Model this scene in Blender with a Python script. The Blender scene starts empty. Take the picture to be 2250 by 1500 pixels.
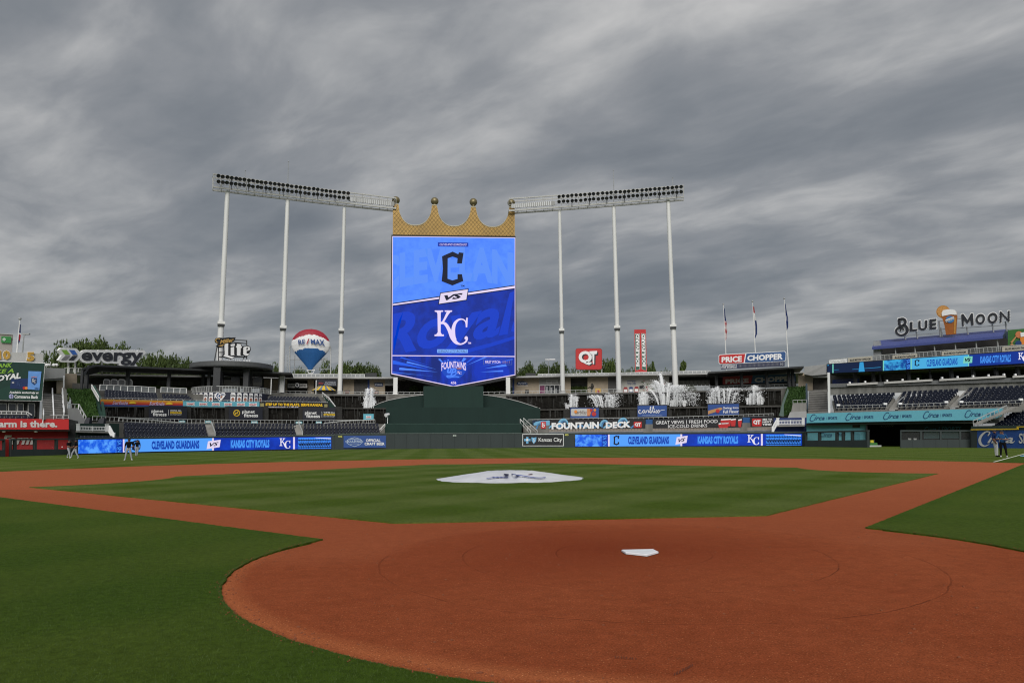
import bpy, math, random
import numpy as np
from mathutils import Vector, Matrix
from mathutils.geometry import tessellate_polygon
random.seed(7); RNG = np.random.RandomState(7)
S = bpy.context.scene; COL = S.collection
PI = math.pi
# ------------------------------------------------------------------ camera
CAM = np.array([-2.58979, -8.98753, 1.472460]); YAW, PIT, ROLL, FPX = 0.10055824, 0.13695075, -0.0084772488, 1557.4275
Fv = np.array([math.sin(YAW)*math.cos(PIT), math.cos(YAW)*math.cos(PIT), math.sin(PIT)])
Rv = np.array([math.cos(YAW), -math.sin(YAW), 0.]); Uv = np.cross(Rv, Fv)
R2 = Rv*math.cos(ROLL)+Uv*math.sin(ROLL); U2 = Uv*math.cos(ROLL)-Rv*math.sin(ROLL)
cd = bpy.data.cameras.new('camera'); cam = bpy.data.objects.new('camera', cd); COL.objects.link(cam)
cd.sensor_width = 36; cd.lens = FPX/2250*36; cd.clip_end = 5000; cd.clip_start = .1
cam.matrix_world = Matrix(((R2[0], U2[0], -Fv[0], CAM[0]), (R2[1], U2[1], -Fv[1], CAM[1]), (R2[2], U2[2], -Fv[2], CAM[2]), (0, 0, 0, 1)))
S.camera = cam
# ------------------------------------------------------------------ light and exposure
EXPO = 0.8
S.view_settings.view_transform = 'Standard'; S.view_settings.look = 'None'
S.view_settings.exposure = EXPO; S.view_settings.gamma = 1; S.view_settings.use_curve_mapping = False
S.cycles.pixel_filter_type = 'BLACKMAN_HARRIS'; S.cycles.filter_width = 1.15; S.cycles.max_bounces = 6; S.cycles.transparent_max_bounces = 16
SUN_EL, SUN_AZ = math.radians(35), math.radians(186)     # azimuth clockwise from +Y: behind the camera
W = bpy.data.worlds.new('World'); S.world = W; W.use_nodes = True
sd = bpy.data.lights.new('sun', 'SUN'); sd.energy = 1.5; sd.angle = math.radians(40); sd.color = (1, .975, .94)
so = bpy.data.objects.new('sun', sd); COL.objects.link(so)
sdir = Vector((math.sin(SUN_AZ)*math.cos(SUN_EL), math.cos(SUN_AZ)*math.cos(SUN_EL), math.sin(SUN_EL)))
so.rotation_euler = sdir.to_track_quat('Z', 'Y').to_euler()

class N:
    """small node-tree helper"""
    def __init__(s, tree): s.t = tree; s.n = tree.nodes; s.l = tree.links
    def new(s, typ, **kw):
        n = s.n.new(typ)
        for k, v in kw.items(): setattr(n, k, v)
        return n
    def put(s, n, i, v):
        k = n.inputs[i]
        if hasattr(v, 'is_linked') or hasattr(v, 'links'): s.l.new(v, k)
        elif isinstance(v, (tuple, list)) and len(v) == 3 and k.type == 'RGBA': k.default_value = (*v, 1)
        else: k.default_value = v
    def math(s, op, a, b=0., clamp=False, c=None):
        n = s.new('ShaderNodeMath', operation=op, use_clamp=clamp); s.put(n, 0, a); s.put(n, 1, b)
        if c is not None: s.put(n, 2, c)
        return n.outputs[0]
    def vmath(s, op, a, b=(0, 0, 0)):
        n = s.new('ShaderNodeVectorMath', operation=op); s.put(n, 0, a); s.put(n, 1, b)
        return n.outputs[0]
    def mix(s, f, a, b, mode='MIX'):
        n = s.new('ShaderNodeMix', data_type='RGBA', blend_type=mode); s.put(n, 0, f); s.put(n, 6, a); s.put(n, 7, b); return n.outputs[2]
    def noise(s, vec, scale, detail=4, rough=.55, dist=0.):
        n = s.new('ShaderNodeTexNoise'); s.put(n, 'Vector', vec); n.inputs['Scale'].default_value = scale
        n.inputs['Detail'].default_value = detail; n.inputs['Roughness'].default_value = rough; n.inputs['Distortion'].default_value = dist
        return n.outputs[0]
    def ramp(s, f, stops):
        n = s.new('ShaderNodeValToRGB'); s.put(n, 0, f); e = n.color_ramp.elements
        while len(e) < len(stops): e.new(.5)
        for k, (p, c) in enumerate(stops): e[k].position = p; e[k].color = (*c, 1) if len(c) == 3 else c
        return n.outputs[0]
    def mapping(s, vec, scale=(1, 1, 1), rot=(0, 0, 0), loc=(0, 0, 0)):
        n = s.new('ShaderNodeMapping'); s.put(n, 0, vec); n.inputs['Scale'].default_value = scale
        n.inputs['Rotation'].default_value = rot; n.inputs['Location'].default_value = loc; return n.outputs[0]
    def sep(s, v):
        n = s.new('ShaderNodeSeparateXYZ'); s.put(n, 0, v); return n.outputs
    def comb(s, x, y, z=0.):
        n = s.new('ShaderNodeCombineXYZ'); s.put(n, 0, x); s.put(n, 1, y); s.put(n, 2, z); return n.outputs[0]
# world: overcast cloud deck seen in perspective (streaks on a plane overhead) over a Nishita sky
w = N(W.node_tree); w.n.clear()
wo = w.new('ShaderNodeOutputWorld'); bg = w.new('ShaderNodeBackground'); w.l.new(bg.outputs[0], wo.inputs[0])
sky = w.new('ShaderNodeTexSky', sky_type='NISHITA'); sky.sun_disc = False; sky.sun_elevation = SUN_EL; sky.sun_rotation = SUN_AZ
tc = w.new('ShaderNodeTexCoord').outputs['Generated']
dx, dy, dz = w.sep(tc)
den = w.math('ADD', w.math('MAXIMUM', dz, 0.), .16)
u = w.math('DIVIDE', dx, den); v = w.math('DIVIDE', dy, den)
P = w.comb(u, v, 0.)
STREAK = math.radians(141)      # direction of the cloud bands in plan
Pr = w.mapping(P, rot=(0, 0, -STREAK))
wn = w.new('ShaderNodeTexNoise'); w.put(wn, 'Vector', w.mapping(P, scale=(1.1, 1.1, 1), loc=(5, 2, 1))); wn.inputs['Scale'].default_value = 1.; wn.inputs['Detail'].default_value = 3
wv = w.vmath('SUBTRACT', wn.outputs['Color'], (.5, .5, .5)); sc3 = w.new('ShaderNodeVectorMath', operation='SCALE'); w.put(sc3, 0, wv); sc3.inputs['Scale'].default_value = .38
Pw = w.vmath('ADD', Pr, sc3.outputs[0])
n1 = w.noise(w.mapping(Pw, scale=(.95, 1.7, 1), loc=(3.1, 1.7, 0)), 1.0, 6, .52, .1)
n2 = w.noise(w.mapping(Pw, scale=(3.0, 5.2, 1), loc=(9.3, 4.2, 2)), 1.0, 6, .55, .2)
n3 = w.noise(w.mapping(P, scale=(.5, .5, 1), loc=(1.3, 7.7, 5)), 1.0, 2, .5)
f = w.math('ADD', w.math('ADD', w.math('MULTIPLY', n1, .52), w.math('MULTIPLY', n2, .26)), w.math('MULTIPLY', n3, .22))
kx = 1/2**EXPO
CLOUD = w.ramp(f, [(p_, tuple(c_*kx for c_ in col_)) for p_, col_ in [(.38, (.150, .164, .182)), (.455, (.193, .206, .222)), (.51, (.242, .251, .264)), (.56, (.325, .330, .336)), (.63, (.47, .466, .460))]])
ovr = w.math('ADD', w.math('MULTIPLY', w.math('MAXIMUM', dz, 0.), .35), .95)      # an overcast sky is brighter overhead
CL = w.mix(1., CLOUD, w.comb(ovr, ovr, ovr), 'MULTIPLY')
CL10 = w.mix(1., CL, (10, 10, 10), 'MULTIPLY')
w.l.new(w.mix(.96, sky.outputs[0], CL10), bg.inputs[0]); bg.inputs[1].default_value = .1

# ------------------------------------------------------------------ pixels of the photograph -> surfaces in the place
def ray(px, py): return Fv+R2*((px-1125)/FPX)+U2*((750-py)/FPX)
def G(px, py, z=0.):
    d = ray(px, py); return CAM+d*((z-CAM[2])/d[2])
RT = [(-60, 84), (-34, 91), (-29, 97.5), (-24, 105), (-18, 110), (-10, 112.5), (0, 112), (10, 111.5), (20, 111.5), (28.8, 110), (34, 104), (60, 100)]
def rad(az):
    az = math.degrees(az)
    for i in range(len(RT)-1):
        (a, r), (b, q) = RT[i], RT[i+1]
        if a <= az <= b:
            t = (az-a)/(b-a); m0 = (q-RT[i-1][1])/(b-RT[i-1][0]) if i else (q-r)/(b-a); m1 = (RT[i+2][1]-r)/(RT[i+2][0]-a) if i+2 < len(RT) else (q-r)/(b-a)
            h = b-a; return (2*t**3-3*t*t+1)*r+(t**3-2*t*t+t)*h*m0+(3*t*t-2*t**3)*q+(t**3-t*t)*h*m1
    return RT[0][1] if az < 0 else RT[-1][1]
class Curve:
    """vertical surface running parallel to the outfield wall, OFF metres behind it"""
    def __init__(s, off): s.off = off
    def o(s, d): return Curve(s.off+d)
    def pt(s, px, py, eps=0.):
        d = ray(px, py); lo, hi = 30., 400.
        for _ in range(34):
            m = (lo+hi)/2; p = CAM+d*m
            if math.hypot(p[0], p[1]) < rad(math.atan2(p[0], p[1]))+s.off-eps: lo = m
            else: hi = m
        return CAM+d*lo
    def back(s, p): h = np.array([p[0], p[1], 0.]); return h/np.linalg.norm(h)
class Plane:
    """vertical plane through two plan points, OFF metres further from the field"""
    def __init__(s, a, b, off=0.):
        s.a = np.array([*a, 0.]); s.b = np.array([*b, 0.]); d = s.b-s.a; n = np.array([-d[1], d[0], 0.]); n /= np.linalg.norm(n)
        if n@(s.a-CAM) < 0: n = -n
        s.n = n; s.off = off
    def o(s, d): return Plane(s.a[:2], s.b[:2], s.off+d)
    def pt(s, px, py, eps=0.):
        d = ray(px, py); q = s.a+s.n*(s.off-eps); return CAM+d*(((q-CAM)@s.n)/(d@s.n))
    def back(s, p): return s.n
class YP(Plane):
    def __init__(s, y): Plane.__init__(s, (-10, y), (10, y))
class Horiz:
    """horizontal plane at height z"""
    def __init__(s, z): s.z = z
    def pt(s, px, py, eps=0.): return G(px, py, s.z+eps)
    def back(s, p): return np.array([0, 0, -1.])
def zat(surf, px, py): return float(surf.pt(px, py)[2])
def plan(surf, px, z=0., py=960):
    p = surf.pt(px, py); return np.array([p[0], p[1], z])
def flat(surf, x0, x1):
    """flat upright plane through two places on a curved one, for a flat board mounted there"""
    return Plane(plan(surf, x0)[:2], plan(surf, x1)[:2], 0.)
def nrm(v): return v/np.linalg.norm(v)

# ------------------------------------------------------------------ objects
def link(o, parent=None):
    COL.objects.link(o)
    if parent is not None: o.parent = parent
    return o
def wloc(o):
    p = np.zeros(3)
    while o is not None: p += np.array(o.location); o = o.parent
    return p
def tag(o, label=None, cat=None, group=None, kind=None):
    if label: o['label'] = label
    if cat: o['category'] = cat
    if group: o['group'] = group
    if kind: o['kind'] = kind
    return o
def thing(name, label, cat, loc=(0, 0, 0), group=None):
    o = link(bpy.data.objects.new(name, None)); o.location = tuple(float(x) for x in loc); o.empty_display_size = .3
    return tag(o, label, cat, group)
def mesh(name, V, Fc, mats, parent=None, mi=None, smooth=False):
    V = np.asarray(V, float)-wloc(parent)
    me = bpy.data.meshes.new(name); me.from_pydata(V.tolist(), [], [tuple(f) for f in Fc])
    for m in (mats if isinstance(mats, (list, tuple)) else [mats]): me.materials.append(m)
    if mi is not None: me.polygons.foreach_set('material_index', mi)
    if smooth: me.polygons.foreach_set('use_smooth', [True]*len(me.polygons))
    me.update()
    return link(bpy.data.objects.new(name, me), parent)
class MB:
    def __init__(s): s.V = []; s.F = []; s.M = []; s.m = 0
    def add(s, V, Fc):
        k = len(s.V); s.V += [tuple(v) for v in V]; s.F += [tuple(i+k for i in f) for f in Fc]; s.M += [s.m]*len(Fc); return s
    def hexa(s, a):  # 8 points: bottom 4, top 4
        return s.add(a, [(3, 2, 1, 0), (4, 5, 6, 7), (0, 1, 5, 4), (1, 2, 6, 5), (2, 3, 7, 6), (3, 0, 4, 7)])
    def box(s, c, sx, sy, sz, ax=(1, 0, 0)):   # c = bottom centre, ax = plan direction of sx
        ax = nrm(np.array([ax[0], ax[1], 0.])); ay = np.array([-ax[1], ax[0], 0.]); c = np.array(c, float); z = np.array([0, 0, 1.])
        q = [c+ax*(i*sx/2)+ay*(j*sy/2) for i, j in ((-1, -1), (1, -1), (1, 1), (-1, 1))]
        return s.hexa(q+[p+z*sz for p in q])
    def beam(s, a, b, wd, h=None, up=(0, 0, 1.)):
        h = wd if h is None else h; a = np.array(a, float); b = np.array(b, float); d = nrm(b-a); up = np.array(up)
        if abs(d@up) > .95: up = np.array([0, 1., 0])
        r = nrm(np.cross(d, up)); t = np.cross(r, d)
        q = [a-r*wd/2-t*h/2, a+r*wd/2-t*h/2, a+r*wd/2+t*h/2, a-r*wd/2+t*h/2]
        return s.hexa(q+[p+(b-a) for p in q])
    def tube(s, a, b, r1, r2=None, n=8):
        r2 = r1 if r2 is None else r2; a = np.array(a, float); b = np.array(b, float); d = nrm(b-a)
        up = np.array([0, 0, 1.]) if abs(d[2]) < .9 else np.array([1., 0, 0]); e = nrm(np.cross(d, up)); g = np.cross(d, e)
        V = [a+(e*math.cos(t)+g*math.sin(t))*r1 for t in np.arange(n)*2*PI/n]+[b+(e*math.cos(t)+g*math.sin(t))*r2 for t in np.arange(n)*2*PI/n]
        return s.add(V, [(i, (i+1) % n, (i+1) % n+n, i+n) for i in range(n)]+[tuple(range(n))[::-1], tuple(range(n, 2*n))])
    def ball(s, c, r, nu=14, nv=8, sx=1, sy=1, sz=1):
        V = [(c[0], c[1], c[2]-r*sz)]
        for j in range(1, nv):
            t = -PI/2+PI*j/nv
            V += [(c[0]+r*sx*math.cos(t)*math.cos(a), c[1]+r*sy*math.cos(t)*math.sin(a), c[2]+r*sz*math.sin(t)) for a in np.arange(nu)*2*PI/nu]
        V.append((c[0], c[1], c[2]+r*sz)); Fc = []
        for i in range(nu):
            k = (i+1) % nu; Fc.append((0, 1+k, 1+i)); Fc.append((len(V)-1, 1+(nv-2)*nu+i, 1+(nv-2)*nu+k))
            for j in range(nv-2): Fc.append((1+j*nu+i, 1+j*nu+k, 1+(j+1)*nu+k, 1+(j+1)*nu+i))
        return s.add(V, Fc)
    def quad(s, a, b, c, d): return s.add([a, b, c, d], [(0, 1, 2, 3)])
    def build(s, name, mats, parent=None, smooth=False): return mesh(name, s.V, s.F, mats, parent, s.M if isinstance(mats, (list, tuple)) else None, smooth)
def slab(name, V2, Fc, surf, mat, parent, eps=.03, thick=0.):
    """flat figure given in photograph pixels, laid on a surface at its real place, optionally with real thickness behind its face"""
    V = [surf.pt(x, y, eps) for x, y in V2]; Fc = [list(f) for f in Fc]
    if thick:
        n = len(V); cnt = {}
        for f in Fc:
            for a, b in zip(f, f[1:]+f[:1]): k = (min(a, b), max(a, b)); cnt[k] = cnt.get(k, 0)+1
        side = []
        for f in Fc:
            for a, b in zip(f, f[1:]+f[:1]):
                if cnt[(min(a, b), max(a, b))] == 1: side.append([b, a, a+n, b+n])
        V = V+[p+surf.back(p)*thick for p in V]
        Fc = Fc+[[i+n for i in f[::-1]] for f in Fc]+side
    return mesh(name, V, Fc, mat, parent)
def shp(name, polys, surf, mat, parent, eps=.03, thick=0.):
    V = []; Fc = []
    for p in polys: Fc.append(list(range(len(V), len(V)+len(p)))); V += list(p)
    return slab(name, V, Fc, surf, mat, parent, eps, thick)
def rect(x0, y0, x1, y1, sl=0.): return [(x0, y0), (x1, y0+sl), (x1, y1+sl), (x0, y1)]
def strip(name, surf, top, bot, mat, parent, eps=0., thick=0., n=0):
    """band between two pixel polylines; n subdivisions along x"""
    x0, x1 = top[0][0], top[-1][0]; n = n or max(1, int(abs(x1-x0)/30))
    def ip(pl, t):
        xs = [p[0] for p in pl]; x = pl[0][0]+(pl[-1][0]-pl[0][0])*t; return x, float(np.interp(x, xs, [p[1] for p in pl]))
    V = []; Fc = []
    for i in range(n+1): V += [ip(top, i/n), ip(bot, i/n)]
    for i in range(n): Fc.append([2*i, 2*i+2, 2*i+3, 2*i+1])
    return slab(name, V, Fc, surf, mat, parent, eps, thick)
_G = {}
def glyphs(s, bold=0., shear=0., res=2, space=1.):
    k = (s, bold, shear, res, space)
    if k not in _G:
        c = bpy.data.curves.new('t', 'FONT'); c.body = s; c.offset = bold; c.shear = shear; c.resolution_u = res; c.space_character = space
        o = bpy.data.objects.new('t', c); m = bpy.data.meshes.new_from_object(o)
        V = np.array([v.co[:2] for v in m.vertices]); Fc = [list(p.vertices) for p in m.polygons]
        lo = V.min(0); hi = V.max(0); _G[k] = ((V-lo)/(hi-lo), Fc)
        bpy.data.objects.remove(o); bpy.data.curves.remove(c); bpy.data.meshes.remove(m)
    return _G[k]
def txt(name, s, surf, q, mat, parent, eps=.05, thick=0., bold=.02, shear=0., sl=0., res=2, space=1.):
    """q = (x0,y0,x1,y1) or 4 corners TL,TR,BR,BL in photograph pixels"""
    V, Fc = glyphs(s, bold, shear, res, space)
    if len(q) == 4 and not hasattr(q[0], '__len__'): q = rect(*q, sl)
    TL, TR, BR, BL = [np.array(p, float) for p in q]
    X = [tuple(BL*(1-u)*(1-v)+BR*u*(1-v)+TL*(1-u)*v+TR*u*v) for u, v in V]
    return slab(name, X, Fc, surf, mat, parent, eps, thick)
def stroke(pts, closed=False, sm=5):
    """variable-width stroke polygons from [(x,y,w)] through a Catmull-Rom curve"""
    P = [np.array(p, float) for p in pts]
    if sm > 1 and len(P) > 2:
        Q = [P[0]*2-P[1]]+P+[P[-1]*2-P[-2]]; O = []
        for i in range(1, len(Q)-2):
            for j in range(sm):
                t = j/sm; a, b, c, d = Q[i-1:i+3]
                O.append(.5*((2*b)+(c-a)*t+(2*a-5*b+4*c-d)*t*t+(3*b-a-3*c+d)*t**3))
        P = O+[P[-1]]
    L = []; R = []
    for i, p in enumerate(P):
        d = P[min(i+1, len(P)-1)][:2]-P[max(i-1, 0)][:2]; d = d/(np.linalg.norm(d)+1e-9); n = np.array([-d[1], d[0]])*p[2]/2
        L.append(p[:2]+n); R.append(p[:2]-n)
    return [[tuple(L[i]), tuple(L[i+1]), tuple(R[i+1]), tuple(R[i])] for i in range(len(P)-1)]
def aff(polys, x, y, sx, sy, sl=0.): return [[(x+a*sx, y+b*sy+a*sx*sl) for a, b in p] for p in polys]
def circ(x, y, rx, ry=None, n=18): ry = ry or rx; return [(x+rx*math.cos(t), y+ry*math.sin(t)) for t in np.arange(n)*2*PI/n]

# ------------------------------------------------------------------ materials
def lin(c):
    return tuple(((x/255)/12.92 if x/255 <= .04045 else ((x/255+.055)/1.055)**2.4) for x in c)
_M = {}
def mat(name, col, rough=.7, metal=0., var=.12, scale=3., bump=0., bscale=30., spec=.4, streak=False):
    """plain painted or cast surface: colour with soft dirt variation and fine relief"""
    if name in _M: return _M[name]
    m = bpy.data.materials.new(name); m.use_nodes = True; t = N(m.node_tree); b = t.n['Principled BSDF']
    tc = t.new('ShaderNodeTexCoord').outputs['Object']
    if var:
        vec = t.mapping(tc, scale=(1, 1, .12)) if streak else tc
        f = t.noise(vec, scale, 5, .6); lo = tuple(c*(1-var) for c in col); hi = tuple(min(1, c*(1+var*.7)) for c in col)
        t.l.new(t.ramp(f, [(.3, lo), (.7, hi)]), b.inputs['Base Color'])
    else: b.inputs['Base Color'].default_value = (*col, 1)
    b.inputs['Roughness'].default_value = rough; b.inputs['Metallic'].default_value = metal; b.inputs['Specular IOR Level'].default_value = spec
    if bump:
        bn = t.new('ShaderNodeBump'); bn.inputs['Strength'].default_value = bump; bn.inputs['Distance'].default_value = .02
        t.l.new(t.noise(tc, bscale, 3, .6), bn.inputs['Height']); t.l.new(bn.outputs[0], b.inputs['Normal'])
    _M[name] = m; return m
LED_K = 1/2**EXPO
def led(name, rgb, k=1., pic=None):
    """lit screen colour; pic = second colour for a blotchy picture"""
    if name in _M: return _M[name]
    m = bpy.data.materials.new(name); m.use_nodes = True; t = N(m.node_tree); b = t.n['Principled BSDF']
    c = tuple(x*k*LED_K for x in lin(rgb)); b.inputs['Base Color'].default_value = (.01, .01, .012, 1); b.inputs['Roughness'].default_value = .5
    b.inputs['Specular IOR Level'].default_value = .1
    if pic:
        tc = t.new('ShaderNodeTexCoord').outputs['Object']; c2 = tuple(x*k*LED_K for x in lin(pic[0]))
        f = t.noise(t.mapping(tc, scale=pic[2] if len(pic) > 2 else (1, 1, 1)), pic[1], 5, .65)
        t.l.new(t.ramp(f, [(.42, c), (.6, c2)]), b.inputs['Emission Color'])
    else: b.inputs['Emission Color'].default_value = (*c, 1)
    b.inputs['Emission Strength'].default_value = 1.
    _M[name] = m; return m
WHITE = mat('white_paint', (.72, .72, .70), .5, var=.06, streak=True)
POLEW = mat('pole_paint', (.68, .68, .665), .5, var=.1, scale=.6, streak=True)
SIGNW = mat('sign_white', (.82, .82, .82), .45, var=.03)
GREYM = mat('galvanised_steel', (.36, .37, .37), .45, .3, var=.1)
RAILM = mat('rail_aluminium', (.48, .49, .48), .45, .2, var=.08)
DARKM = mat('dark_steel', (.035, .037, .04), .55, var=.15)
BLACK = mat('black_panel', (.012, .013, .016), .6, var=.1)
INK = mat('dark_ink', (.02, .022, .03), .5, var=0)
CONC = mat('concrete', (.30, .29, .27), .9, var=.25, scale=.8, bump=.3, streak=True)
CONCD = mat('weathered_concrete', (.17, .165, .15), .95, var=.3, scale=.9, bump=.4, streak=True)
CONCL = mat('pale_concrete', (.42, .42, .41), .85, var=.12, scale=.5, streak=True)
BRICK = mat('tan_block', (.36, .30, .225), .9, var=.12, scale=1.5)
PADG = mat('wall_padding', (.034, .045, .045), .75, var=.12, scale=.5, streak=True)
EYEG = mat('batters_eye_green', (.0085, .026, .021), .85, var=.12, scale=.4, streak=True)
EYEG2 = mat('batters_eye_green_light', (.012, .034, .027), .85, var=.12, scale=.4, streak=True)
STONE = mat('wet_stone', (.013, .012, .010), .85, var=.5, scale=2.5, bump=.4, bscale=5., spec=.12, streak=True)
TEAL = mat('teal_board', (.13, .42, .52), .6, var=.06)
TEALD = mat('teal_wall', (.16, .45, .52), .7, var=.08)
NAVY = mat('navy_ink', (.014, .05, .16), .6, var=0)
NAVYS = mat('seat_plastic', (.007, .010, .022), .5, var=.12, scale=2., spec=.2)
SEATC = mat('seat_arm', (.50, .52, .56), .35, var=0)
BLUEB = mat('banner_blue', (.025, .075, .28), .6, var=.05)
ROYAL = mat('royal_blue', (.02, .05, .20), .6, var=.06)
RED = mat('sign_red', (.50, .022, .022), .55, var=.06)
REDD = mat('painted_red_wall', (.42, .018, .02), .7, var=.12, scale=.7)
GOLD = mat('gold_number', (.50, .30, .06), .4, .3, var=.1)
YEL = mat('yellow_paint', (.75, .50, .03), .55, var=.04)
ORG = mat('orange_print', (.75, .25, .03), .55, var=.05)
GRN = mat('green_print', (.22, .42, .06), .6, var=.04)
GLASS = mat('dark_glass', (.02, .024, .03), .12, var=.0, spec=.6)
WATER = mat('white_water', (.85, .87, .88), .5, var=.0)
def leafmat(name, c1, c2):
    m = mat(name, c1, .7, var=0); t = N(m.node_tree); b = t.n['Principled BSDF']
    g = t.new('ShaderNodeNewGeometry').outputs['Random Per Island']; o = t.new('ShaderNodeObjectInfo').outputs['Random']
    k = t.mix(g, c1, c2); k = t.mix(t.math('MULTIPLY', o, .45), k, tuple(x*.55 for x in c1)); t.l.new(k, b.inputs['Base Color'])
    b.inputs['Subsurface Weight'].default_value = 0; return m
LEAF = leafmat('leaves', (.034, .060, .010), (.082, .122, .020))
BARK = mat('bark', (.07, .055, .04), .9)
# ------------------------------------------------------------------ ground, dirt and grass
def grass_mat(name, foul=False, k=1.):
    m = bpy.data.materials.new(name); m.use_nodes = True; t = N(m.node_tree); b = t.n['Principled BSDF']
    tc = t.new('ShaderNodeTexCoord').outputs['Object']; x, y, z = t.sep(tc)
    wob = t.math('MULTIPLY', t.math('SUBTRACT', t.noise(tc, .35, 2), .5), .5)
    def stripes(v, wd):
        s = t.math('SINE', t.math('MULTIPLY', t.math('ADD', v, wob), PI/wd))
        return t.math('ADD', t.math('MULTIPLY', s, 1.1), .5, True)
    if foul:
        s = t.math('ADD', t.math('MULTIPLY', stripes(t.math('SUBTRACT', y, x), 2.6), .5), t.math('MULTIPLY', stripes(t.math('ADD', y, x), 2.6), .3))
    else:
        a = t.math('ADD', x, y); bb = t.math('SUBTRACT', y, x)
        inf = t.math('ADD', t.math('MULTIPLY', stripes(bb, 2.5), .62), t.math('MULTIPLY', stripes(a, 2.5), .38))
        out = t.math('ADD', t.math('MULTIPLY', stripes(x, 1.85), .55), t.math('MULTIPLY', stripes(t.math('ADD', t.math('MULTIPLY', y, .8), x), 5.), .35))
        far = t.math('GREATER_THAN', t.math('ADD', t.math('MULTIPLY', x, x), t.math('POWER', t.math('SUBTRACT', y, 18.44), 2.)), 600.)
        mm = t.new('ShaderNodeMix', data_type='FLOAT'); t.put(mm, 0, far); t.put(mm, 2, inf); t.put(mm, 3, out); s = mm.outputs[0]
    lo, hi = ((.050, .104, .009), (.092, .140, .019)) if foul else ((.058, .114, .004), (.138, .186, .046))
    c = t.mix(s, lo, hi)
    n1 = t.noise(tc, .6, 6, .6); n2 = t.noise(t.mapping(tc, scale=(1, 1, 1)), 14., 5, .7); n3 = t.noise(tc, 110., 3, .7); n4 = t.noise(tc, 380., 2, .6)
    n0 = t.noise(tc, .22, 3, .5)
    c = t.mix(t.math('MULTIPLY', n1, .75), c, tuple(q*.66 for q in lo)); c = t.mix(t.math('MULTIPLY', n0, .30), c, (hi[0]*1.25, hi[1]*1.02, hi[2]))
    c = t.mix(1., c, t.ramp(n2, [(.28, (.66, .66, .62)), (.72, (1.32, 1.3, 1.3))]), 'MULTIPLY')
    c = t.mix(1., c, t.ramp(n3, [(.3, (.55, .57, .55)), (.72, (1.5, 1.46, 1.5))]), 'MULTIPLY')
    c = t.mix(1., c, t.ramp(n4, [(.3, (.6, .6, .6)), (.7, (1.4, 1.4, 1.4))]), 'MULTIPLY')
    c = t.mix(1., c, (k, k, k), 'MULTIPLY')
    t.l.new(c, b.inputs['Base Color']); b.inputs['Roughness'].default_value = .8; b.inputs['Specular IOR Level'].default_value = .04
    bn = t.new('ShaderNodeBump'); bn.inputs['Strength'].default_value = .7; bn.inputs['Distance'].default_value = .02
    h = t.math('ADD', n3, t.math('MULTIPLY', n4, .8)); t.l.new(h, bn.inputs['Height']); t.l.new(bn.outputs[0], b.inputs['Normal'])
    return m
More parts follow.
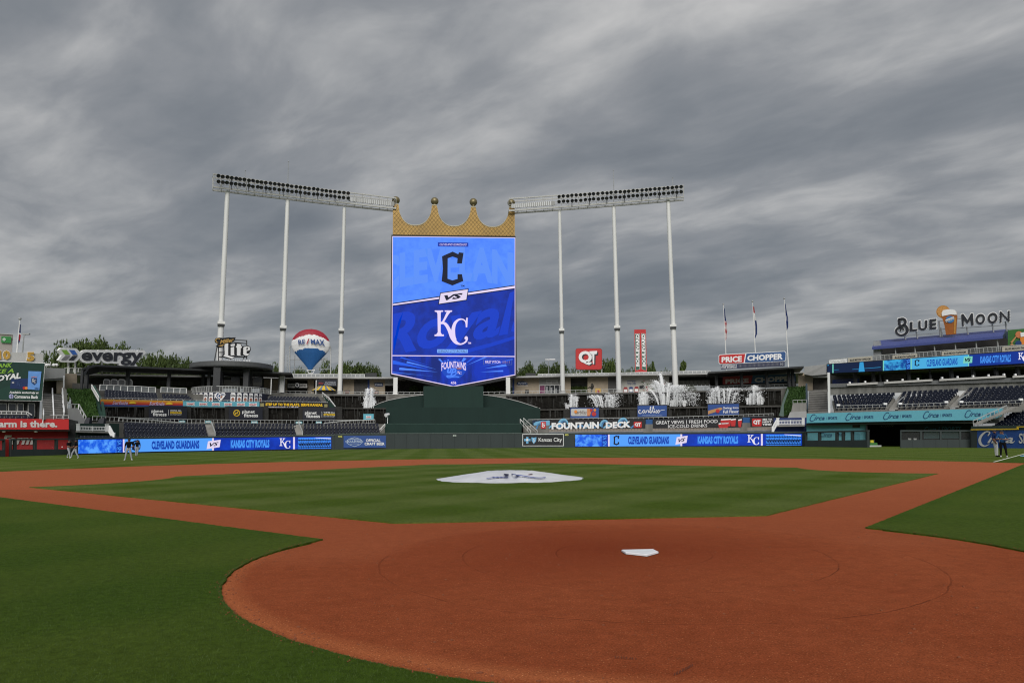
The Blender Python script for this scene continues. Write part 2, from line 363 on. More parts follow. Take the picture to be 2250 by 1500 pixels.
def dirt_mat():
    m = bpy.data.materials.new('infield_clay'); m.use_nodes = True; t = N(m.node_tree); b = t.n['Principled BSDF']
    tc = t.new('ShaderNodeTexCoord').outputs['Object']; x, y, z = t.sep(tc)
    n1 = t.noise(tc, .45, 5, .6); n2 = t.noise(tc, 5., 6, .65); n3 = t.noise(tc, 75., 5, .75)
    c = t.ramp(n1, [(.3, (.270, .062, .0215)), (.7, (.325, .082, .0300))])
    c = t.mix(1., c, t.ramp(n2, [(.25, (.82, .82, .80)), (.75, (1.14, 1.14, 1.16))]), 'MULTIPLY')
    # damp, redder clay round the plate, dry paler drag band at the cut-out's rim
    r = t.math('SQRT', t.math('ADD', t.math('POWER', t.math('ADD', x, .55), 2.), t.math('MULTIPLY', t.math('POWER', t.math('SUBTRACT', y, .75), 2.), 1.5)))
    damp = t.math('SUBTRACT', 1., t.math('DIVIDE', r, 3.4), True)
    damp = t.math('MULTIPLY', damp, t.math('ADD', t.math('MULTIPLY', n2, 1.2), .35), True)
    c = t.mix(t.math('MULTIPLY', damp, .8), c, (.195, .033, .0095))
    rh = t.math('SQRT', t.math('ADD', t.math('POWER', t.math('ADD', x, .0576), 2.), t.math('POWER', t.math('SUBTRACT', y, .19), 2.)))
    rim = t.math('MULTIPLY', t.math('MULTIPLY', t.math('SUBTRACT', t.math('MULTIPLY', x, -.7), .1, True), t.math('SUBTRACT', 2.3, y, True)), t.math('SUBTRACT', 1., t.math('ABSOLUTE', t.math('DIVIDE', t.math('SUBTRACT', rh, t.math('ADD', 4.84, t.math('MULTIPLY', n2, .16))), .22)), True))
    c = t.mix(t.math('MULTIPLY', rim, .62), c, (.50, .155, .058))
    far = t.math('DIVIDE', t.math('SUBTRACT', y, 4.), 14., True)
    c = t.mix(t.math('MULTIPLY', far, .75), c, (.44, .130, .056))
    bey = t.math('MULTIPLY', t.math('MULTIPLY', t.math('SUBTRACT', rh, 3.0), 2.5, True), t.math('MULTIPLY', t.math('ADD', y, .2), 1.2, True))
    c = t.mix(t.math('MULTIPLY', bey, .32), c, (.38, .110, .047))
    # speckle of calcined clay grains
    vo = t.new('ShaderNodeTexVoronoi'); vo.inputs['Scale'].default_value = 48.; t.put(vo, 'Vector', tc)
    g = t.math('MULTIPLY', t.math('LESS_THAN', vo.outputs['Distance'], .22), t.math('GREATER_THAN', t.sep(vo.outputs['Color'])[0], .72))
    c = t.mix(t.math('MULTIPLY', g, t.math('ADD', t.math('MULTIPLY', n2, .5), t.math('ADD', t.math('MULTIPLY', rim, .45), .16))), c, (.78, .34, .15))
    c = t.mix(1., c, t.ramp(n3, [(.34, (.60, .56, .53)), (.66, (1.36, 1.38, 1.40))]), 'MULTIPLY')
    # rings pressed in by the drag mat
    ring = None
    wob = t.math('MULTIPLY', t.math('SUBTRACT', t.noise(tc, 1.3, 3), .5), .10)
    for cx, cy, R, wd in ((-.03, 0., 3.28, .018), (0., .2, 2.3, .014), (-.1, .3, 1.0, .010)):
        q = t.math('SQRT', t.math('ADD', t.math('POWER', t.math('SUBTRACT', x, cx), 2.), t.math('POWER', t.math('SUBTRACT', y, cy), 2.)))
        q = t.math('SUBTRACT', 1., t.math('DIVIDE', t.math('ABSOLUTE', t.math('SUBTRACT', t.math('ADD', q, wob), R)), wd), True)
        ring = q if ring is None else t.math('MAXIMUM', ring, q)
    ring = t.math('MULTIPLY', ring, t.math('MULTIPLY', t.math('SUBTRACT', t.noise(tc, .8, 2), .33), 4., True))
    c = t.mix(t.math('MULTIPLY', ring, .27), c, (.09, .020, .008))
    t.l.new(c, b.inputs['Base Color']); b.inputs['Roughness'].default_value = .9; b.inputs['Specular IOR Level'].default_value = .05
    bn = t.new('ShaderNodeBump'); bn.inputs['Strength'].default_value = .8; bn.inputs['Distance'].default_value = .012
    h = t.math('ADD', t.math('ADD', n3, t.math('MULTIPLY', n2, 2.)), t.math('SUBTRACT', t.math('MULTIPLY', g, .8), t.math('MULTIPLY', ring, 1.2)))
    t.l.new(h, bn.inputs['Height']); t.l.new(bn.outputs[0], b.inputs['Normal'])
    return m
GRASS = grass_mat('mown_grass'); GFOUL = grass_mat('foul_grass', True); DIRT = dirt_mat()
HILLG = mat('distant_grass', (.05, .10, .02), .9, var=.3, scale=.05)
mb = MB(); mb.quad((-2500, -2500, -.05), (2500, -2500, -.05), (2500, 2500, -.05), (-2500, 2500, -.05)); tag(mb.build('ground', HILLG), kind='structure')
# field outlines, in metres from the tip of home plate
HC = (-.058, .19); HR = 4.994
def arc(c, r, a0, a1, n): return [(c[0]+r*math.cos(a0+(a1-a0)*i/n), c[1]+r*math.sin(a0+(a1-a0)*i/n)) for i in range(n+1)]
def ang(c, p): return math.atan2(p[1]-c[1], p[0]-c[0])
OR_, OL = (4.26, 2.16), (-4.34, 2.18)             # cut-out meets the outer edges of the base paths
dR = nrm(np.array([27.09-4.23, 24.98-2.16])); dL = nrm(np.array([-14.74+4.32, 12.38-2.22]))
def hit(p, d, c, r):
    o = np.array(p)-c; b = o@d; return tuple(np.array(p)+d*(-b+math.sqrt(b*b-(o@o-r*r))))
ER = hit(OR_, dR, (0, 18.44), 28.99); EL = hit(OL, dL, (0, 18.44), 28.99)
a1 = ang((0, 18.44), ER); a2 = ang((0, 18.44), EL)
if a2 < a1: a2 += 2*PI
outer_arc = arc((0, 18.44), 28.99, a1, a2, 120)
h0 = ang(HC, OL); h1 = ang(HC, OR_)
if h0 < 0: h0 += 2*PI
if h1 < h0: h1 += 2*PI
_ha = [(150, 4.72), (157, 4.72), (180, 4.87), (200, 4.97), (218, 5.04), (228, 5.07), (242, 5.15), (252, 5.16), (281, 5.3), (320, 5.3), (345, 4.98), (353, 4.88), (367, 4.82), (378, 4.74), (386, 4.72)]
def hr(a): return float(np.interp(math.degrees(a) % 360 if math.degrees(a) % 360 > 100 else math.degrees(a) % 360+360, [q[0] for q in _ha], [q[1] for q in _ha]))
home_arc = [(HC[0]+hr(a)*math.cos(a), HC[1]+hr(a)*math.sin(a)) for a in np.linspace(h0, h1, 261)]               # from third-base side round behind the plate to first-base side
def jag(pts, amp, step=.05):
    """a cut turf edge: resampled with small irregularities"""
    O = []
    for (a, b) in zip(pts, pts[1:]+pts[:1]):
        a = np.array(a); b = np.array(b); L = np.linalg.norm(b-a); n = max(1, min(400, int(L/step)))
        for i in range(n): O.append(a+(b-a)*i/n)
    O = np.array(O); k = len(O); e = RNG.randn(k, 2)*amp; sm = RNG.randn(k, 2)
    for _ in range(12): sm = (np.roll(sm, 1, 0)+sm+np.roll(sm, -1, 0))/3
    return [tuple(p) for p in O+e+sm*amp*3]
dirt_loop = home_arc+outer_arc
mb = MB(); mb.add([(x, y, 0.) for x, y in dirt_loop], [tuple(range(len(dirt_loop)))])
d_ = [(x*1.02, (y-18)*1.02+18, -.003) for x, y in dirt_loop]; mb2 = MB(); mb2.add(d_, [tuple(range(len(d_)))]); tag(mb2.build('infield_dirt', DIRT), kind='structure')
TURF = .017
def turf(name, loops, m, hole_only_edge=True):
    """raised sheet of turf with a cut side"""
    tri = tessellate_polygon([[Vector((x, y, 0)) for x, y in lp] for lp in loops]); P = [p for lp in loops for p in lp]
    V = [(x, y, TURF) for x, y in P]; Fc = [tuple(f) for f in tri]; n = len(V)
    Fc = [f if (V[f[1]][0]-V[f[0]][0])*(V[f[2]][1]-V[f[0]][1])-(V[f[1]][1]-V[f[0]][1])*(V[f[2]][0]-V[f[0]][0]) > 0 else f[::-1] for f in Fc]
    V += [(x, y, -.02) for x, y in P]; k = 0
    for lp in loops:
        for i in range(len(lp)): j = (i+1) % len(lp); Fc.append((k+i, k+j, k+j+n, k+i+n))
        k += len(lp)
    return tag(mesh(name, V, Fc, m), kind='structure')
# infield grass
IR, IL = (3.53, 4.17), (-3.39, 4.12)
TR_, TL_ = (16.71, 17.30), (-16.39, 16.86); KR, KL = (14.42, 23.95), (-13.9, 23.22)
def cut(c, p, q, n=24):
    a, b = ang(c, p), ang(c, q)
    while b-a > PI: b -= 2*PI
    while b-a < -PI: b += 2*PI
    rp = math.hypot(p[0]-c[0], p[1]-c[1]); rq = math.hypot(q[0]-c[0], q[1]-c[1])
    return [(c[0]+(rp+(rq-rp)*i/n)*math.cos(a+(b-a)*i/n), c[1]+(rp+(rq-rp)*i/n)*math.sin(a+(b-a)*i/n)) for i in range(n+1)]
S2 = (2.9, 35.6); S2L = (-2.9, 34.9)
loop = [IR]+cut((19.4, 19.4), TR_, KR)+cut((0, 38.8), S2, S2L)+cut((-19.4, 19.4), KL, TL_)+[IL]
turf('infield_grass', [jag(loop, .006)], GRASS)
# outfield and foul grass round the dirt
FL = 200.
far = arc((0, 18.44), 150, math.radians(-25), math.radians(205), 60)
og = outer_arc
oR = ER; oL = EL
def foulhit(sx):
    d = np.array([sx, 1.])/math.sqrt(2); return hit((0, 0), d, (0, 18.44), 28.99)
fR, fL = foulhit(1), foulhit(-1)
arc_out = [fR]+[p for p in outer_arc if p[1] > fR[1] and abs(p[0]) < abs(fR[0])+.01 or p[1] > fR[1]]+[fL]
arc_out = [fR]+[p for p in outer_arc if p[1] > abs(p[0])+.01]+[fL]
turf('outfield_grass', [jag(arc_out[::-1], .006)+[(150, 150), (0, 212), (-150, 150)][::1]], GRASS) if False else None
turf('outfield_grass', [[*jag_open] for jag_open in [[(140, 140), (0, 200), (-140, 140)]+arc_out[::-1]]], GRASS)
right = [fR]+[p for p in outer_arc if p[1] <= abs(p[0])+.01 and p[0] > 0][::-1]+[]          # from the foul line back to the corner ER
left = [fL]+[p for p in outer_arc if p[1] <= abs(p[0])+.01 and p[0] < 0]
ha = jag(home_arc, .007, .04); ha = [p for p in ha if math.hypot(p[0]-HC[0], p[1]-HC[1]) > 4.8 and not (p[1] > 2.3 and abs(p[0]) < 4)]
foul = [(140.02, 139.98), *right, OR_, *home_arc[::-1][1:-1], OL, *left[::-1], (-140.02, 139.98), (-160, -60), (160, -60)]
def wiggle(P, amp=.008):
    O = []
    for (a, b) in zip(P, P[1:]+P[:1]):
        L = math.hypot(b[0]-a[0], b[1]-a[1]); n = 1 if L > 40 else max(1, int(L/.06))
        for i in range(n):
            t = i/n; x = a[0]+(b[0]-a[0])*t; y = a[1]+(b[1]-a[1])*t
            if i or L < 1: x += random.gauss(0, amp); y += random.gauss(0, amp)
            O.append((x, y))
    return O
turf('foul_grass', [wiggle(foul)], GFOUL)
# blades of turf along the near cut-out and the foreground
HRV = lambda q: np.interp((np.degrees(np.arctan2(q[:, 1]-HC[1], q[:, 0]-HC[0]))-100) % 360+100, [p_[0] for p_ in _ha], [p_[1] for p_ in _ha])
def blades():
    V = []; n = 0; cam2 = CAM[:2]; f2 = Fv[:2]/np.linalg.norm(Fv[:2])
    pts = []
    while len(pts) < 110000:
        q = RNG.rand(4000, 2)*np.array([24, 16])+np.array([-14, -9])
        d = q-cam2; dep = d@f2; lat = d@np.array([f2[1], -f2[0]])
        r = np.hypot(q[:, 0]-HC[0], q[:, 1]-HC[1])
        ok = (dep > 2.2) & (dep < 15) & (np.abs(lat) < dep*.80) & (r > HRV(q)+.005) & (RNG.rand(len(q)) < np.clip((15-dep)/11, 0, 1)**1.5)
        ok &= ~((q[:, 1] > 1.8) & (np.abs(q[:, 0]) < 4.7+(q[:, 1]-2.16)*.999)) 
        pts += list(q[ok])
    a = np.linspace(0, 1, 9000); hx = np.array(home_arc); k = (RNG.rand(9000)*(len(hx)-1)).astype(int); e = hx[k]+(hx[k+1-(k+1 >= len(hx))]-hx[k])*RNG.rand(9000, 1)
    o = (e-np.array(HC))/HR; e = e+o*(RNG.rand(9000, 1)*.03); pts = np.array(pts+list(e)); n = len(pts)
    h = RNG.rand(n)*.010+.005; a = RNG.rand(n)*2*PI; wd = RNG.rand(n)*.0016+.0012; lean = RNG.randn(n, 2)*.009
    A = np.c_[pts[:, 0]-np.cos(a)*wd, pts[:, 1]-np.sin(a)*wd, np.full(n, TURF-.004)]; B = np.c_[pts[:, 0]+np.cos(a)*wd, pts[:, 1]+np.sin(a)*wd, np.full(n, TURF-.004)]
    C = np.c_[pts+lean, TURF+h]; V = np.stack([A, B, C], 1).reshape(-1, 3)
    me = bpy.data.meshes.new('grass_blades'); me.vertices.add(3*n); me.vertices.foreach_set('co', V.ravel()); me.loops.add(3*n); me.loops.foreach_set('vertex_index', np.arange(3*n))
    me.polygons.add(n); me.polygons.foreach_set('loop_start', np.arange(n)*3); me.materials.append(leafmat('blade', (.040, .078, .009), (.066, .105, .016))); me.update(); me.validate()
    tag(link(bpy.data.objects.new('grass_blades', me)), 'short mown grass blades in the near foul territory', 'grass', kind='stuff')
blades()
# loose clods and cleat marks on the clay
mb = MB()
for i in range(900):
    if i < 520:
        t = RNG.rand()*2.6+2.9; r = hr(t)-.03-abs(RNG.randn())*.12; p = (HC[0]+r*math.cos(t), HC[1]+r*math.sin(t))
    else:
        p = (RNG.rand()*9-4.3, RNG.rand()*8-5)
        if math.hypot(p[0]-HC[0], p[1]-HC[1]) > 4.7: continue
    s = .003+RNG.rand()**3*.010; mb.ball((p[0], p[1], 0), s, 5, 3, 1+RNG.rand()*.5, 1, .7)
for _ in range(420):
    a_ = RNG.rand()*2*PI; r = hr(a_)+abs(RNG.randn())*.05; p = (HC[0]+r*math.cos(a_), HC[1]+r*math.sin(a_))
    if p[1] < 2.0: mb.ball((p[0], p[1], TURF+.004), .003+RNG.rand()*.004, 5, 3)
tag(mb.build('clay_crumbs', mat('clay_crumb', (.22, .07, .03), .95)), 'loose crumbs of clay scattered on the home plate dirt', 'dirt', kind='stuff')
mb = MB(); PR = mat('pressed_clay', (.115, .030, .012), .95)
for (x0, y0, x1, y1, n, s) in ((1351, 1442, 1402, 1446, 8, 5), (1482, 1480, 1524, 1458, 13, 6)):
    for i in range(n):
        px = x0+(x1-x0)*i/n+random.uniform(-1, 1); py = y0+(y1-y0)*i/n
        mb.add([G(px, py-s/2, .002), G(px+1.4, py-s/2, .002), G(px+2.2, py+s/2, .002), G(px+.4, py+s/2, .002)], [(3, 2, 1, 0)])
tag(mb.build('cleat_marks', PR), kind='structure')
# foul line beyond the dirt
a, b = np.array([28.1, 28.0, 0]), np.array([60, 60, 0.]); q = np.array([.7, -.7, 0])*.055
mb = MB(); z = np.array([0, 0, TURF+.005]); a = np.array([fR[0]+.05, fR[1]+.05, 0]); mb.quad(a-q+z, a+q+z, b+q+z, b-q+z); tag(mb.build('foul_line_marking', mat('chalk', (.75, .76, .66), .9)), kind='structure')
# home plate
H = .2159
t = thing('home_plate', 'white five-sided rubber plate set in the red clay', 'home plate', (0, .2, 0))
P5 = [(0, 0), (H, H), (H, 2*H), (-H, 2*H), (-H, H)]; ins = lambda k: [(x*k, .25+(y-.25)*k) for x, y in P5]
mb = MB(); Z = [.004, .022, .026]
V = [(x, y, .0) for x, y in P5]+[(x, y, .020) for x, y in P5]+[(x, y, .026) for x, y in ins(.95)]
mb.add(V, [(i, (i+1) % 5, (i+1) % 5+5, i+5) for i in range(5)]+[(i+5, (i+1) % 5+5, (i+1) % 5+10, i+10) for i in range(5)]+[(10, 11, 12, 13, 14)])
mb.build('plate_top', mat('plate_rubber', (.80, .81, .84), .5, var=.07, scale=9), t)
mb = MB(); V = [(x*1.045, .25+(y-.25)*1.045, .0015) for x, y in P5]; mb.add(V, [(0, 1, 2, 3, 4)]); mb.build('plate_gap_shade', mat('plate_shadow_gap', (.05, .018, .010), .9), t)  # dark sheet round the plate: shade of the gap painted as colour
# mound under its tarpaulin
t = thing('mound_tarp', 'round white tarpaulin with a faded team logo covering the pitching mound', 'tarp', (0, 18, 0))
MR, MC = 2.74, (0., 17.85)
V = [(MC[0], MC[1], .29)]; Fc = []; nr, na = 12, 72
def mz(r): return .02+.27*(1 if r < .9 else max(0, 1-(r-.9)/(MR-.9)))
for j in range(1, nr+1):
    for i in range(na):
        a = 2*PI*i/na; r = MR*j/nr; e = 1+(.012*math.sin(9*a)+.01*math.sin(23*a+1)+.012*random.uniform(-1, 1))*(j == nr)
        V.append((MC[0]+r*e*math.cos(a), MC[1]+r*e*math.sin(a), mz(r)+.008*math.sin(11*a+j)*(j > 3)*random.random()))
for i in range(na):
    k = (i+1) % na; Fc.append((0, 1+i, 1+k))
    for j in range(nr-1): a, b = 1+j*na, 1+(j+1)*na; Fc.append((a+i, b+i, b+k, a+k))
mesh('cover', V, Fc, mat('tarp_vinyl', (.68, .69, .71), .5, var=.14, scale=1.6, bump=.9, bscale=2.5), t, smooth=True)
FADE = mat('faded_print', (.15, .18, .42), .7, var=.25, scale=14); FADR = mat('faded_red_print', (.42, .19, .24), .7, var=.25, scale=14)
class Mound:
    def pt(s, px, py, eps=0.):
        z = .1
        for _ in range(30):
            p = G(px, py, z); r = math.hypot(p[0]-MC[0], p[1]-MC[1]); z = z*.5+.5*mz(r)
        p = G(px, py, mz(r)+.014); return p
    def back(s, p): return np.array([0, 0, -1.])
mo = Mound()
shp('team_logo', [[(1078, 1036), (1082, 1036), (1087, 1047), (1082, 1047)], [(1087, 1036), (1091, 1036), (1096, 1047), (1091, 1047)], [(1096, 1036), (1100, 1036), (1104, 1047), (1099, 1047)]]+stroke([(1069, 1050, 1.3), (1082, 1048.5, 1.5), (1096, 1047.5, 1.3), (1116, 1047.8, 1)])+stroke([(1100, 1039, .9), (1120, 1040.5, 1.8), (1140, 1043, 2), (1165, 1047, 1.8), (1186, 1049, 1.6), (1199, 1047.5, 1.6)]), mo, FADE, t, 0)
shp('team_logo', stroke([(1160, 1036.5, .8), (1176, 1036.8, .9), (1175, 1039, .9), (1160, 1040.8, .9)])+stroke([(1146, 1036.6, .7), (1158, 1037, .8), (1154, 1039.4, .8)])+stroke([(1064, 1035.3, .6), (1110, 1034.8, .6), (1150, 1034.6, .6)]), mo, FADR, t, 0)
# ------------------------------------------------------------------ shared emblems (unit coordinates, y down)
CPOLY = [[(893, 425), (1078, 342), (1078, 430), (993, 460)], [(1078, 342), (1178, 388), (1165, 460), (1078, 430)], [(1178, 388), (1190, 355), (1270, 365), (1242, 552), (1158, 552), (1165, 460)],
         [(893, 425), (993, 460), (990, 820), (887, 865), (908, 640)], [(887, 865), (990, 820), (1075, 850), (1074, 940)], [(1074, 940), (1075, 850), (1165, 824), (1165, 740), (1242, 740), (1266, 862)]]
CPOLY = [[((x-887)/383, (y-342)/598) for x, y in p] for p in CPOLY]
def kc_polys():
    P = [[(750, 93), (900, 93), (900, 118), (755, 118)], [(925, 93), (1060, 93), (1055, 118), (932, 118)], [(750, 508), (912, 508), (912, 538), (748, 538)], [(778, 112), (870, 112), (856, 150), (800, 150)], [(775, 512), (880, 512), (856, 470), (806, 470)]]
    P.append([(800, 140), (858, 140), (856, 480), (806, 480)])
    P += stroke([(1005, 105, 62), (975, 150, 48), (930, 235, 36), (880, 318, 30)], sm=3)
    P += stroke([(856, 312, 40), (905, 310, 44), (955, 345, 54), (1010, 440, 62), (1060, 560, 72), (1120, 640, 60), (1180, 672, 34), (1230, 672, 26), (1290, 640, 30), (1318, 590, 34), (1306, 556, 40), (1290, 572, 30)], sm=4)
    P += stroke([(1320, 218, 22), (1312, 300, 34), (1310, 385, 26)], sm=3)
    P += stroke([(1300, 330, 10), (1285, 275, 22), (1230, 245, 22), (1165, 258, 34), (1105, 320, 52), (1078, 420, 64), (1082, 540, 70), (1110, 610, 60)], sm=4)
    P += [circ(1300, 572, 26, n=10)]
    return [[((x-748)/590, (y-93)/592) for x, y in p] for p in P]
KC = kc_polys()
# lit colours of the screens
SKYB, ROY, DRK, PAL, MID, INKL = led('led_sky', (78, 136, 255), 1.0), led('led_royal', (3, 42, 150), 1.), led('led_navy', (2, 24, 92), 1.), led('led_pale', (232, 216, 250), 1.), led('led_mid', (0, 62, 210), 1.), led('led_ink', (6, 14, 40), 1.)
SKYG, ROYG = led('led_sky_ghost', (90, 144, 248), 1.), led('led_royal_ghost', (3, 58, 196), 1.)
SKYP = led('led_sky_picture', (20, 90, 225), 1., ((90, 165, 255), 1.1)); SKYT = led('led_sky_screen', (72, 130, 255), 1., ((84, 142, 255), .35)); ROYT = led('led_royal_screen', (3, 40, 145), 1., ((4, 50, 172), .3))
BRD = led('led_board_blue', (84, 160, 250), 1.); BRT = led('led_board_dark', (2, 46, 160), 1., ((4, 60, 190), .4)); LETT = led('led_letter_blue', (10, 62, 170), 1.); LETL = led('led_letter_light', (70, 150, 245), 1.)
PINK = led('led_plate', (226, 214, 240), 1.); LAMPW = led('led_white', (235, 232, 245), 1.)
# ------------------------------------------------------------------ crown scoreboard
SY = 138.
SB = YP(SY)
sb = thing('crown_scoreboard', 'giant upright video board topped by a gold crown with four balls in centre field', 'scoreboard', (float(SB.pt(997, 800)[0]), SY+1.2, 0))
shp('cabinet', [[(860, 516), (1133, 519), (1136, 827), (1117, 833), (996, 857), (876, 829), (857, 824)]], SB, BLACK, sb, 0, 2.4)
scr = shp('screen', [[(863, 520), (1131, 523), (1131, 629), (863, 669)]], SB, SKYT, sb, .05)
shp('screen_graphic', [[(863, 669), (1131, 629), (1131, 783), (862, 781)]], SB, ROYT, sb, .05)
shp('screen_graphic', [[(862, 781), (1131, 783), (1131, 823), (996, 849), (860, 820)]], SB, led('led_burst', (2, 50, 185), 1., ((3, 34, 120), .25, (1, 1, .3))), sb, .05)
# ghosted words behind the emblems
def ghost(s, x0, x1, yt, yb, mt, bend, **k):
    V, Fc = glyphs(s, **k); X = []
    for u, v in V:
        x = x0+(x1-x0)*u; y = yb+(yt-yb)*v+bend(u); X.append((min(1130, max(864, x)), y))
    return slab('screen_lettering', X, Fc, SB, mt, sb, .09)
ghost('CLEVELAND', 832, 1176, 545, 622, SKYG, lambda u: 34*(u-.5)**2*4*.8-4, bold=.05)
V, Fc = glyphs('Royals', .03, .25, 4); X = []
for u, v in V: X.append((min(1130, max(864, 836+345*u)), min(780, 812-118*v-62*u)))
slab('screen_lettering', X, Fc, SB, ROYG, sb, .09)
shp('screen_graphic', stroke([(1131, 741, 7), (1080, 757, 8), (1030, 770, 8), (985, 784, 4)], sm=2), SB, ROYG, sb, .085)
# rays round the slogan
rays = []
for (a0, a1_, r0, r1) in ((160, 166, 40, 150), (168, 177, 60, 140), (186, 190, 34, 120), (192, 197, 50, 160), (200, 203, 40, 110), (205, 209, 60, 130), (236, 241, 22, 60), (244, 250, 20, 50), (254, 259, 20, 50), (262, 267, 20, 48), (271, 277, 20, 48), (281, 287, 20, 50), (292, 299, 22, 60), (303, 309, 24, 80), (313, 319, 40, 100), (322, 325, 60, 120), (-16, -12, 70, 120), (-22, -20, 60, 140), (-6, -3, 60, 110), (4, 9, 90, 140), (12, 15, 60, 110)):
    a, b = math.radians(a0), math.radians(a1_); c = (996, 820)
    q = [(c[0]+r1*math.cos(a), c[1]+r1*math.sin(a)*.62), (c[0]+r1*math.cos(b), c[1]+r1*math.sin(b)*.62), (c[0]+r0*math.cos((a+b)/2), c[1]+r0*math.sin((a+b)/2)*.62)]
    def clampq(x, y): return (min(1130, max(863, x)), max(784, min(y, (820+(x-860)*29/136 if x < 996 else 849-(x-996)*26/135)-1)))
    rays.append([clampq(*p) for p in q])
shp('screen_graphic', rays[::2], SB, SKYB, sb, .07); shp('screen_graphic', rays[1::2], SB, led('led_ray', (30, 92, 232)), sb, .07)
shp('screen_divider', [[(863, 666), (1131, 626), (1131, 635), (863, 673)]], SB, INKL, sb, .10)
shp('screen_divider', [[(863, 668), (1131, 628), (1131, 633), (863, 671)]], SB, PAL, sb, .13)
shp('screen_divider', [[(862, 780), (1131, 782), (1131, 784), (862, 782)]], SB, PAL, sb, .13)
shp('screen_border', [[(862, 519), (1132, 522), (1132, 523.4), (862, 520.4)], [(862, 519), (863.4, 519), (861.6, 821), (860, 821)], [(1131, 522), (1132.4, 522), (1132.4, 824), (1131, 824)], [(860, 819.5), (996, 847.5), (996, 849.5), (860, 821.5)], [(996, 847.5), (1132, 822), (1132, 824), (996, 849.5)]], SB, PAL, sb, .12)
shp('guardians_emblem', aff(CPOLY, 970.5, 552.8, 48, 74.4), SB, INKL, sb, .13)
shp('name_plate', [rect(962, 532.5, 1029, 541.5, .7)], SB, led('led_plate_blue', (16, 52, 165)), sb, .12)
txt('lettering', 'CLEVELAND GUARDIANS', SB, (966, 534.7, 1025.5, 539.3), PAL, sb, .16, bold=0, shear=.3, sl=.6)
txt('lettering', 'TM', SB, (1012, 626, 1020.5, 630), INKL, sb, .14)
shp('versus_plate', [[(967, 643), (1030, 633.5), (1026, 660), (962.5, 669.5)]], SB, INKL, sb, .15)
shp('versus_plate', [[(968.5, 644.5), (1028, 635.7), (1024.5, 658.3), (964.5, 667.3)]], SB, PINK, sb, .18)
txt('lettering', 'VS', SB, [(976, 649), (1017, 643.2), (1015.5, 655.2), (975, 660.5)], INKL, sb, .21, bold=.05, shear=.25)
shp('team_emblem', aff(KC, 954.7, 681.8, 73.8, 75.2), SB, PAL, sb, .13)
txt('lettering', 'TM', SB, (1027.5, 751.5, 1035, 755.5), PAL, sb, .14)
shp('name_plate', [rect(960.5, 767, 1028, 775, .3)], SB, led('led_plate_light', (120, 170, 250)), sb, .12)
txt('lettering', 'KANSAS CITY ROYALS', SB, (963, 768.7, 1026, 773.4), INKL, sb, .16, bold=0, shear=.3, sl=.3)
shp('slogan_badge', [[(968, 797), (985, 792), (996, 790.5), (1008, 792), (1026, 797), (1025, 814), (1018, 824), (1008, 832), (996, 831), (983, 832), (976, 824), (969, 814)]], SB, led('led_badge', (16, 70, 190)), sb, .10)
V, Fc = glyphs('FOUNTAINS', .02); slab('lettering', [(970+54*u, 812-15*v-3.5*(1-4*(u-.5)**2)+3*(abs(2*u-1)**3)*(1-v)) for u, v in V], Fc, SB, PAL, sb, .14)
txt('lettering', 'up', SB, (982, 809, 1003, 824), SKYB, sb, .16, bold=.04, shear=.3)
shp('screen_graphic', stroke([(1001, 815, 2), (1002, 821, 2.4), (995, 825, 2.4), (982, 825.5, 2.4), (986, 829, 2.2), (999, 827, 2.4), (1009, 828, 2)], sm=4), SB, SKYB, sb, .15)
shp('team_emblem', aff(KC, 1005, 815, 9, 7), SB, PAL, sb, .18)
shp('screen_graphic', [rect(1004, 808, 1014, 811)], SB, led('led_copper', (150, 95, 90)), sb, .17)
txt('lettering', '4:56', SB, (990.5, 837.5, 1002.5, 843.5), PAL, sb, .14, bold=.03)
shp('countdown_frame', [[(1062, 788.5), (1125, 789), (1125, 789.8), (1062, 789.3)], [(1062, 800), (1125, 800.5), (1125, 801.3), (1062, 800.8)], [(1062, 788.5), (1062.8, 788.5), (1062.8, 801), (1062, 801)], [(1124.3, 789), (1125, 789), (1125, 801.3), (1124.3, 801.3)]], SB, led('led_frame', (90, 110, 150)), sb, .13)
txt('lettering', 'FIRST PITCH:', SB, (1066, 792, 1100, 798), PAL, sb, .14, bold=.01)
txt('lettering', '103:11', SB, (1103, 792.3, 1120, 798.2), led('led_dim', (140, 120, 150)), sb, .14, bold=.01)
# crown
def crown_y(x):
    X = [869.5, 955, 1040.5, 1124.5]; tops = [447, 450, 454, 455]; dips = [494.5, 496.5, 498]
    for i in range(3):
        if x <= X[i+1] or i == 2:
            a, b = X[i], X[i+1]; t = (x-(a+b)/2)/((b-a)/2); t = max(-1, min(1, t*1.16)); f = 1-math.sqrt(max(0, 1-abs(t)**2.3)); top = tops[i]+(tops[i+1]-tops[i])*((x-a)/(b-a))
            return dips[i]+(top-dips[i])*f
xs = np.linspace(863.3, 1131, 135)
topc = [(x, crown_y(x)) for x in xs]; bot = [(863, 515.5), (1131, 518.5)]
GOLDC = mat('crown_gold', (.245, .148, .032), .38, .35, var=.2, scale=.35); GOLDL = mat('crown_gold_edge', (.34, .31, .22), .5, .3); LAT = mat('crown_lattice', (.175, .112, .032), .6)
CR = SB.o(.25)
strip('crown', CR, topc, bot, GOLDC, sb, 0, 1.5, n=134)
strip('crown_rim', CR, [(x, crown_y(x)-.5) for x in xs], [(x, crown_y(x)+1.3) for x in xs], GOLDL, sb, .08, 1.66, n=134)
lat = []
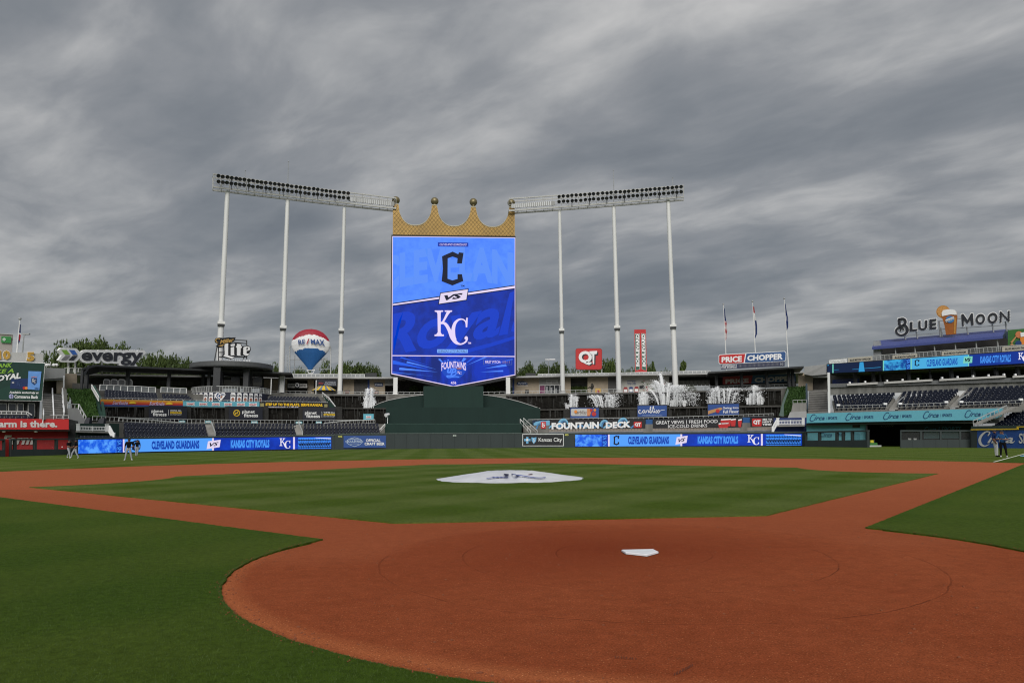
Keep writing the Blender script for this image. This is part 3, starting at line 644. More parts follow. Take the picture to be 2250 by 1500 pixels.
for k in range(-30, 60):
    for sg in (1, -1):
        seg = []
        for j in range(0, 100):
            y = 445+j*.75; x = 863+k*8.2+sg*(y-445)*.85
            ok = 864 < x < 1130 and crown_y(x)+1.6 < y < 515.5+3*(x-863)/268
            if ok: seg.append((x, y))
            if (not ok or j == 99) and len(seg) > 2:
                (xa, ya), (xb, yb) = seg[0], seg[-1]; lat.append([(xa-.28, ya), (xa+.28, ya), (xb+.28, yb), (xb-.28, yb)])
            if not ok: seg = []
tag(shp('crown_lattice', lat, CR, LAT, sb, .05), kind='stuff')
for (bx, by) in ((869.5, 437.5), (955, 439.5), (1040.5, 441.5), (1124.3, 443.5)):
    p = CR.pt(bx, by)+np.array([0, .8, 0]); mb = MB(); mb.ball(p, .84, 22, 14); mb.tube(p-np.array([0, 0, 1.2]), p-np.array([0, 0, .6]), .42, .42, 12); mb.build('crown_ball', mat('bronze_ball', (.23, .19, .10), .42, .5, var=.2, scale=1.), sb, True)
# ------------------------------------------------------------------ batter's eye behind the centre-field wall
C = Curve
be = thing('batters_eye', "dark green batter's eye of walls and banks below the video board", 'wall', plan(C(14), 997))
top = [(806, 899), (815, 894.5), (833, 886), (852, 879.5), (880, 874), (910, 869.5), (931, 867.5), (1062, 867.5), (1085, 870), (1110, 874.5), (1140, 882), (1165, 890), (1187, 897.5)]
strip('curved_wall', C(19), top, [(806, 925), (1187, 925)], EYEG, be, 0, 1.2, n=40)
strip('wall_coping', C(19), [(x, y-1.1) for x, y in top], [(x, y+.2) for x, y in top], CONCL, be, .1, 1.4, n=40)
strip('board_plinth', C(16.5), [(931, 848), (1062, 848)], [(931, 895), (1062, 895)], EYEG2, be, 0, 5)
strip('green_screen', C(12), [(808, 897), (860, 894.5), (1130, 894.5), (1187, 899)], [(808, 940), (1187, 940)], EYEG, be, 0, 1)
strip('green_screen', C(5), [(846, 931), (1146, 931)], [(846, 958), (1146, 958)], EYEG2, be, 0, 1)
strip('green_screen_cap', C(5), [(846, 930.3), (1146, 930.3)], [(846, 931.1), (1146, 931.1)], mat('green_steel', (.05, .11, .09), .5), be, .05, 1.1)
# floor slabs between the stepped green walls
def deck(name, surf0, d, x0, x1, py, m, parent, th=.3, n=0):
    """horizontal slab from a surface back by d metres, its front edge at photograph height py"""
    n = n or max(1, int(abs(x1-x0)/40)); z = zat(surf0, (x0+x1)/2, py); V = []; Fc = []
    for i in range(n+1):
        x = x0+(x1-x0)*i/n; a = plan(surf0, x, z); b = plan(surf0.o(d), x, z); dn = np.array([0, 0, -th]); V += [a, b, a+dn, b+dn]
    for i in range(n):
        k = 4*i; j = k+4; Fc += [(k, k+1, j+1, j), (k+2, j+2, j+3, k+3), (k, j, j+2, k+2), (k+1, k+3, j+3, j+1)]
    Fc += [(0, 2, 3, 1), (4*n, 4*n+1, 4*n+3, 4*n+2)]
    return mesh(name, V, Fc, m, parent)
deck('green_bank', C(5.9), 6.2, 846, 1146, 931.2, EYEG2, be); deck('green_bank', C(12.9), 6.3, 810, 1185, 896.5, EYEG2, be)
sp = thing('speaker_horn', "small white speaker horn on a post beside the left end of the batter's eye", 'speaker', plan(C(6), 851))
mb = MB(); a = plan(C(6), 851, zat(C(6), 851, 935)); b = plan(C(6), 851, zat(C(6), 851, 912)); mb.tube(a, b, .06); mb.tube(b+np.array([-.3, -.3, 0]), b+np.array([.2, .3, .2]), .35, .2, 10); mb.build('horn', SIGNW, sp)
# ------------------------------------------------------------------ outfield wall, in padded panels
ow = thing('outfield_wall', 'dark grey-green padded fence round the outfield', 'fence', plan(C(0), 1000))
def wall_run(x0, x1, step, ytop, ybot, m, parent, name='wall_pad', off=0., th=.5):
    n = max(1, round(abs(x1-x0)/step))
    for i in range(n):
        a = x0+(x1-x0)*i/n; b = x0+(x1-x0)*(i+1)/n; g = .12
        zt = (zat(C(off), a, ytop(a))+zat(C(off), b, ytop(b)))/2
        pa, pb = plan(C(off), a+g, -.05), plan(C(off), b-g, -.05); ha = zat(C(off), a, ytop(a))+.05; hb = zat(C(off), b, ytop(b))+.05
        ba, bb = nrm(np.array([pa[0], pa[1], 0]))*th, nrm(np.array([pb[0], pb[1], 0]))*th; z = np.array([0, 0, 1.])
        mb = MB(); mb.hexa([pa, pb, pb+bb, pa+ba, pa+z*ha, pb+z*hb, pb+bb+z*hb, pa+ba+z*ha]); mb.build(name, m, parent)
yt = lambda x: float(np.interp(x, [165, 340, 735, 760, 1000, 1250, 1265, 1765, 1775], [962.5, 960.5, 955.5, 952.5, 951.8, 952, 951, 949, 948.5]))
wall_run(166, 735, 28, yt, None, PADG, ow); wall_run(735, 1262, 26.3, yt, None, PADG, ow); wall_run(1262, 1772, 25.5, yt, None, PADG, ow)
strip('wall_cap', C(0), [(x, yt(x)-.9) for x in np.linspace(166, 1772, 80)], [(x, yt(x)+.4) for x in np.linspace(166, 1772, 80)], mat('fence_cap', (.10, .13, .12), .5), ow, .06, .6, n=80)
base = lambda x: float(np.interp(x, [165, 340, 735, 1000, 1265, 1765], [998.5, 993.5, 987, 985, 982.5, 980]))
def led_board(x0, x1, label, marks):
    b = thing('led_board', label, 'video board', plan(C(0), (x0+x1)/2))
    tp = lambda x: yt(x)+marks['t']; bt = lambda x: base(x)-marks['b']
    X = np.linspace(x0, x1, 25)
    strip('frame', C(0), [(x, tp(x)-1.2) for x in X], [(x, bt(x)+1.8) for x in X], BLACK, b, .05, .1, n=24)
    def seg(a, c, m, nm='screen', e=.10, t0=0., t1=1.):
        n = max(1, int((c-a)/20)); X = np.linspace(a, c, n+1); return strip(nm, C(0), [(x, tp(x)+(bt(x)-tp(x))*t0) for x in X], [(x, tp(x)+(bt(x)-tp(x))*t1) for x in X], m, b, e, 0, n)
    def q(a, c, t0, t1): return [(a, tp(a)+(bt(a)-tp(a))*t0), (c, tp(c)+(bt(c)-tp(c))*t0), (c, tp(c)+(bt(c)-tp(c))*t1), (a, tp(a)+(bt(a)-tp(a))*t1)]
    m = marks
    seg(m['x'][0], m['x'][1], SKYP); seg(m['x'][1], m['x'][2], BRT)
    Q = q(m['x'][1]+2, m['x'][2]-3, .06, .97); txt('lettering', 'NS VS', C(0), [Q[3], Q[0], Q[1], Q[2]], LETL, b, .14, bold=.02)
    seg(m['x'][2], m['x'][3], BRD); seg(m['x'][3], m['x'][4], BRT); seg(m['x'][4], m['x'][4]+4, PINK, 'screen_divider', .12); seg(m['x'][4]+4, m['x'][5], BRT)
    seg(m['x'][2], m['x'][2]+3.5, PINK, 'screen_divider', .12); seg(m['x'][3]-2, m['x'][3]+2, PINK, 'screen_divider', .12)
    cx, cw = m['c']; h = bt(cx)-tp(cx); shp('guardians_emblem', aff(CPOLY, cx, tp(cx)+h*.08, cw, h*.84, -.02), C(0), INKL, b, .14)
    txt('lettering', 'CLEVELAND GUARDIANS', C(0), q(*m['cg'], .17, .84), LETT, b, .16, bold=.055)
    a, c = m['vs']; h = bt(a)-tp(a); y = (tp(a)+bt(a))/2
    shp('versus_plate', [[(a+3, y-h*.25), (c, y-h*.38), (c-2.5, y+h*.22), (a, y+h*.38)]], C(0), PINK, b, .17)
    txt('lettering', 'VS', C(0), [(a+6.5, y-h*.12), (c-4.5, y-h*.2), (c-6.5, y+h*.1), (a+5, y+h*.2)], INKL, b, .3, bold=.03, shear=.2)
    txt('lettering', 'KANSAS CITY ROYALS', C(0), q(*m['kr'], .17, .84), LETL, b, .16, bold=.055)
    kx, kw = m['kc']; h = bt(kx)-tp(kx); shp('team_emblem', aff(KC, kx, tp(kx)+h*.08, kw, h*.84), C(0), LAMPW, b, .14)
    a, c = m['pic']; seg(a, c, led('led_sky_lamps', (60, 140, 250)), 'screen', .12, .06, .98)
    X = []
    n = 13
    for k in range(n+1):
        x = a+2+(c-a-4)*k/n; y0, y1 = tp(x), bt(x); X.append([(x-.45, y0+3), (x+.45, y0+3), (x+.45, y1-1), (x-.45, y1-1)])
        if k < n:
            x2 = a+2+(c-a-4)*(k+1)/n
            for t in (.25, .55): X.append([(x, y0+(y1-y0)*t), (x+.8, y0+(y1-y0)*t), (x2, y0+(y1-y0)*(t+.28)), (x2-.8, y0+(y1-y0)*(t+.28))])
            X.append(circ((x+x2)/2, y0+(y1-y0)*.66, 1.9, 2.2, 10))
    for t in (.22, .52, .84): X.append(q(a, c, t, t+.07))
    for k, pp in enumerate(X): shp('screen_graphic', [pp], C(0), INKL, b, .14+.0006*k) if False else None
    shp('screen_graphic', X, C(0), INKL, b, .15)
    shp('screen_graphic', [[(a+(c-a)*.55, tp(a)+1.2), (c, tp(c)+3.6), (c, tp(c)+5.4), (a+(c-a)*.5, tp(a)+1.8)]], C(0), LAMPW, b, .17)
led_board(172, 728, 'long lit ribbon board on the left-centre outfield fence', dict(t=3.2, b=2.2, x=(172, 256, 270, 468, 644, 728), c=(290, 17), cg=(333, 438), vs=(454, 485), kr=(507, 592), kc=(614, 24), pic=(655, 727)))
led_board(1263, 1762, 'long lit ribbon board on the right-centre outfield fence', dict(t=3.4, b=2., x=(1264, 1322, 1336, 1497, 1672, 1762), c=(1348, 13), cg=(1380, 1470), vs=(1484, 1511), kr=(1533, 1622), kc=(1642, 26), pic=(1683, 1760)))
YN = mat('distance_yellow', (.70, .68, .15), .6)
for s_, x, y, w_, m_ in (('405', 742.5, 956.5, 9, YN), ('410', 995, 954.5, 7.5, mat('distance_pale', (.6, .68, .62), .6)), ('405', 1241, 952.8, 8, YN), ('365', 1768.5, 969.5, 10, YN)):
    txt('distance_number', s_, C(0) if x < 1760 else C(0), (x, y, x+w_, y+4), m_, ow, .06, bold=.02)
def board(name, label, cat, surf, poly, m, th=.12, eps=.1, z=None):
    """a flat sign: an Empty and its panel; returns it with the upright plane its face lies in"""
    xs = [p[0] for p in poly]; fs = flat(surf, min(xs), max(xs)); x = sum(xs)/len(xs); t = thing(name, label, cat, plan(fs, x, 0 if z is None else z))
    shp('panel', [poly], fs, m, t, eps, th)
    return t, fs
wb, WS = board('craft_beer_sign', 'blue craft beer sign on the fence left of centre field', 'sign', C(0), rect(755, 957, 848, 983.5, -.5), BLUEB)
dia = mat('pale_print', (.50, .60, .74), .6)
txt('lettering', 'OFFICIAL', WS, (804, 964, 836, 970.2), SIGNW, wb, .13, bold=.03); txt('lettering', 'CRAFT BEER', WS, (801, 971.5, 845, 977.5), SIGNW, wb, .13, bold=.03)
shp('diamond_badge', stroke([(759, 969.5, .9), (767, 964, .9), (779, 960.5, .9), (791, 964, .9), (798, 969.5, .9), (791, 976, .9), (779, 980.5, .9), (767, 976, .9), (759, 969.5, .9)], sm=1), WS, dia, wb, .13)
txt('lettering', 'BOULEVARD', WS, (763, 966.3, 795, 972), dia, wb, .13, bold=.02); shp('diamond_badge', [rect(769, 974, 789, 974.8), rect(769, 963.8, 789, 964.6)], WS, dia, wb, .13)
kb, KS = board('insurance_sign', 'black sign with two blue health emblems on the fence right of centre field', 'sign', C(0), rect(1148, 953, 1238.5, 979.5), SIGNW)
shp('panel_face', [rect(1149.2, 954.2, 1237.3, 978.3)], KS, BLACK, kb, .12)
HB = mat('health_blue', (.16, .42, .68), .5); shp('cross_emblem', [rect(1156, 959.5, 1161, 974), rect(1151.5, 963.5, 1165.5, 968.5)], KS, HB, kb, .14); shp('cross_emblem', [circ(1158.5, 966, 2.6)], KS, SIGNW, kb, .155)
shp('shield_emblem', [[(1167.5, 960), (1173, 961), (1178.8, 960), (1178, 968), (1173, 975), (1168.3, 968)]], KS, HB, kb, .14); shp('shield_emblem', stroke([(1173, 962.5, .9), (1173, 973, .9)], sm=1)+stroke([(1170.5, 964, .7), (1173, 966, .7), (1175.5, 968, .7), (1172, 970, .7)]), KS, SIGNW, kb, .155)
txt('lettering', 'Kansas City', KS, (1183.5, 961, 1234.5, 972.5), SIGNW, kb, .14, bold=.005)
# ------------------------------------------------------------------ floodlight masts and trusses
LC = C(27)
def light_bank(label, poles, ends, lamps, cells, antennas, side):
    t = thing('floodlight_truss', label, 'floodlight', plan(LC, poles[1][0]))
    pp = []
    for (xm, ym, ytp, wpx) in poles:
        p = LC.pt(xm, ym); base_ = np.array([p[0], p[1], 0.]); zt = None
        lo, hi = 5., 80.
        for _ in range(40):
            z = (lo+hi)/2; v = np.array([p[0], p[1], z])-CAM; py = 750-FPX*(v@U2)/(v@Fv); lo, hi = (z, hi) if py > ytp else (lo, z)
        rr = .92*wpx/2*np.linalg.norm(p-CAM)/FPX; zb = p[2]
        mb = MB(); mb.tube(base_, (p[0], p[1], zb), rr*1.12, rr*1.0, 24); mb.tube((p[0], p[1], zb), (p[0], p[1], z), rr*.92, rr*.78, 24); mb.build('mast', POLEW, t)
        bk = nrm(np.array([p[0], p[1], 0]))
        mb = MB(); mb.box((p[0]-bk[0]*.2, p[1]-bk[1]*.2, zb-.25), rr*2+.25, rr*2+.3, .5, np.array([bk[1], -bk[0], 0])); mb.build('junction_box', WHITE, t)
        mb = MB(); mb.box((p[0]-bk[0]*.2, p[1]-bk[1]*.2, zb-.62), rr*2+.15, rr*2+.2, .36, np.array([bk[1], -bk[0], 0])); mb.build('junction_box', DARKM, t)
        zf = zat(LC, poles[1][0], 866); mb = MB(); mb.tube((p[0], p[1], zf), (p[0], p[1], zf+.9), rr*1.9, rr*1.15, 12); mb.build('mast_footing', CONCL, t)
        pp.append((p, z))
    # box truss following the mast heads
    (x0, yt0, yb0), (x1, yt1, yb1), bow = ends
    zc = np.mean([z for _, z in pp]); ztp = zat(LC, x0, yt0)
    nb = cells; A = []
    mb = MB()
    for d in (0, 1.9):
        prev = None
        for i in range(nb+1):
            u = i/nb; x = x0+(x1-x0)*u
            qt = LC.pt(x, yt0+(yt1-yt0)*u+bow*4*u*(1-u)); qb = LC.pt(x, yb0+(yb1-yb0)*u+bow*4*u*(1-u)); bk = nrm(np.array([qt[0], qt[1], 0])); qt = qt+bk*(d-.9); qb = qb+bk*(d-.9)
            if d == 0: A.append((qt, qb))
            mb.beam(qb, qt, .08)
            if prev is not None:
                mb.beam(prev[0], qt, .2 if d == 0 else .12, .25); mb.beam(prev[1], qb, .26, .34)
                (mb.beam(prev[0], qb, .06) if i % 2 else mb.beam(prev[1], qt, .06)); mb.beam((prev[0]+prev[1])/2, (qt+qb)/2, .07)
            prev = (qt, qb)
    for k in range(nb): mb.beam(A[k][0], A[k][0]+nrm(np.array([A[k][0][0], A[k][0][1], 0]))*1.9, .08); mb.beam(A[k][1], A[k][1]+nrm(np.array([A[k][1][0], A[k][1][1], 0]))*1.9, .08)
    tag(mb.build('truss', mat('truss_steel', (.42, .42, .40), .5, var=.15), t), kind='stuff')
    hood = None
    la, lb, nl = lamps
    for i in range(nl):
        u0 = (la+(lb-la)*i/(nl-1)-x0)/(x1-x0); f = u0*nb; k = min(nb-1, int(f)); g = f-k; T = A[k][0]*(1-g)+A[k+1][0]*g; B = A[k][1]*(1-g)+A[k+1][1]*g
        bk = nrm(np.array([T[0], T[1], 0]))
        if i % 4 == 3: 
            mv = MB(); mv.beam(B-bk*.3, T-bk*.3, .12); mv.build('lamp_hanger', DARKM, t)
        for v in (.80, .36):
            c = B+(T-B)*v-bk*.75+np.array([random.uniform(-.06, .06), 0, random.uniform(-.05, .05)])
            tilt = np.array([-bk[0]*.8, -bk[1]*.8, -.45])+np.array([random.uniform(-.45, .45), random.uniform(-.2, .2), 0]); tilt = nrm(tilt)
            if hood is None:
                mm = MB(); n_ = 14; prof = [(-.42, .14), (-.30, .30), (-.05, .44), (.14, .47), (.16, .43), (.02, .36)]
                for (za, ra), (zb_, rb) in zip(prof, prof[1:]):
                    k0 = len(mm.V); mm.V += [(ra*math.cos(a), ra*math.sin(a), za) for a in np.arange(n_)*2*PI/n_]+[(rb*math.cos(a), rb*math.sin(a), zb_) for a in np.arange(n_)*2*PI/n_]
                    mm.F += [(k0+q, k0+(q+1) % n_, k0+(q+1) % n_+n_, k0+q+n_) for q in range(n_)]; mm.M += [0]*n_
                mm.V += [(.36*math.cos(a), .36*math.sin(a), .02) for a in np.arange(n_)*2*PI/n_]; mm.F += [tuple(range(len(mm.V)-n_, len(mm.V)))]; mm.M += [1]
                hood = mm.build('floodlight', [DARKM, mat('lamp_lens', (.03, .03, .035), .2, spec=.5)]); hood.parent = t; o = hood
            else: o = link(hood.copy(), t)
            o.rotation_mode = 'QUATERNION'; o.rotation_quaternion = Vector(tilt).to_track_quat('Z', 'Y'); o.location = Vector(c-wloc(t)); o.scale = (.82,)*3
    mb = MB()
    for i in range(cells*2):       # floodlight-less bays near the board: reflective boxes and louvres
        u = side[0]+(side[1]-side[0])*i/(cells*2-1); f = (u-x0)/(x1-x0)*nb; k = min(nb-1, max(0, int(f))); g = f-k; T = A[k][0]*(1-g)+A[k+1][0]*g; B = A[k][1]*(1-g)+A[k+1][1]*g; bk = nrm(np.array([T[0], T[1], 0])); rt = np.array([bk[1], -bk[0], 0])
        mb.m = 0 if i % 2 else 1; c = B+(T-B)*.18-bk*.15; mb.box(c, .8, .15, .9, rt)
    tag(mb.build('equipment_box', [mat('box_grey', (.30, .30, .29), .6), GREYM], t), kind='stuff')
    for (ax_, ya, yb) in antennas:
        a = LC.pt(ax_, yb); d = ray(ax_, ya); mb = MB(); z = CAM[2]+(d[2]/math.hypot(d[0], d[1]))*math.hypot(a[0]-CAM[0], a[1]-CAM[1]); mb.tube(a-np.array([0, 0, 1]), (a[0], a[1], z), .10, .04, 6); mb.ball((a[0], a[1], z), .12, 6, 4); mb.build('antenna', GREYM, t)
light_bank('left floodlight truss on three white masts beside the crowned video board', [(486, 710, 420, 12.5), (622, 719, 440, 11.5), (750, 725, 457, 10)], ((468, 386, 414), (870, 439, 461), 1.2), (479, 764, 31), 22, [(632, 355, 410), (538, 375, 396)], (770, 862))
light_bank('right floodlight truss on three white masts beside the crowned video board', [(1234, 725, 463, 10), (1356, 719, 455, 11.5), (1479, 716, 440, 12)], ((1118, 440, 466), (1502, 411, 436), 1.0), (1228, 1497, 29), 20, [(1349, 374, 428), (1479, 391, 412)], (1128, 1215))
# ------------------------------------------------------------------ general builders for the stands
NAVYR = mat('seat_row_step', (.05, .052, .056), .95, var=.25, scale=1., streak=True)
seat_mb = MB(); seat_mb.hexa([(-.22, .10, .0), (.22, .10, .0), (.22, .16, .0), (-.22, .16, .0), (-.21, .14, .40), (.21, .14, .40), (.21, .20, .40), (-.21, .20, .40)]); seat_mb.hexa([(-.23, .20, .06), (.23, .20, .06), (.23, .25, .06), (-.23, .25, .06), (-.22, .26, .50), (.22, .26, .50), (.22, .31, .50), (-.22, .31, .50)])
seat_mb.box((0, .05, -.40), .08, .3, .40); seat_mb.m = 1; seat_mb.box((.27, .02, .22), .06, .10, .04); seat_mb.box((-.10, .235, .40), .04, .02, .04); seat_mb.m = 0
SEATV = np.array(seat_mb.V); SEATF = seat_mb.F; SEATM = seat_mb.M
seat_me = bpy.data.meshes.new('stadium_seat'); seat_me.from_pydata(SEATV.tolist(), [], SEATF); seat_me.materials.append(NAVYS); seat_me.materials.append(SEATC); seat_me.polygons.foreach_set('material_index', SEATM)
bulk_V = []; bulk_F = []; bulk_M = []; nb_ = [0]; single = []
def put_seat(p, ang_, one=None):
    if one: single.append((np.linalg.norm(p-CAM), p, ang_, one)); return
    bulk(p, ang_)
def bulk(p, a):
    c, s = math.cos(a), math.sin(a); V = SEATV @ np.array([[c, s, 0], [-s, c, 0], [0, 0, 1]])+p; bulk_V.append(V); bulk_F.append(np.array([f for f in SEATF])+nb_[0]); bulk_M.extend(SEATM); nb_[0] += len(V)
def seating(name, label, surf, x0, x1, rows, o0, tread, steps=True, one=None, skip=(), m=None, pitch=.56, first_floor=None, x0b=None, x1b=None):
    """tiered bank: rows = photograph heights of the seat-back tops, front to back, read at the middle of the bank"""
    t = thing(name, label, 'seating', plan(surf.o(o0), (x0+x1)/2)); k = len(rows); zs = []
    x0b = x0 if x0b is None else x0b; x1b = x1 if x1b is None else x1b
    for i, y in enumerate(rows):
        f = i/max(1, k-1); a, b = x0+(x0b-x0)*f, x1+(x1b-x1)*f; off = o0+i*tread; sf = surf.o(off); z = zat(sf, (x0+x1)/2, y)-.92; zs.append(z)
        n = max(1, int(abs(b-a)/45)); V = []; Fc = []
        for j in range(n+1):
            x = a+(b-a)*j/n; p = plan(surf.o(off-.35), x, z); q = plan(surf.o(off-.35+tread), x, z); V += [p, q, p-np.array([0, 0, .7])]
        for j in range(n): c = 3*j; Fc += [(c, c+3, c+4, c+1), (c, c+2, c+5, c+3)]
        mesh('step', V, Fc, m or NAVYR, t)
        A, B = plan(sf, a, z), plan(sf, b, z); n = max(1, int(np.linalg.norm(B-A)/pitch))
        for j in range(n):
            x = a+(b-a)*(j+.5)/n
            if any(s0 < x < s1 for s0, s1 in skip): continue
            p = plan(sf, x, z+.42); bk = surf.back(p); put_seat(p, math.atan2(bk[1], bk[0])-PI/2, one)
    return t
def railing(label, surf, pl, h_px, step, m=RAILM, name='railing', mesh_fill=None, w_=.07, cat='railing', toprail=.09, mid=False, group=None):
    """posts and rails along a photograph polyline of the top rail; h_px = its height in pixels"""
    t = thing(name, label, cat, surf.pt(*pl[0])-np.array([0, 0, 1.]), group); L = abs(pl[-1][0]-pl[0][0]); n = max(1, round(L/step)); P = []
    xs = [p[0] for p in pl]; ys = [p[1] for p in pl]
    for i in range(n+1):
        x = pl[0][0]+(pl[-1][0]-pl[0][0])*i/n; y = float(np.interp(x, xs, ys) if xs[-1] > xs[0] else np.interp(x, xs[::-1], ys[::-1])); a = surf.pt(x, y); b = surf.pt(x, y+h_px); b = np.array([a[0], a[1], b[2]]); P.append((a, b))
        mb = MB(); mb.beam(b, a, w_); mb.build('post', m, t)
    mb = MB()
    for (a, b), (c, d) in zip(P, P[1:]):
        mb.beam(a, c, toprail)
        if mid: mb.beam(a*.5+b*.5, c*.5+d*.5, .05)
    mb.build('handrail', m, t)
    mb = MB()
    for (a, b), (c, d) in zip(P, P[1:]): mb.beam(a*.12+b*.88, c*.12+d*.88, .035)
    mb.build('bottom_rail', m, t)
    if mesh_fill:
        mb = MB()
        for (a, b), (c, d) in zip(P, P[1:]): mb.quad(a, c, d, b)
        mb.build('infill', mesh_fill, t)
    return t
def screenmat(name, col, a):
    m = mat(name, col, .6, var=.1); b = m.node_tree.nodes['Principled BSDF']; b.inputs['Alpha'].default_value = a; return m
MESHF = screenmat('railing_mesh', (.24, .25, .25), .35); MESHL = screenmat('railing_glass', (.34, .37, .38), .5); MESHD = screenmat('dark_mesh', (.03, .033, .033), .35)
def waterfall(label, surf, x0, x1, yt0, yt1, yb0, yb1, pillars=(), streaks=26, name='rock_waterfall', n=40):
    """rough wet stone wall with thin white runs of water"""
    t = thing(name, label, 'waterfall', plan(surf, (x0+x1)/2)); V = []; Fc = []; m_ = 9
    for i in range(n+1):
        u = i/n; x = x0+(x1-x0)*u; a = surf.pt(x, yt0+(yt1-yt0)*u); b = surf.pt(x, yb0+(yb1-yb0)*u); bk = surf.back(a)
        for j in range(m_+1): p = a+(b-a)*j/m_; V.append(p+bk*(random.uniform(-.06, .06)+.08*math.sin(i*1.3)*(j > 0)))
    for i in range(n):
        for j in range(m_): k = i*(m_+1)+j; Fc.append((k, k+m_+1, k+m_+2, k+1))
    mesh('stone_face', V, Fc, STONE, t)
    strip('stone_lip', surf, [(x0, yt0-.8), (x1, yt1-.8)], [(x0, yt0+1.6), (x1, yt1+1.6)], mat('stone_lip', (.04, .037, .032), .7, var=.4, scale=4), t, .4, 1., n=n)
    P = []
    for i in range(streaks):
        u = random.random(); x = x0+(x1-x0)*u; ya = yt0+(yt1-yt0)*u+1; yb = yb0+(yb1-yb0)*u; q = random.random(); w_ = random.uniform(.12, .45)
        if random.random() < .5: ya += (yb-ya)*random.random()*.6
        yb = ya+(yb-ya)*random.uniform(.3, 1.)
        P.append([(x-w_, ya), (x+w_, ya), (x+w_*.5+random.uniform(-.4, .4), yb), (x-w_*.7, yb)])
    if P: tag(shp('water_streaks', P, surf, mat('running_water', (.07, .07, .066), .3, var=.4, scale=6), t, .5), kind='stuff')
    for (a, b) in pillars: strip('stone_pier', surf, [(a, yt0-.3), (b, yt0-.3)], [(a, yb0), (b, yb0)], mat('stone_pier', (.028, .027, .025), .85, var=.35, scale=3), t, .9, 1.2, n=1)
    return t
# terraces under everything, so that nothing floats
def terrace(name, x0, x1, off0, off1, py, m):
    n = max(2, int((x1-x0)/40)); z = zat(C(off0), (x0+x1)/2, py); V = []; Fc = []
    for i in range(n+1):
        x = x0+(x1-x0)*i/n; a = plan(C(off0), x, z); b = plan(C(off1), x, z); V += [a, b, (a[0], a[1], -.05), (b[0], b[1], -.05)]
    for i in range(n): k = 4*i; j = k+4; Fc += [(k, j, j+1, k+1), (k, k+2, j+2, j)]
    Fc += [(0, 1, 3, 2), (4*n, 4*n+2, 4*n+3, 4*n+1)]
    return tag(mesh(name, V, Fc, m), kind='structure')
terrace('terrace', 150, 1765, 25, 70, 866, CONCD)
terrace('terrace', 200, 812, 20.5, 25, 868, CONCD); terrace('terrace', 1180, 1720, 20.5, 25, 900, mat('pool_floor', (.06, .06, .06), .4))
terrace('terrace', 200, 850, 8, 12, 931, CONCD); terrace('terrace', 1150, 1772, 9, 16.2, 931, CONCD)
# ------------------------------------------------------------------ left field: lower seats
B1 = seating('seating_bank', 'lower bank of dark navy seats nearest the white balustrade, above the left ribbon board', C(0), 276, 458, [955.5, 951, 944, 936.5, 929.5], 1.2, .9, x0b=270, x1b=450)
B2 = seating('seating_bank', 'middle lower bank of dark navy seats above the team names on the left ribbon board', C(0), 474, 652, [956, 952, 945, 937, 929.5], 1.2, .9, x0b=470, x1b=650)
B3 = seating('seating_bank', "lower bank of dark navy seats beside the batter's eye", C(0), 666, 838, [955, 950, 944, 936.5, 929.5], 1.2, .9, x1b=832)
B4 = seating('seating_bank', 'two low rows of navy seats under the white balustrade in left field', C(0), 176, 262, [960, 957.2], 1., .7)
for (a, b, la) in ((458, 474, 'concrete stair between the first and middle lower seat banks in left field'), (652, 666, 'concrete stair left of the last lower seat bank in left field')):
    t = thing('aisle_stair', la, 'stairs', plan(C(1), a))
    for i in range(10): strip('step', C(1+.45*i), [(a-i*.8, 954-2.4*i), (b-i*.8, 954-2.4*i)], [(a-i*.8, 958-2.4*i), (b-i*.8, 958-2.4*i)], CONC, t, 0, .45, n=1)
    mb = MB(); mb.beam(C(1.).pt(b-1, 949), C(5.).pt(b-10, 925), .08); mb.beam(C(1.).pt(b-1, 953), C(5.).pt(b-10, 929), .05); mb.beam(C(1.).pt(b-1, 949), C(1.).pt(b-1, 957), .08); mb.beam(C(5.).pt(b-10, 925), C(5.).pt(b-10, 931), .08); mb.build('handrail', RAILM, t)
R_ = C(6.5)
railing('long steel walkway railing behind the lower left-field seats', R_, [(204, 913.5), (300, 918), (420, 921), (560, 922.5), (700, 923), (790, 922)], 10, 9.4, w_=.05, toprail=.06)
railing('sloping white ramp rail rising from the walkway behind the first lower seat bank', C(6.2), [(262, 918), (330, 922), (396, 928)], 8, 9, RAILM, w_=.05, toprail=.13)
railing("sloping ramp rail climbing to the small teal sign beside the batter's eye", C(6.2), [(712, 929), (760, 924), (824, 921.5)], 8, 9, RAILM, w_=.05, toprail=.13)
railing("white stair rail leaning against the left end of the batter's eye", C(4), [(825, 953), (846, 931)], 6, 8, WHITE, toprail=.14)
MINI = mat('mini_sign_teal', (.28, .55, .60), .6)
for (x0, y0, x1, la) in ((394, 923.5, 407, 'tiny teal sign on the walkway railing left of the first aisle'), (451, 924, 463, 'tiny teal sign on the railing above the first seat aisle'), (552, 925, 566, 'tiny teal sign on the railing above the middle lower seats'), (650, 925.5, 664, 'tiny teal sign on the railing above the second seat aisle'), (694, 925.5, 707, 'tiny teal sign on the railing right of the second aisle')):
    t, fs = board('railing_sign', la, 'sign', C(6.3), rect(x0, y0, x1, y0+5), MINI, .03, z=zat(C(6.3), x0, y0))
    shp('bow_tie_emblem', [[(x0+2, y0+1.2), ((x0+x1)/2, y0+1.9), (x1-2, y0+1.2), (x1-2, y0+3.9), ((x0+x1)/2, y0+3.3), (x0+2, y0+3.9)]], fs, SIGNW, t, .15)
SON_R = mat('sonic_red', (.50, .06, .07), .6)
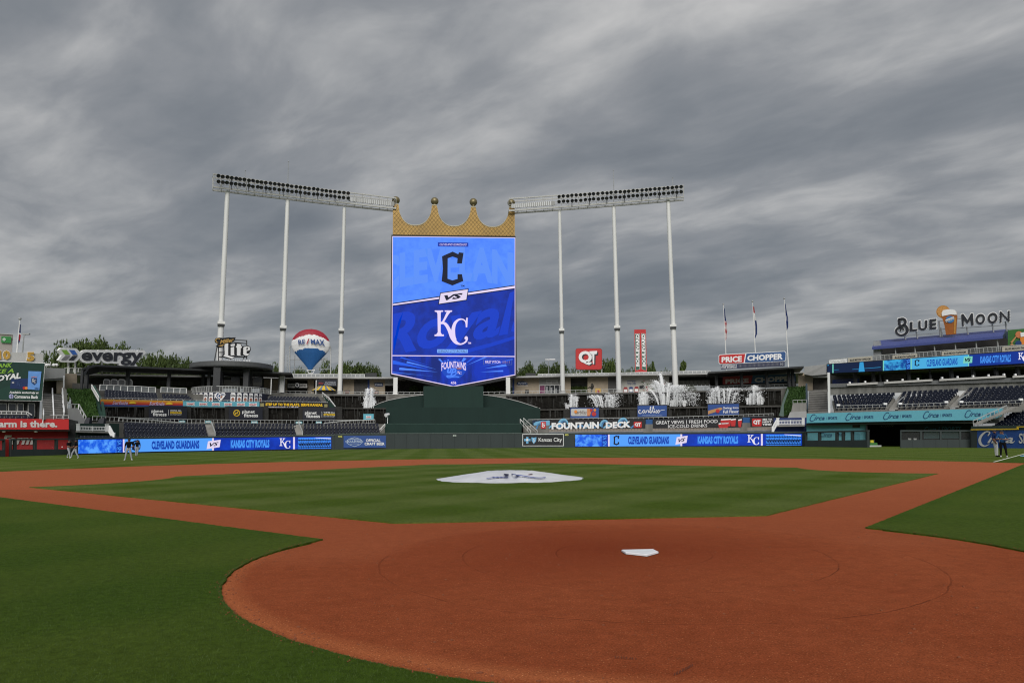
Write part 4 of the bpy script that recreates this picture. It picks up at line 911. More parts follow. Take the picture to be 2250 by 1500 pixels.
def bowtie(t, fs, x0, y0, x1, y1, e=.13, s='SONIC', sl=0.):
    cx = (x0+x1)/2; hh = (y1-y0)
    shp('bow_tie_emblem', [[(x0, y0), (cx-hh*.3, y0+hh*.16), (cx, y0+hh*.1), (cx+hh*.3, y0+hh*.16), (x1, y0+sl), (x1-hh*.12, (y0+y1)/2), (x1, y1+sl), (cx+hh*.3, y1-hh*.12), (cx-hh*.3, y1-hh*.12), (x0, y1), (x0+hh*.12, (y0+y1)/2)]], fs, SIGNW, t, e)
    txt('lettering', s, fs, (x0+hh*.18, y0+hh*.26, x1-hh*.18, y1-hh*.24), SON_R, t, e+.04, bold=.03, shear=.15)
t, fs = board('drive_in_sign', "small teal sign with a bow-tie emblem standing beside the batter's eye", 'sign', C(7), rect(798.5, 909, 821, 922), TEAL, .05); bowtie(t, fs, 804, 913, 816, 919, .14)
mb = MB(); [mb.beam(C(7).pt(x, 921.5), C(7).pt(x, 931), .08) for x in (799.5, 810, 820)]; mb.build('sign_post', RAILM, t)
# waterfall wall with banners, left
wf = waterfall('lower stone waterfall wall behind the three black gym banners in left field', C(10), 232, 848, 893, 897, 924, 930, [(318, 332), (406, 420), (495, 506), (574, 590), (656, 668), (736, 752)], 150, n=120)
PAN = mat('banner_black', (.014, .016, .026), .6)
def gym(label, x0, y0, x1, y1, full, sl=0.):
    t, fs = board('gym_banner', label, 'banner', C(8.6), rect(x0, y0, x1, y1, sl), PAN, .15)
    if full:
        w_ = x1-x0; txt('lettering', 'planet', fs, (x0+5, y0+8.5, x0+31, y0+17), SIGNW, t, .15, bold=.02, sl=sl*.3); txt('lettering', 'fitness', fs, (x0+8, y0+15, x0+38, y0+23), SIGNW, t, .15, bold=.02, sl=sl*.3)
        shp('divider', [rect(x0+42, y0+9, x0+42.6, y0+22)], fs, SIGNW, t, .15)
        txt('lettering', "WE'RE ALL", fs, (x0+46, y0+9.5, x0+71, y0+13), SIGNW, t, .15, bold=.01); txt('lettering', 'STRONG', fs, (x0+46, y0+13.8, x0+71, y0+18.2), YEL, t, .15, bold=.05); txt('lettering', 'ON THIS PLANET', fs, (x0+46, y0+19, x0+71, y0+21), SIGNW, t, .15, bold=0)
    else:
        g = [(x0+17+(6.8+(.9 if k % 2 else 0))*math.cos(a), y0+14.5+(6.8+(.9 if k % 2 else 0))*math.sin(a)) for k, a in enumerate(np.arange(32)*2*PI/32)]
        shp('cog_emblem', [g], fs, YEL, t, .14); shp('cog_emblem', [circ(x0+17, y0+14.5, 5.3)], fs, PAN, t, .17); txt('lettering', 'pf', fs, (x0+13.8, y0+11.5, x0+20.2, y0+18), YEL, t, .2, bold=.03)
        txt('lettering', 'planet', fs, (x0+29, y0+8, x0+57, y0+17), SIGNW, t, .15, bold=.02); txt('lettering', 'fitness', fs, (x0+33, y0+15.5, x0+64, y0+23.5), SIGNW, t, .15, bold=.02)
gym('black gym banner nearest the orange striped fascia', 328, 890.5, 411, 921.5, True, 1.2)
gym('black gym banner with a yellow cog emblem, middle of the three', 503, 892.5, 577, 923.5, False, .5)
gym("black gym banner nearest the batter's eye", 665, 894.5, 737, 924.5, True, .4)
# upper terrace: fascia boards, seats
FA = C(12.5)
strip('terrace_front', FA, [(221, 893), (722, 897)], [(221, 900), (722, 903)], BLACK, None, -.4, .3, n=20)['kind'] = 'structure'
sf = thing('striped_fascia', 'orange, yellow and blue striped advertising band under the upper left-field seats', 'banner', plan(FA, 310))
lt = lambda x: np.interp(x, [221, 402, 570], [876.5, 880.6, 882.5]); lb = lambda x: np.interp(x, [221, 402, 570], [892, 893.5, 894.5]); XX = np.linspace(221, 402, 9)
cols = [((.62, .30, .03), 'fascia_yellow'), ((.60, .16, .03), 'fascia_orange'), ((.50, .06, .02), 'fascia_red'), ((.40, .03, .02), 'fascia_deep_red'), ((.03, .08, .28), 'fascia_blue')]
cut_ = [0, .25, .45, .62, .78, 1.]
for k in range(5): strip('stripe', FA, [(x, lt(x)+(lb(x)-lt(x))*cut_[k]) for x in XX], [(x, lt(x)+(lb(x)-lt(x))*cut_[k+1]) for x in XX], mat(cols[k][1], cols[k][0], .6), sf, .1, .2, n=8)
for x in (247, 327.5):
    y = float(lt(x)); txt('lettering', 'Surfside', FA, (x, y+3.2, x+34, y+11, ), mat('pale_lilac', (.55, .50, .70), .6), sf, .18, bold=.012, shear=.35, sl=.8)
    shp('sun_emblem', [[(x+37+9*math.cos(a)*(1 if k % 2 else .8)+7, y+9.5-6*math.sin(a)*(1 if k % 2 else .75)) for k, a in enumerate(np.linspace(0, PI, 17))]], FA, YEL, sf, .17)
so_ = thing('teal_fascia', 'teal advertising band with six white bow-tie emblems under the upper left-field terrace', 'banner', plan(FA, 480)); XX = np.linspace(402, 570, 9)
strip('panel', FA, [(x, lt(x)) for x in XX], [(x, lb(x)) for x in XX], TEAL, so_, .1, .2, n=8)
for k, x in enumerate((409, 437, 464.5, 491.5, 519.5, 546)): y = float(lt(x)); bowtie(so_, FA, x+.5, y+2.4, x+19, y+10.2, .16)
tk, fs = board('ticker_board', 'black message board with yellow capital letters below the right-hand upper seats of left field', 'video board', FA, rect(570, 882.3, 723, 896.5, 2.), BLACK, .2)
LY = led('led_yellow', (235, 190, 40), 1.)
txt('lettering', 'STEP UP TO THE PLATE. SERVE KANSAS.', fs, (583.5, 885.2, 709.5, 890.8), LY, tk, .15, bold=.03, sl=1.6); txt('lettering', 'nationalguard.com/ks • 1-785-646-3601', fs, (583.5, 892, 668, 895.7), LAMPW, tk, .15, bold=0, sl=.8)
shp('badge', [rect(572, 885.5, 580, 893), rect(712.5, 887.5, 719.5, 894)], fs, mat('ticker_badge', (.30, .27, .12), .6), tk, .14)
seating('seating_bank', 'upper left-field bank of navy seats above the orange striped band', C(13.4), 223, 344, [874.8, 872, 868.8, 865.5, 862, 858.8], .3, .85, x1b=338)
seating('seating_bank', 'short upper left-field bank of navy seats left of the round bar', C(13.4), 354, 426, [877.3, 874.6, 871.6, 868.6, 865.4], .3, .85, x0b=350, x1b=408)
seating('seating_bank', 'upper bank of navy seats above the yellow lettered message board', C(13.4), 579, 707, [880.5, 878.2, 875.4, 872.8, 870.2], .3, .85, x0b=590, x1b=698)
railing('thin rail along the top of the orange striped band', C(12.8), [(222, 873), (402, 877)], 4, 14, w_=.05, toprail=.06)
railing('thin rail along the top of the teal band and message board', C(12.8), [(404, 877.5), (570, 880), (720, 883)], 4, 14, w_=.05, toprail=.06)
railing('pale perforated railing behind the first upper left-field seats', C(19.3), [(220, 845), (300, 848), (342, 851)], 13, 15, WHITE, mesh_fill=MESHL, w_=.1)
railing('pale perforated railing beside the round bar', C(19.3), [(354, 850.5), (410, 853)], 11, 13, WHITE, mesh_fill=MESHL, w_=.1)
# green end wall with its white stair rail
ge = thing('green_end_wall', 'sloping green wall closing the left end of the upper left-field terrace', 'wall', plan(C(11), 215))
mb = MB(); P0 = [C(20).pt(203, 847), C(12.2).pt(222, 884), C(12.2).pt(227, 916), C(12.2).pt(213, 916), C(20).pt(205, 870)]; n_ = nrm(np.array([Rv[0], Rv[1], 0]))*.4
mb.add([*P0, *[p+n_ for p in P0]], [(0, 1, 2, 3, 4), (9, 8, 7, 6, 5)]+[(i, (i+1) % 5, (i+1) % 5+5, i+5) for i in range(5)]); mb.build('wall_body', mat('green_wall', (.035, .085, .066), .8, var=.15), ge)
mb = MB(); a = [C(19).pt(201, 845), C(12.4).pt(217, 872)]; b = [C(19).pt(201, 853), C(12.4).pt(217, 881)]; mb.beam(a[0], a[1], .12); mb.beam(b[0], b[1], .09)
for k in range(8): mb.beam(a[0]+(a[1]-a[0])*k/7, b[0]+(b[1]-b[0])*k/7, .07)
mb.build('stair_rail', WHITE, ge)
# round fountain bar
rb = thing('round_bar', 'round open-sided bar with a dark disc roof and a ring of printed beer cans', 'bar', plan(C(24), 502))
cen = plan(C(24), 503); cz = zat(C(24), 503, 803); dep = np.linalg.norm((cen-CAM)[:2]); Rr = 80*dep/FPX; th = .95
mb = MB(); n = 56; cc = lambda r, z: [(cen[0]+r*math.cos(a), cen[1]+r*math.sin(a), z) for a in np.arange(n)*2*PI/n]
zr = zat(C(17), 503, 797.5)
mb.V += cc(Rr*.985, zr-.55)+cc(Rr, zr-.35)+cc(Rr, zr+.35)+cc(Rr*.9, zr+.5); mb.F += [tuple(range(n))[::-1], tuple(range(3*n, 4*n))]
for j in range(3): mb.F += [(j*n+i, j*n+(i+1) % n, (j+1)*n+(i+1) % n, (j+1)*n+i) for i in range(n)]
mb.M = [0]*len(mb.F); mb.build('disc_roof', mat('bar_roof', (.085, .088, .09), .5, var=.1), rb)
mb = MB(); [mb.tube((cen[0]+Rr*r*math.cos(a), cen[1]+Rr*r*math.sin(a), zr-.6), (cen[0]+Rr*(r+.12)*math.cos(a+.02), cen[1]+Rr*(r+.12)*math.sin(a+.02), zr-.58), .03) for r in (.5, .8) for a in np.arange(7)*PI/3.5+r]; tag(mb.build('strip_lamps', mat('lamp_grey', (.4, .4, .38), .5), rb), kind='stuff')
zfl = zat(C(21), 503, 861)
for (px, off, wd) in ((472, 19, 1.2), (481, 24, .6), (536, 19, .9), (545, 22, .5), (440, 27, .5), (570, 27, .5), (519, 28, .5)):
    mb = MB(); p = plan(C(off), px, zfl); mb.box(p, wd, wd, zr-.5-zfl); mb.build('column', DARKM, rb)
mb = MB(); fc_ = []; zc0, zc1 = zat(C(17), 503, 882.5), zat(C(17), 503, 861)
cyl = lambda a, z, r=Rr*.93: (cen[0]+r*math.sin(a), cen[1]-r*math.cos(a), z)
NA = 48
for i in range(NA): a, b = -1.75+3.5*i/NA, -1.75+3.5*(i+1)/NA; mb.quad(cyl(a, zc0), cyl(b, zc0), cyl(b, zc1), cyl(a, zc1))
mb.build('bar_front', mat('bar_front', (.018, .022, .045), .6), rb)
def can(a, name='beer_can_print'):
    q = MB(); hgt = zc1-zc0; wd = .115
    def sl_(pts, rr, m): q.m = m; q.add([cyl(a+x*wd, zc0+y*hgt, Rr*.93+rr) for x, y in pts], [tuple(range(len(pts)))])
    sl_([(-.46, .02), (.46, .02), (.5, .08), (.5, .84), (.36, .95), (-.36, .95), (-.5, .84), (-.5, .08)], .06, 0)
    sl_([(.33*math.cos(t), .27+.19*math.sin(t)) for t in np.arange(12)*PI/6], .08, 1)
    V, Fc = glyphs('Lite', .03, 0, 1); q.m = 2; q.add([cyl(a+(u-.5)*.8*wd, zc0+(.56+.26*v)*hgt, Rr*.93+.1) for u, v in V], [tuple(f) for f in Fc])
    q.build(name, [SIGNW, mat('can_copper', (.33, .12, .07), .6), INK], rb)
for k in range(7): can(-.22-.155*k-.0)
for k in range(6): can(.33+.155*k)
q = MB(); hp = [(0, -.95), (-.75, .0), (-.95, .45), (-.8, .85), (-.4, .95), (0, .7), (.4, .95), (.8, .85), (.95, .45), (.75, 0)]
f_ = lambda pts, rr, m, k=1.: (setattr(q, 'm', m), q.add([cyl(.02+x*.135*k, (zc0+zc1)/2+y*.5*(zc1-zc0)*k, Rr*.93+rr) for x, y in pts], [tuple(range(len(pts)))]))
f_(hp, .08, 0); f_([(0, -.8), (-.68, .0), (-.85, .45), (-.7, .8), (-.36, .85), (0, .62)], .10, 2, .95); q.m = 0
V, Fc = glyphs('KC', .04, 0, 1); q.add([cyl(-.045+(u-.5)*.15, (zc0+zc1)/2+(v-.3)*.9, Rr*.93+.13) for u, v in V], [tuple(f) for f in Fc])
f_([(.1, -.4), (.5, -.1), (.55, .3), (.1, .3)], .10, 3, .8); q.m = 2; V, Fc = glyphs('Lite', .03, 0, 1); q.add([cyl(.085+(u-.5)*.09, (zc0+zc1)/2+.3+v*.4, Rr*.93+.13) for u, v in V], [tuple(f) for f in Fc])
q.build('heart_emblem', [SIGNW, RED, NAVY, mat('can_copper', (.33, .12, .07), .6)], rb)
mb = MB(); zr0, zr1 = zc1+.05, zat(C(17), 503, 848)
for i in range(NA+1):
    a = -1.75+3.5*i/NA; mb.beam(cyl(a, zr0), cyl(a, zr1), .06)
    if i < NA: b = -1.75+3.5*(i+1)/NA; mb.beam(cyl(a, zr1), cyl(b, zr1), .09); mb.beam(cyl(a, zr0), cyl(b, zr0), .07)
mb.build('bar_railing', RAILM, rb)
mb = MB(); [mb.quad(cyl(-1.75+3.5*i/NA, zr0), cyl(-1.75+3.5*(i+1)/NA, zr0), cyl(-1.75+3.5*(i+1)/NA, zr1), cyl(-1.75+3.5*i/NA, zr1)) for i in range(NA)]; mb.build('railing_screen', MESHF, rb)
strip('back_bar', C(25.5), [(482, 834), (527, 834)], [(482, 848), (527, 848)], mat('grey_board', (.33, .32, .31), .6), rb, 0, .4, n=1); strip('back_bar', C(25.5), [(555, 834), (576, 834)], [(555, 848), (576, 848)], mat('grey_board', (.33, .32, .31), .6), rb, 0, .4, n=1)
for (x0, x1) in ((508, 527), (557, 575)): strip('television', C(20), [(x0, 828), (x1, 828)], [(x0, 839), (x1, 839)], BLACK, rb, 0, .2, n=1)
# free-standing beer sign over the bar
MS = C(22); MSf = flat(MS, 470, 555)
ms = thing('beer_sign', 'big white and gold beer sign on a black steel scaffold above the round bar', 'sign', plan(MSf, 512, zr+.4))
def z_px(surf, px, py): return surf.pt(px, py)
mb = MB()
for (x0, y0, x1, y1) in ((471, 793, 478, 757), (480, 793, 480, 758), (535, 789, 538, 777), (542, 789, 542, 748), (543, 748, 515, 747), (480, 763, 495, 763), (480, 774, 495, 774), (480, 784, 542, 784), (515, 752, 543, 755), (478, 757, 481, 757)): mb.beam(MSf.pt(x0, y0, -.6), MSf.pt(x1, y1, -.6), .16)
mb.build('scaffold', DARKM, ms)
BL = lambda s, x0, x1, y0, y1: [(x0+(x-s[0])/(s[2]-s[0])*(x1-x0), y0+(y-s[1])/(s[3]-s[1])*(y1-y0)) for x, y in ()]
pz = lambda pts: [(400+x/8.823, 730+y/8.823) for x, y in pts]
lit_o = [[(812, 205), (905, 205), (945, 200), (1145, 215), (1160, 265), (1200, 265), (1270, 255), (1325, 280), (1335, 340), (1300, 405), (1325, 412), (1265, 462), (1220, 445), (1120, 460), (1035, 455), (1040, 480), (960, 522), (775, 470), (800, 440), (815, 400)]]
shp('backing', [pz(p) for p in lit_o], MSf, BLACK, ms, 0, .5)
gl = [[(822, 215), (895, 210), (893, 445), (930, 460), (1020, 478), (962, 508), (800, 462), (830, 430)],
      [(945, 232), (1022, 222), (1022, 262), (945, 268)], [(945, 290), (1010, 280), (1010, 432), (1025, 440), (960, 447), (945, 440)],
      [(1065, 222), (1142, 228), (1140, 268), (1160, 270), (1160, 300), (1138, 300), (1130, 440), (1150, 450), (1080, 452), (1065, 440), (1065, 300), (1048, 295), (1048, 265), (1065, 262)],
      [(1190, 290), (1250, 268), (1310, 285), (1318, 340), (1250, 362), (1250, 410), (1312, 415), (1262, 452), (1200, 436), (1188, 420)]]
shp('lettering', [pz(p) for p in gl], MSf, SIGNW, ms, .08, .1); shp('lettering', [pz([(1248, 298), (1276, 290), (1272, 335), (1248, 342)])], MSf, BLACK, ms, .12)
shp('backing', [pz([(640, 150), (660, 112), (720, 100), (800, 108), (930, 92), (940, 100), (1042, 96), (1010, 185), (900, 205), (830, 225), (805, 250), (760, 285), (700, 285), (660, 265), (700, 235), (690, 210), (650, 195)])], MSf, BLACK, ms, .1, .4)
GT = mat('sign_gold', (.50, .31, .09), .5)
V, Fc = glyphs('Miller', .03, .25); slab('lettering', [pz([(735+270*u, 225-75*v-45*u)])[0] for u, v in V], Fc, MSf, GT, ms, .18, .05)
shp('lettering', [[pz([p])[0] for p in q_] for q_ in stroke([(735, 130, 14), (690, 118, 16), (655, 145, 18), (670, 190, 14), (700, 195, 9)])]+[pz([(700, 262), (790, 235), (830, 228), (760, 275)])], MSf, GT, ms, .18, .05)
txt('lettering', 'FOUNTAIN BAR', MSf, (484.5, 788.3, 551, 795), SIGNW, ms, .3, .1, bold=0, space=1.2, sl=1.2)
# ------------------------------------------------------------------ concourse building round the outfield
BC = C(33); RC = C(30.5)
roofy = lambda x: float(np.interp(x, [150, 330, 590, 860, 1118, 1260, 1470, 1560, 1770], [821, 825, 829, 830, 828.5, 825, 822, 820.5, 817]))
floory = lambda x: float(np.interp(x, [150, 400, 860, 1118, 1400, 1600, 1770], [858, 864, 868.5, 869.5, 866, 862, 857]))
cb = thing('concourse_building', 'long low tan block concourse building with a white roof edge behind the outfield', 'building', plan(BC, 990, 0))
def roof(x0, x1):
    n = int((x1-x0)/30); V = []; Fc = []
    for i in range(n+1):
        x = x0+(x1-x0)*i/n; a = RC.pt(x, roofy(x)-1.8); b = plan(C(58), x, a[2]+.4); V += [a, b, a-np.array([0, 0, .32]), (b[0], b[1], a[2]-.5)]
    for i in range(n): k = 4*i; j = k+4; Fc += [(k, j, j+1, k+1), (k, k+2, j+2, j), (k+2, k+3, j+3, j+2)]
    mesh('roof', V, Fc, CONCL, cb)
roof(143, 1765)
def bay(name, x0, x1, m, t0=None, t1=None, surf=None, eps=0., th=.3, lab=None):
    """one bay of the facade between two photograph columns; t0/t1 = fraction of its height from the top"""
    surf = surf or BC; n = max(1, int((x1-x0)/30)); X = np.linspace(x0, x1, n+1); t0 = 0 if t0 is None else t0; t1 = 1 if t1 is None else t1
    o = strip(name, surf, [(x, roofy(x)+1.5+(floory(x)-roofy(x))*t0) for x in X], [(x, roofy(x)+1.5+(floory(x)-roofy(x))*t1) for x in X], m, cb, eps, th, n)
    if lab: o['label'] = lab
    return o
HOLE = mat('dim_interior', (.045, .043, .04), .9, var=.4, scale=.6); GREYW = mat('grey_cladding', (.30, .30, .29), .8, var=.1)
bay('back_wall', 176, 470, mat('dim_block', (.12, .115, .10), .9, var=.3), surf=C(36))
bay('block_wall', 150, 170, BRICK)
SLATG = mat('roller_shutter', (.17, .17, .155), .6, var=.15)
for i in range(9): bay('shutter', 345+i*9, 345+i*9+8, SLATG, .25, .52, C(35))
for i in range(10): bay('shutter', 1470+i*9, 1470+i*9+8, SLATG, .3, .58, C(35))
for a, b in ((580, 631), (754, 778), (812, 846), (1130, 1185), (1241, 1254), (1291, 1336)): bay('block_wall', a, b, BRICK)
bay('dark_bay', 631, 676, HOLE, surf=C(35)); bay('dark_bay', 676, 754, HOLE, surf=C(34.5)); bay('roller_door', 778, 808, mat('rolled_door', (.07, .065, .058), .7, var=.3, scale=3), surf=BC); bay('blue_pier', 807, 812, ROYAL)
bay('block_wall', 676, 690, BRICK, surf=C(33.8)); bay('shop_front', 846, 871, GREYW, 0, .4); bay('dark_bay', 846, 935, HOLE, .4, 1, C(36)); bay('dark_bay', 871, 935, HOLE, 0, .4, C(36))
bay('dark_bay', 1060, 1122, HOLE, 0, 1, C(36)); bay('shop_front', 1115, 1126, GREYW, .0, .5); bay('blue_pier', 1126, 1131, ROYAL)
bay('shop_front', 1185, 1241, GREYW, 0, .42); bay('lettering_panel', 1200, 1226, mat('pale_panel', (.42, .42, .41), .7), .14, .34, eps=.12)
txt('lettering', 'LEVY ROW', BC, (1203, 836.5, 1222, 840.5), mat('grey_print', (.10, .10, .10), .6), cb, .25, bold=0)
bay('glass_wall', 1185, 1241, GLASS, .42, 1, eps=-.1)
for x in (1185, 1197.5, 1208.5, 1218.5, 1229, 1240): bay('window_mullion', x-.5, x+.5, WHITE, .42, 1, eps=.08, th=.1)
bay('window_mullion', 1185, 1241, WHITE, .42, .445, eps=.09, th=.1); bay('purple_poster', 1186.5, 1197, mat('purple_print', (.17, .035, .10), .6), .46, .98, eps=.05, th=.05)
for k in range(3): bay('window_figure', 1200+k*10, 1203.5+k*10, mat('window_decal', (.30, .31, .32), .6), .5+.05*k, .97, eps=.03, th=.03)
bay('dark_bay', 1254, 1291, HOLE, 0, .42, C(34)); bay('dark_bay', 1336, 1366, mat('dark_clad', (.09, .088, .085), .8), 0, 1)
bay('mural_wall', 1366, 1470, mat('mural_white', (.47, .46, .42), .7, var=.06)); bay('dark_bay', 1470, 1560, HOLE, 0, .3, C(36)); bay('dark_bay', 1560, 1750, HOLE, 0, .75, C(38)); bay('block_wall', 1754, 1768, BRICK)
mur = mat('mural_red', (.35, .05, .05), .7); mug = mat('mural_green', (.08, .14, .06), .7); mun = mat('mural_navy', (.03, .06, .20), .7)
for (a, b, m_, y0) in ((1370, 1379, mur, 850), (1382, 1391, mun, 849.5), (1394, 1403, mur, 849)):
    shp('mural_can', [[(a, y0+3), (a+1.4, y0), (b-1.4, y0), (b, y0+3), (b, 863.5), (a, 863.5)]], BC, m_, cb, .07); shp('mural_can', [rect(a+1, y0+5, b-1, y0+11)], BC, SIGNW, cb, .1)
txt('lettering', 'Honey Crafts', BC, (1378, 838.5, 1397, 847), mun, cb, .08, bold=0, shear=.3); shp('mural_print', stroke([(1377, 837.5, .8), (1387, 836.2, 1.2), (1398, 837.5, .8)]), BC, mun, cb, .08)
shp('television', [rect(1405, 847, 1416, 853), rect(1457, 847, 1467, 852)], BC, BLACK, cb, .2, .15)
for k in range(26):
    x = random.uniform(1408, 1462); y = random.uniform(837, 862); q = [(x+random.uniform(-2.6, 2.6), y+random.uniform(-2.2, 2.2)) for _ in range(5)]; c0 = np.mean(q, 0); q.sort(key=lambda p: math.atan2(p[1]-c0[1], p[0]-c0[0])); shp('mural_print', [q], BC, random.choice([mur, mug, mur]), cb, .08+.002*k)
def sgn(x0, x1, y0, y1, m, s=None, mt=None, e=.15, nm='shop_sign', q=None, **k):
    shp(nm, [rect(x0, y0, x1, y1)], BC, m, cb, e, .1)
    if s: txt('lettering', s, BC, q or (x0+1.5, y0+1.2, x1-1.5, y1-1.2), mt or SIGNW, cb, e+.12, **k)
sgn(823, 841, 841, 848, NAVY, '◆ COORS', None); sgn(632, 675, 842.5, 851.5, mat('sign_grey', (.42, .41, .39), .6), 'CORONA    ORIGINAL', INK, q=(634.5, 845, 672, 848.5), e=.6)
shp('round_emblem', [circ(653, 845.5, 5.8)], BC, INK, cb, .9, .1); shp('round_emblem', [circ(653, 845.5, 4.2)], BC, SIGNW, cb, .95); shp('round_emblem', [circ(653, 845.5, 2.8)], BC, INK, cb, 1.)
shp('badge_sign', [[(1135, 843), (1138, 838.5), (1147, 836.8), (1156, 838.5), (1160, 843.5), (1154, 845.5), (1147, 844.5), (1140, 845.5)]], BC, NAVY, cb, .15, .1)
txt('lettering', 'BELFONTE', BC, (1138.5, 839.5, 1156.5, 842.8), SIGNW, cb, .3, bold=.03); txt('lettering', 'ICE CREAM SHOP', BC, (1135, 846, 1160, 848), SIGNW, cb, .1, bold=0)
shp('service_door', [rect(1154, 856, 1162, 869)], BC, HOLE, cb, .05); shp('poster', [rect(1308, 853, 1320, 866)], BC, mat('poster_yellow', (.62, .38, .05), .6), cb, .15, .05); shp('poster', [[(1310, 862), (1313, 856), (1317, 858), (1318, 863)]], BC, mur, cb, .2)
for (a, b, y, la) in ((757, 769, 857, 'p'), (821, 832, 857.5, 'q')): shp('poster', [rect(a, y, b, y+10)], BC, mat('poster_grey', (.13, .12, .12), .6), cb, .1, .05); shp('poster', [rect(a+1.5, y+2, b-1.5, y+6)], BC, mat('poster_print', (.35, .20, .16), .6), cb, .17)
# posts and rails of the roof deck
DECKP = mat('deck_panel', (.30, .315, .32), .35, var=.08)
railing('roof deck railing with grey panels left of the video board', C(31.5), [(606, 821.5), (700, 821.5), (801, 822)], 7, 10, WHITE, mesh_fill=DECKP, w_=.09)
railing('roof deck railing with grey panels right of the video board', C(31.5), [(1182, 821.5), (1300, 820), (1560, 814)], 8, 9.6, WHITE, mesh_fill=DECKP, w_=.09)
railing('short roof deck railing under the five-pointed arrow end of the power company sign', C(31.5), [(143, 808), (182, 809)], 9, 9, WHITE, mesh_fill=MESHF, w_=.09)
railing('concourse railing left of the video board', C(26.5), [(578, 858), (700, 860), (860, 861), (935, 861)], 9, 12, RAILM, w_=.05, toprail=.07, mid=True)
railing('concourse railing right of the video board', C(26.5), [(1062, 861), (1200, 858.5), (1360, 854.5)], 10, 12, RAILM, w_=.05, toprail=.07, mid=True)
railing('pale concourse railing above the right-hand fountains', C(26.5), [(1450, 851.5), (1560, 848), (1772, 842)], 11, 10, RAILM, w_=.06, toprail=.09, mid=True, mesh_fill=MESHF)
for (x, la) in ((867.5, 'square white pier left of the green plinth under the video board'), (1117, 'square white pier right of the green plinth under the video board')):
    t = thing('concrete_pier', la, 'column', plan(C(26), x, zat(C(26), x, 868))); mb = MB(); p = plan(C(26), x, zat(C(26), x, 869)); mb.box(p, .85, .85, zat(C(26), x, 829)-p[2]); mb.box(p, 1.2, 1.2, .3); mb.build('shaft', WHITE, t)
for (px, wpx) in ((616, 9.5),): 
    t = thing('concrete_pier', 'short white pier under the flat dark roof right of the round bar', 'column', plan(C(25), px)); mb = MB(); p = plan(C(25), px, zat(C(25), px, 862)); mb.box(p, .8, .8, zat(C(25), px, 826)-p[2]); mb.build('shaft', WHITE, t)
for x in (595, 694): 
    t = thing('flag_mast', 'thin white pole at the %s of the upper seats by the yellow message board' % ('left end' if x < 600 else 'right end'), 'pole', plan(C(19), x)); mb = MB(); p = C(19).pt(x, 866); q = C(19).pt(x, 832 if x < 600 else 835); mb.tube(p, (p[0], p[1], q[2]), .09); mb.build('shaft', WHITE, t)
t, fs = board('experience_sign', 'dark outfield experience sign above the striped umbrella', 'sign', C(27), rect(697, 833, 740, 848.5), PAN, .2, z=zat(C(27), 700, 866)); txt('lettering', 'OUTFIELD', fs, (714, 838, 738, 841.8), mat('dim_print', (.34, .36, .40), .6), t, .15); txt('lettering', 'EXPERIENCE', fs, (713, 842.6, 738, 846), mat('dim_print', (.34, .36, .40), .6), t, .15); txt('lettering', 'Miller', fs, (700, 839.5, 711, 844), mur, t, .15, shear=.3, bold=.01)
t = thing('striped_umbrella', 'yellow and grey striped market umbrella on the concourse under the dark sign', 'umbrella', plan(C(27), 712, zat(C(27), 712, 866)))
ap = C(27).pt(712, 848.5); rr = 27*np.linalg.norm(ap-CAM)/FPX; zb = zat(C(27), 712, 858.5); mb = MB(); n = 24
for i in range(n):
    a, b = 2*PI*i/n, 2*PI*(i+1)/n; mb.m = i % 2; k = .45
    mb.quad((ap[0]+rr*k*math.cos(a), ap[1]+rr*k*math.sin(a), ap[2]), (ap[0]+rr*math.cos(a), ap[1]+rr*math.sin(a), zb), (ap[0]+rr*math.cos(b), ap[1]+rr*math.sin(b), zb), (ap[0]+rr*k*math.cos(b), ap[1]+rr*k*math.sin(b), ap[2]))
mb.m = 1; mb.add([(ap[0]+rr*.45*math.cos(a), ap[1]+rr*.45*math.sin(a), ap[2]) for a in np.arange(n)*2*PI/n], [tuple(range(n))]); mb.build('canopy', [YEL, mat('umbrella_grey', (.17, .20, .26), .7)], t); mb = MB(); mb.tube((ap[0], ap[1], zat(C(27), 712, 867)), ap, .06); mb.build('pole', WHITE, t)
t = thing('concourse_stair', 'white stair rail and green stair wall right of the yellow message board', 'stairs', plan(C(16), 724))
mb = MB(); a, b = C(20).pt(708, 862), C(14).pt(737, 893); a2, b2 = C(20).pt(708, 872), C(14).pt(737, 896); mb.beam(a, (a+b)/2+np.array([0, 0, .3]), .12); mb.beam((a+b)/2+np.array([0, 0, .3]), b, .14); [mb.beam(a+(b-a)*k/6, a2+(b2-a2)*k/6, .06) for k in range(7)]; mb.build('stair_rail', WHITE, t)
shp('stair_wall', [[(708, 866), (738, 894), (722, 905), (722, 890)]], C(14.5), EYEG2, t, 0, .4)
waterfall('upper dark stone waterfall wall left of the green curved wall', C(20), 724, 848, 868.5, 869.5, 900, 901, [], 18, n=26)
waterfall('upper dark stone waterfall wall behind the right-hand fountains', C(20), 1112, 1716, 870, 856.5, 900, 890, [], 120, n=120)
waterfall('lower stone waterfall wall behind the three blue drinks signs on the right', C(15.5), 1160, 1714, 900.5, 892.5, 928, 924, [(1238, 1252), (1318, 1326), (1384, 1400), (1468, 1476), (1543, 1554), (1626, 1634)], 130, n=120)
mb = MB()
t = thing('bronze_statue', 'dark bronze statue of a ballplayer kicking up one leg on the concourse', 'statue', plan(C(27), 1301, zat(C(27), 1301, 866)))
def S3(x, y, o=27.): return C(o).pt(x, y)
mb.V = []
vs = [S3(1301, 852), S3(1300, 858), S3(1299.5, 862.5), S3(1296, 850.5), S3(1292, 852.5), S3(1302, 848), S3(1298, 846), S3(1304, 847), S3(1300.5, 843.8)]
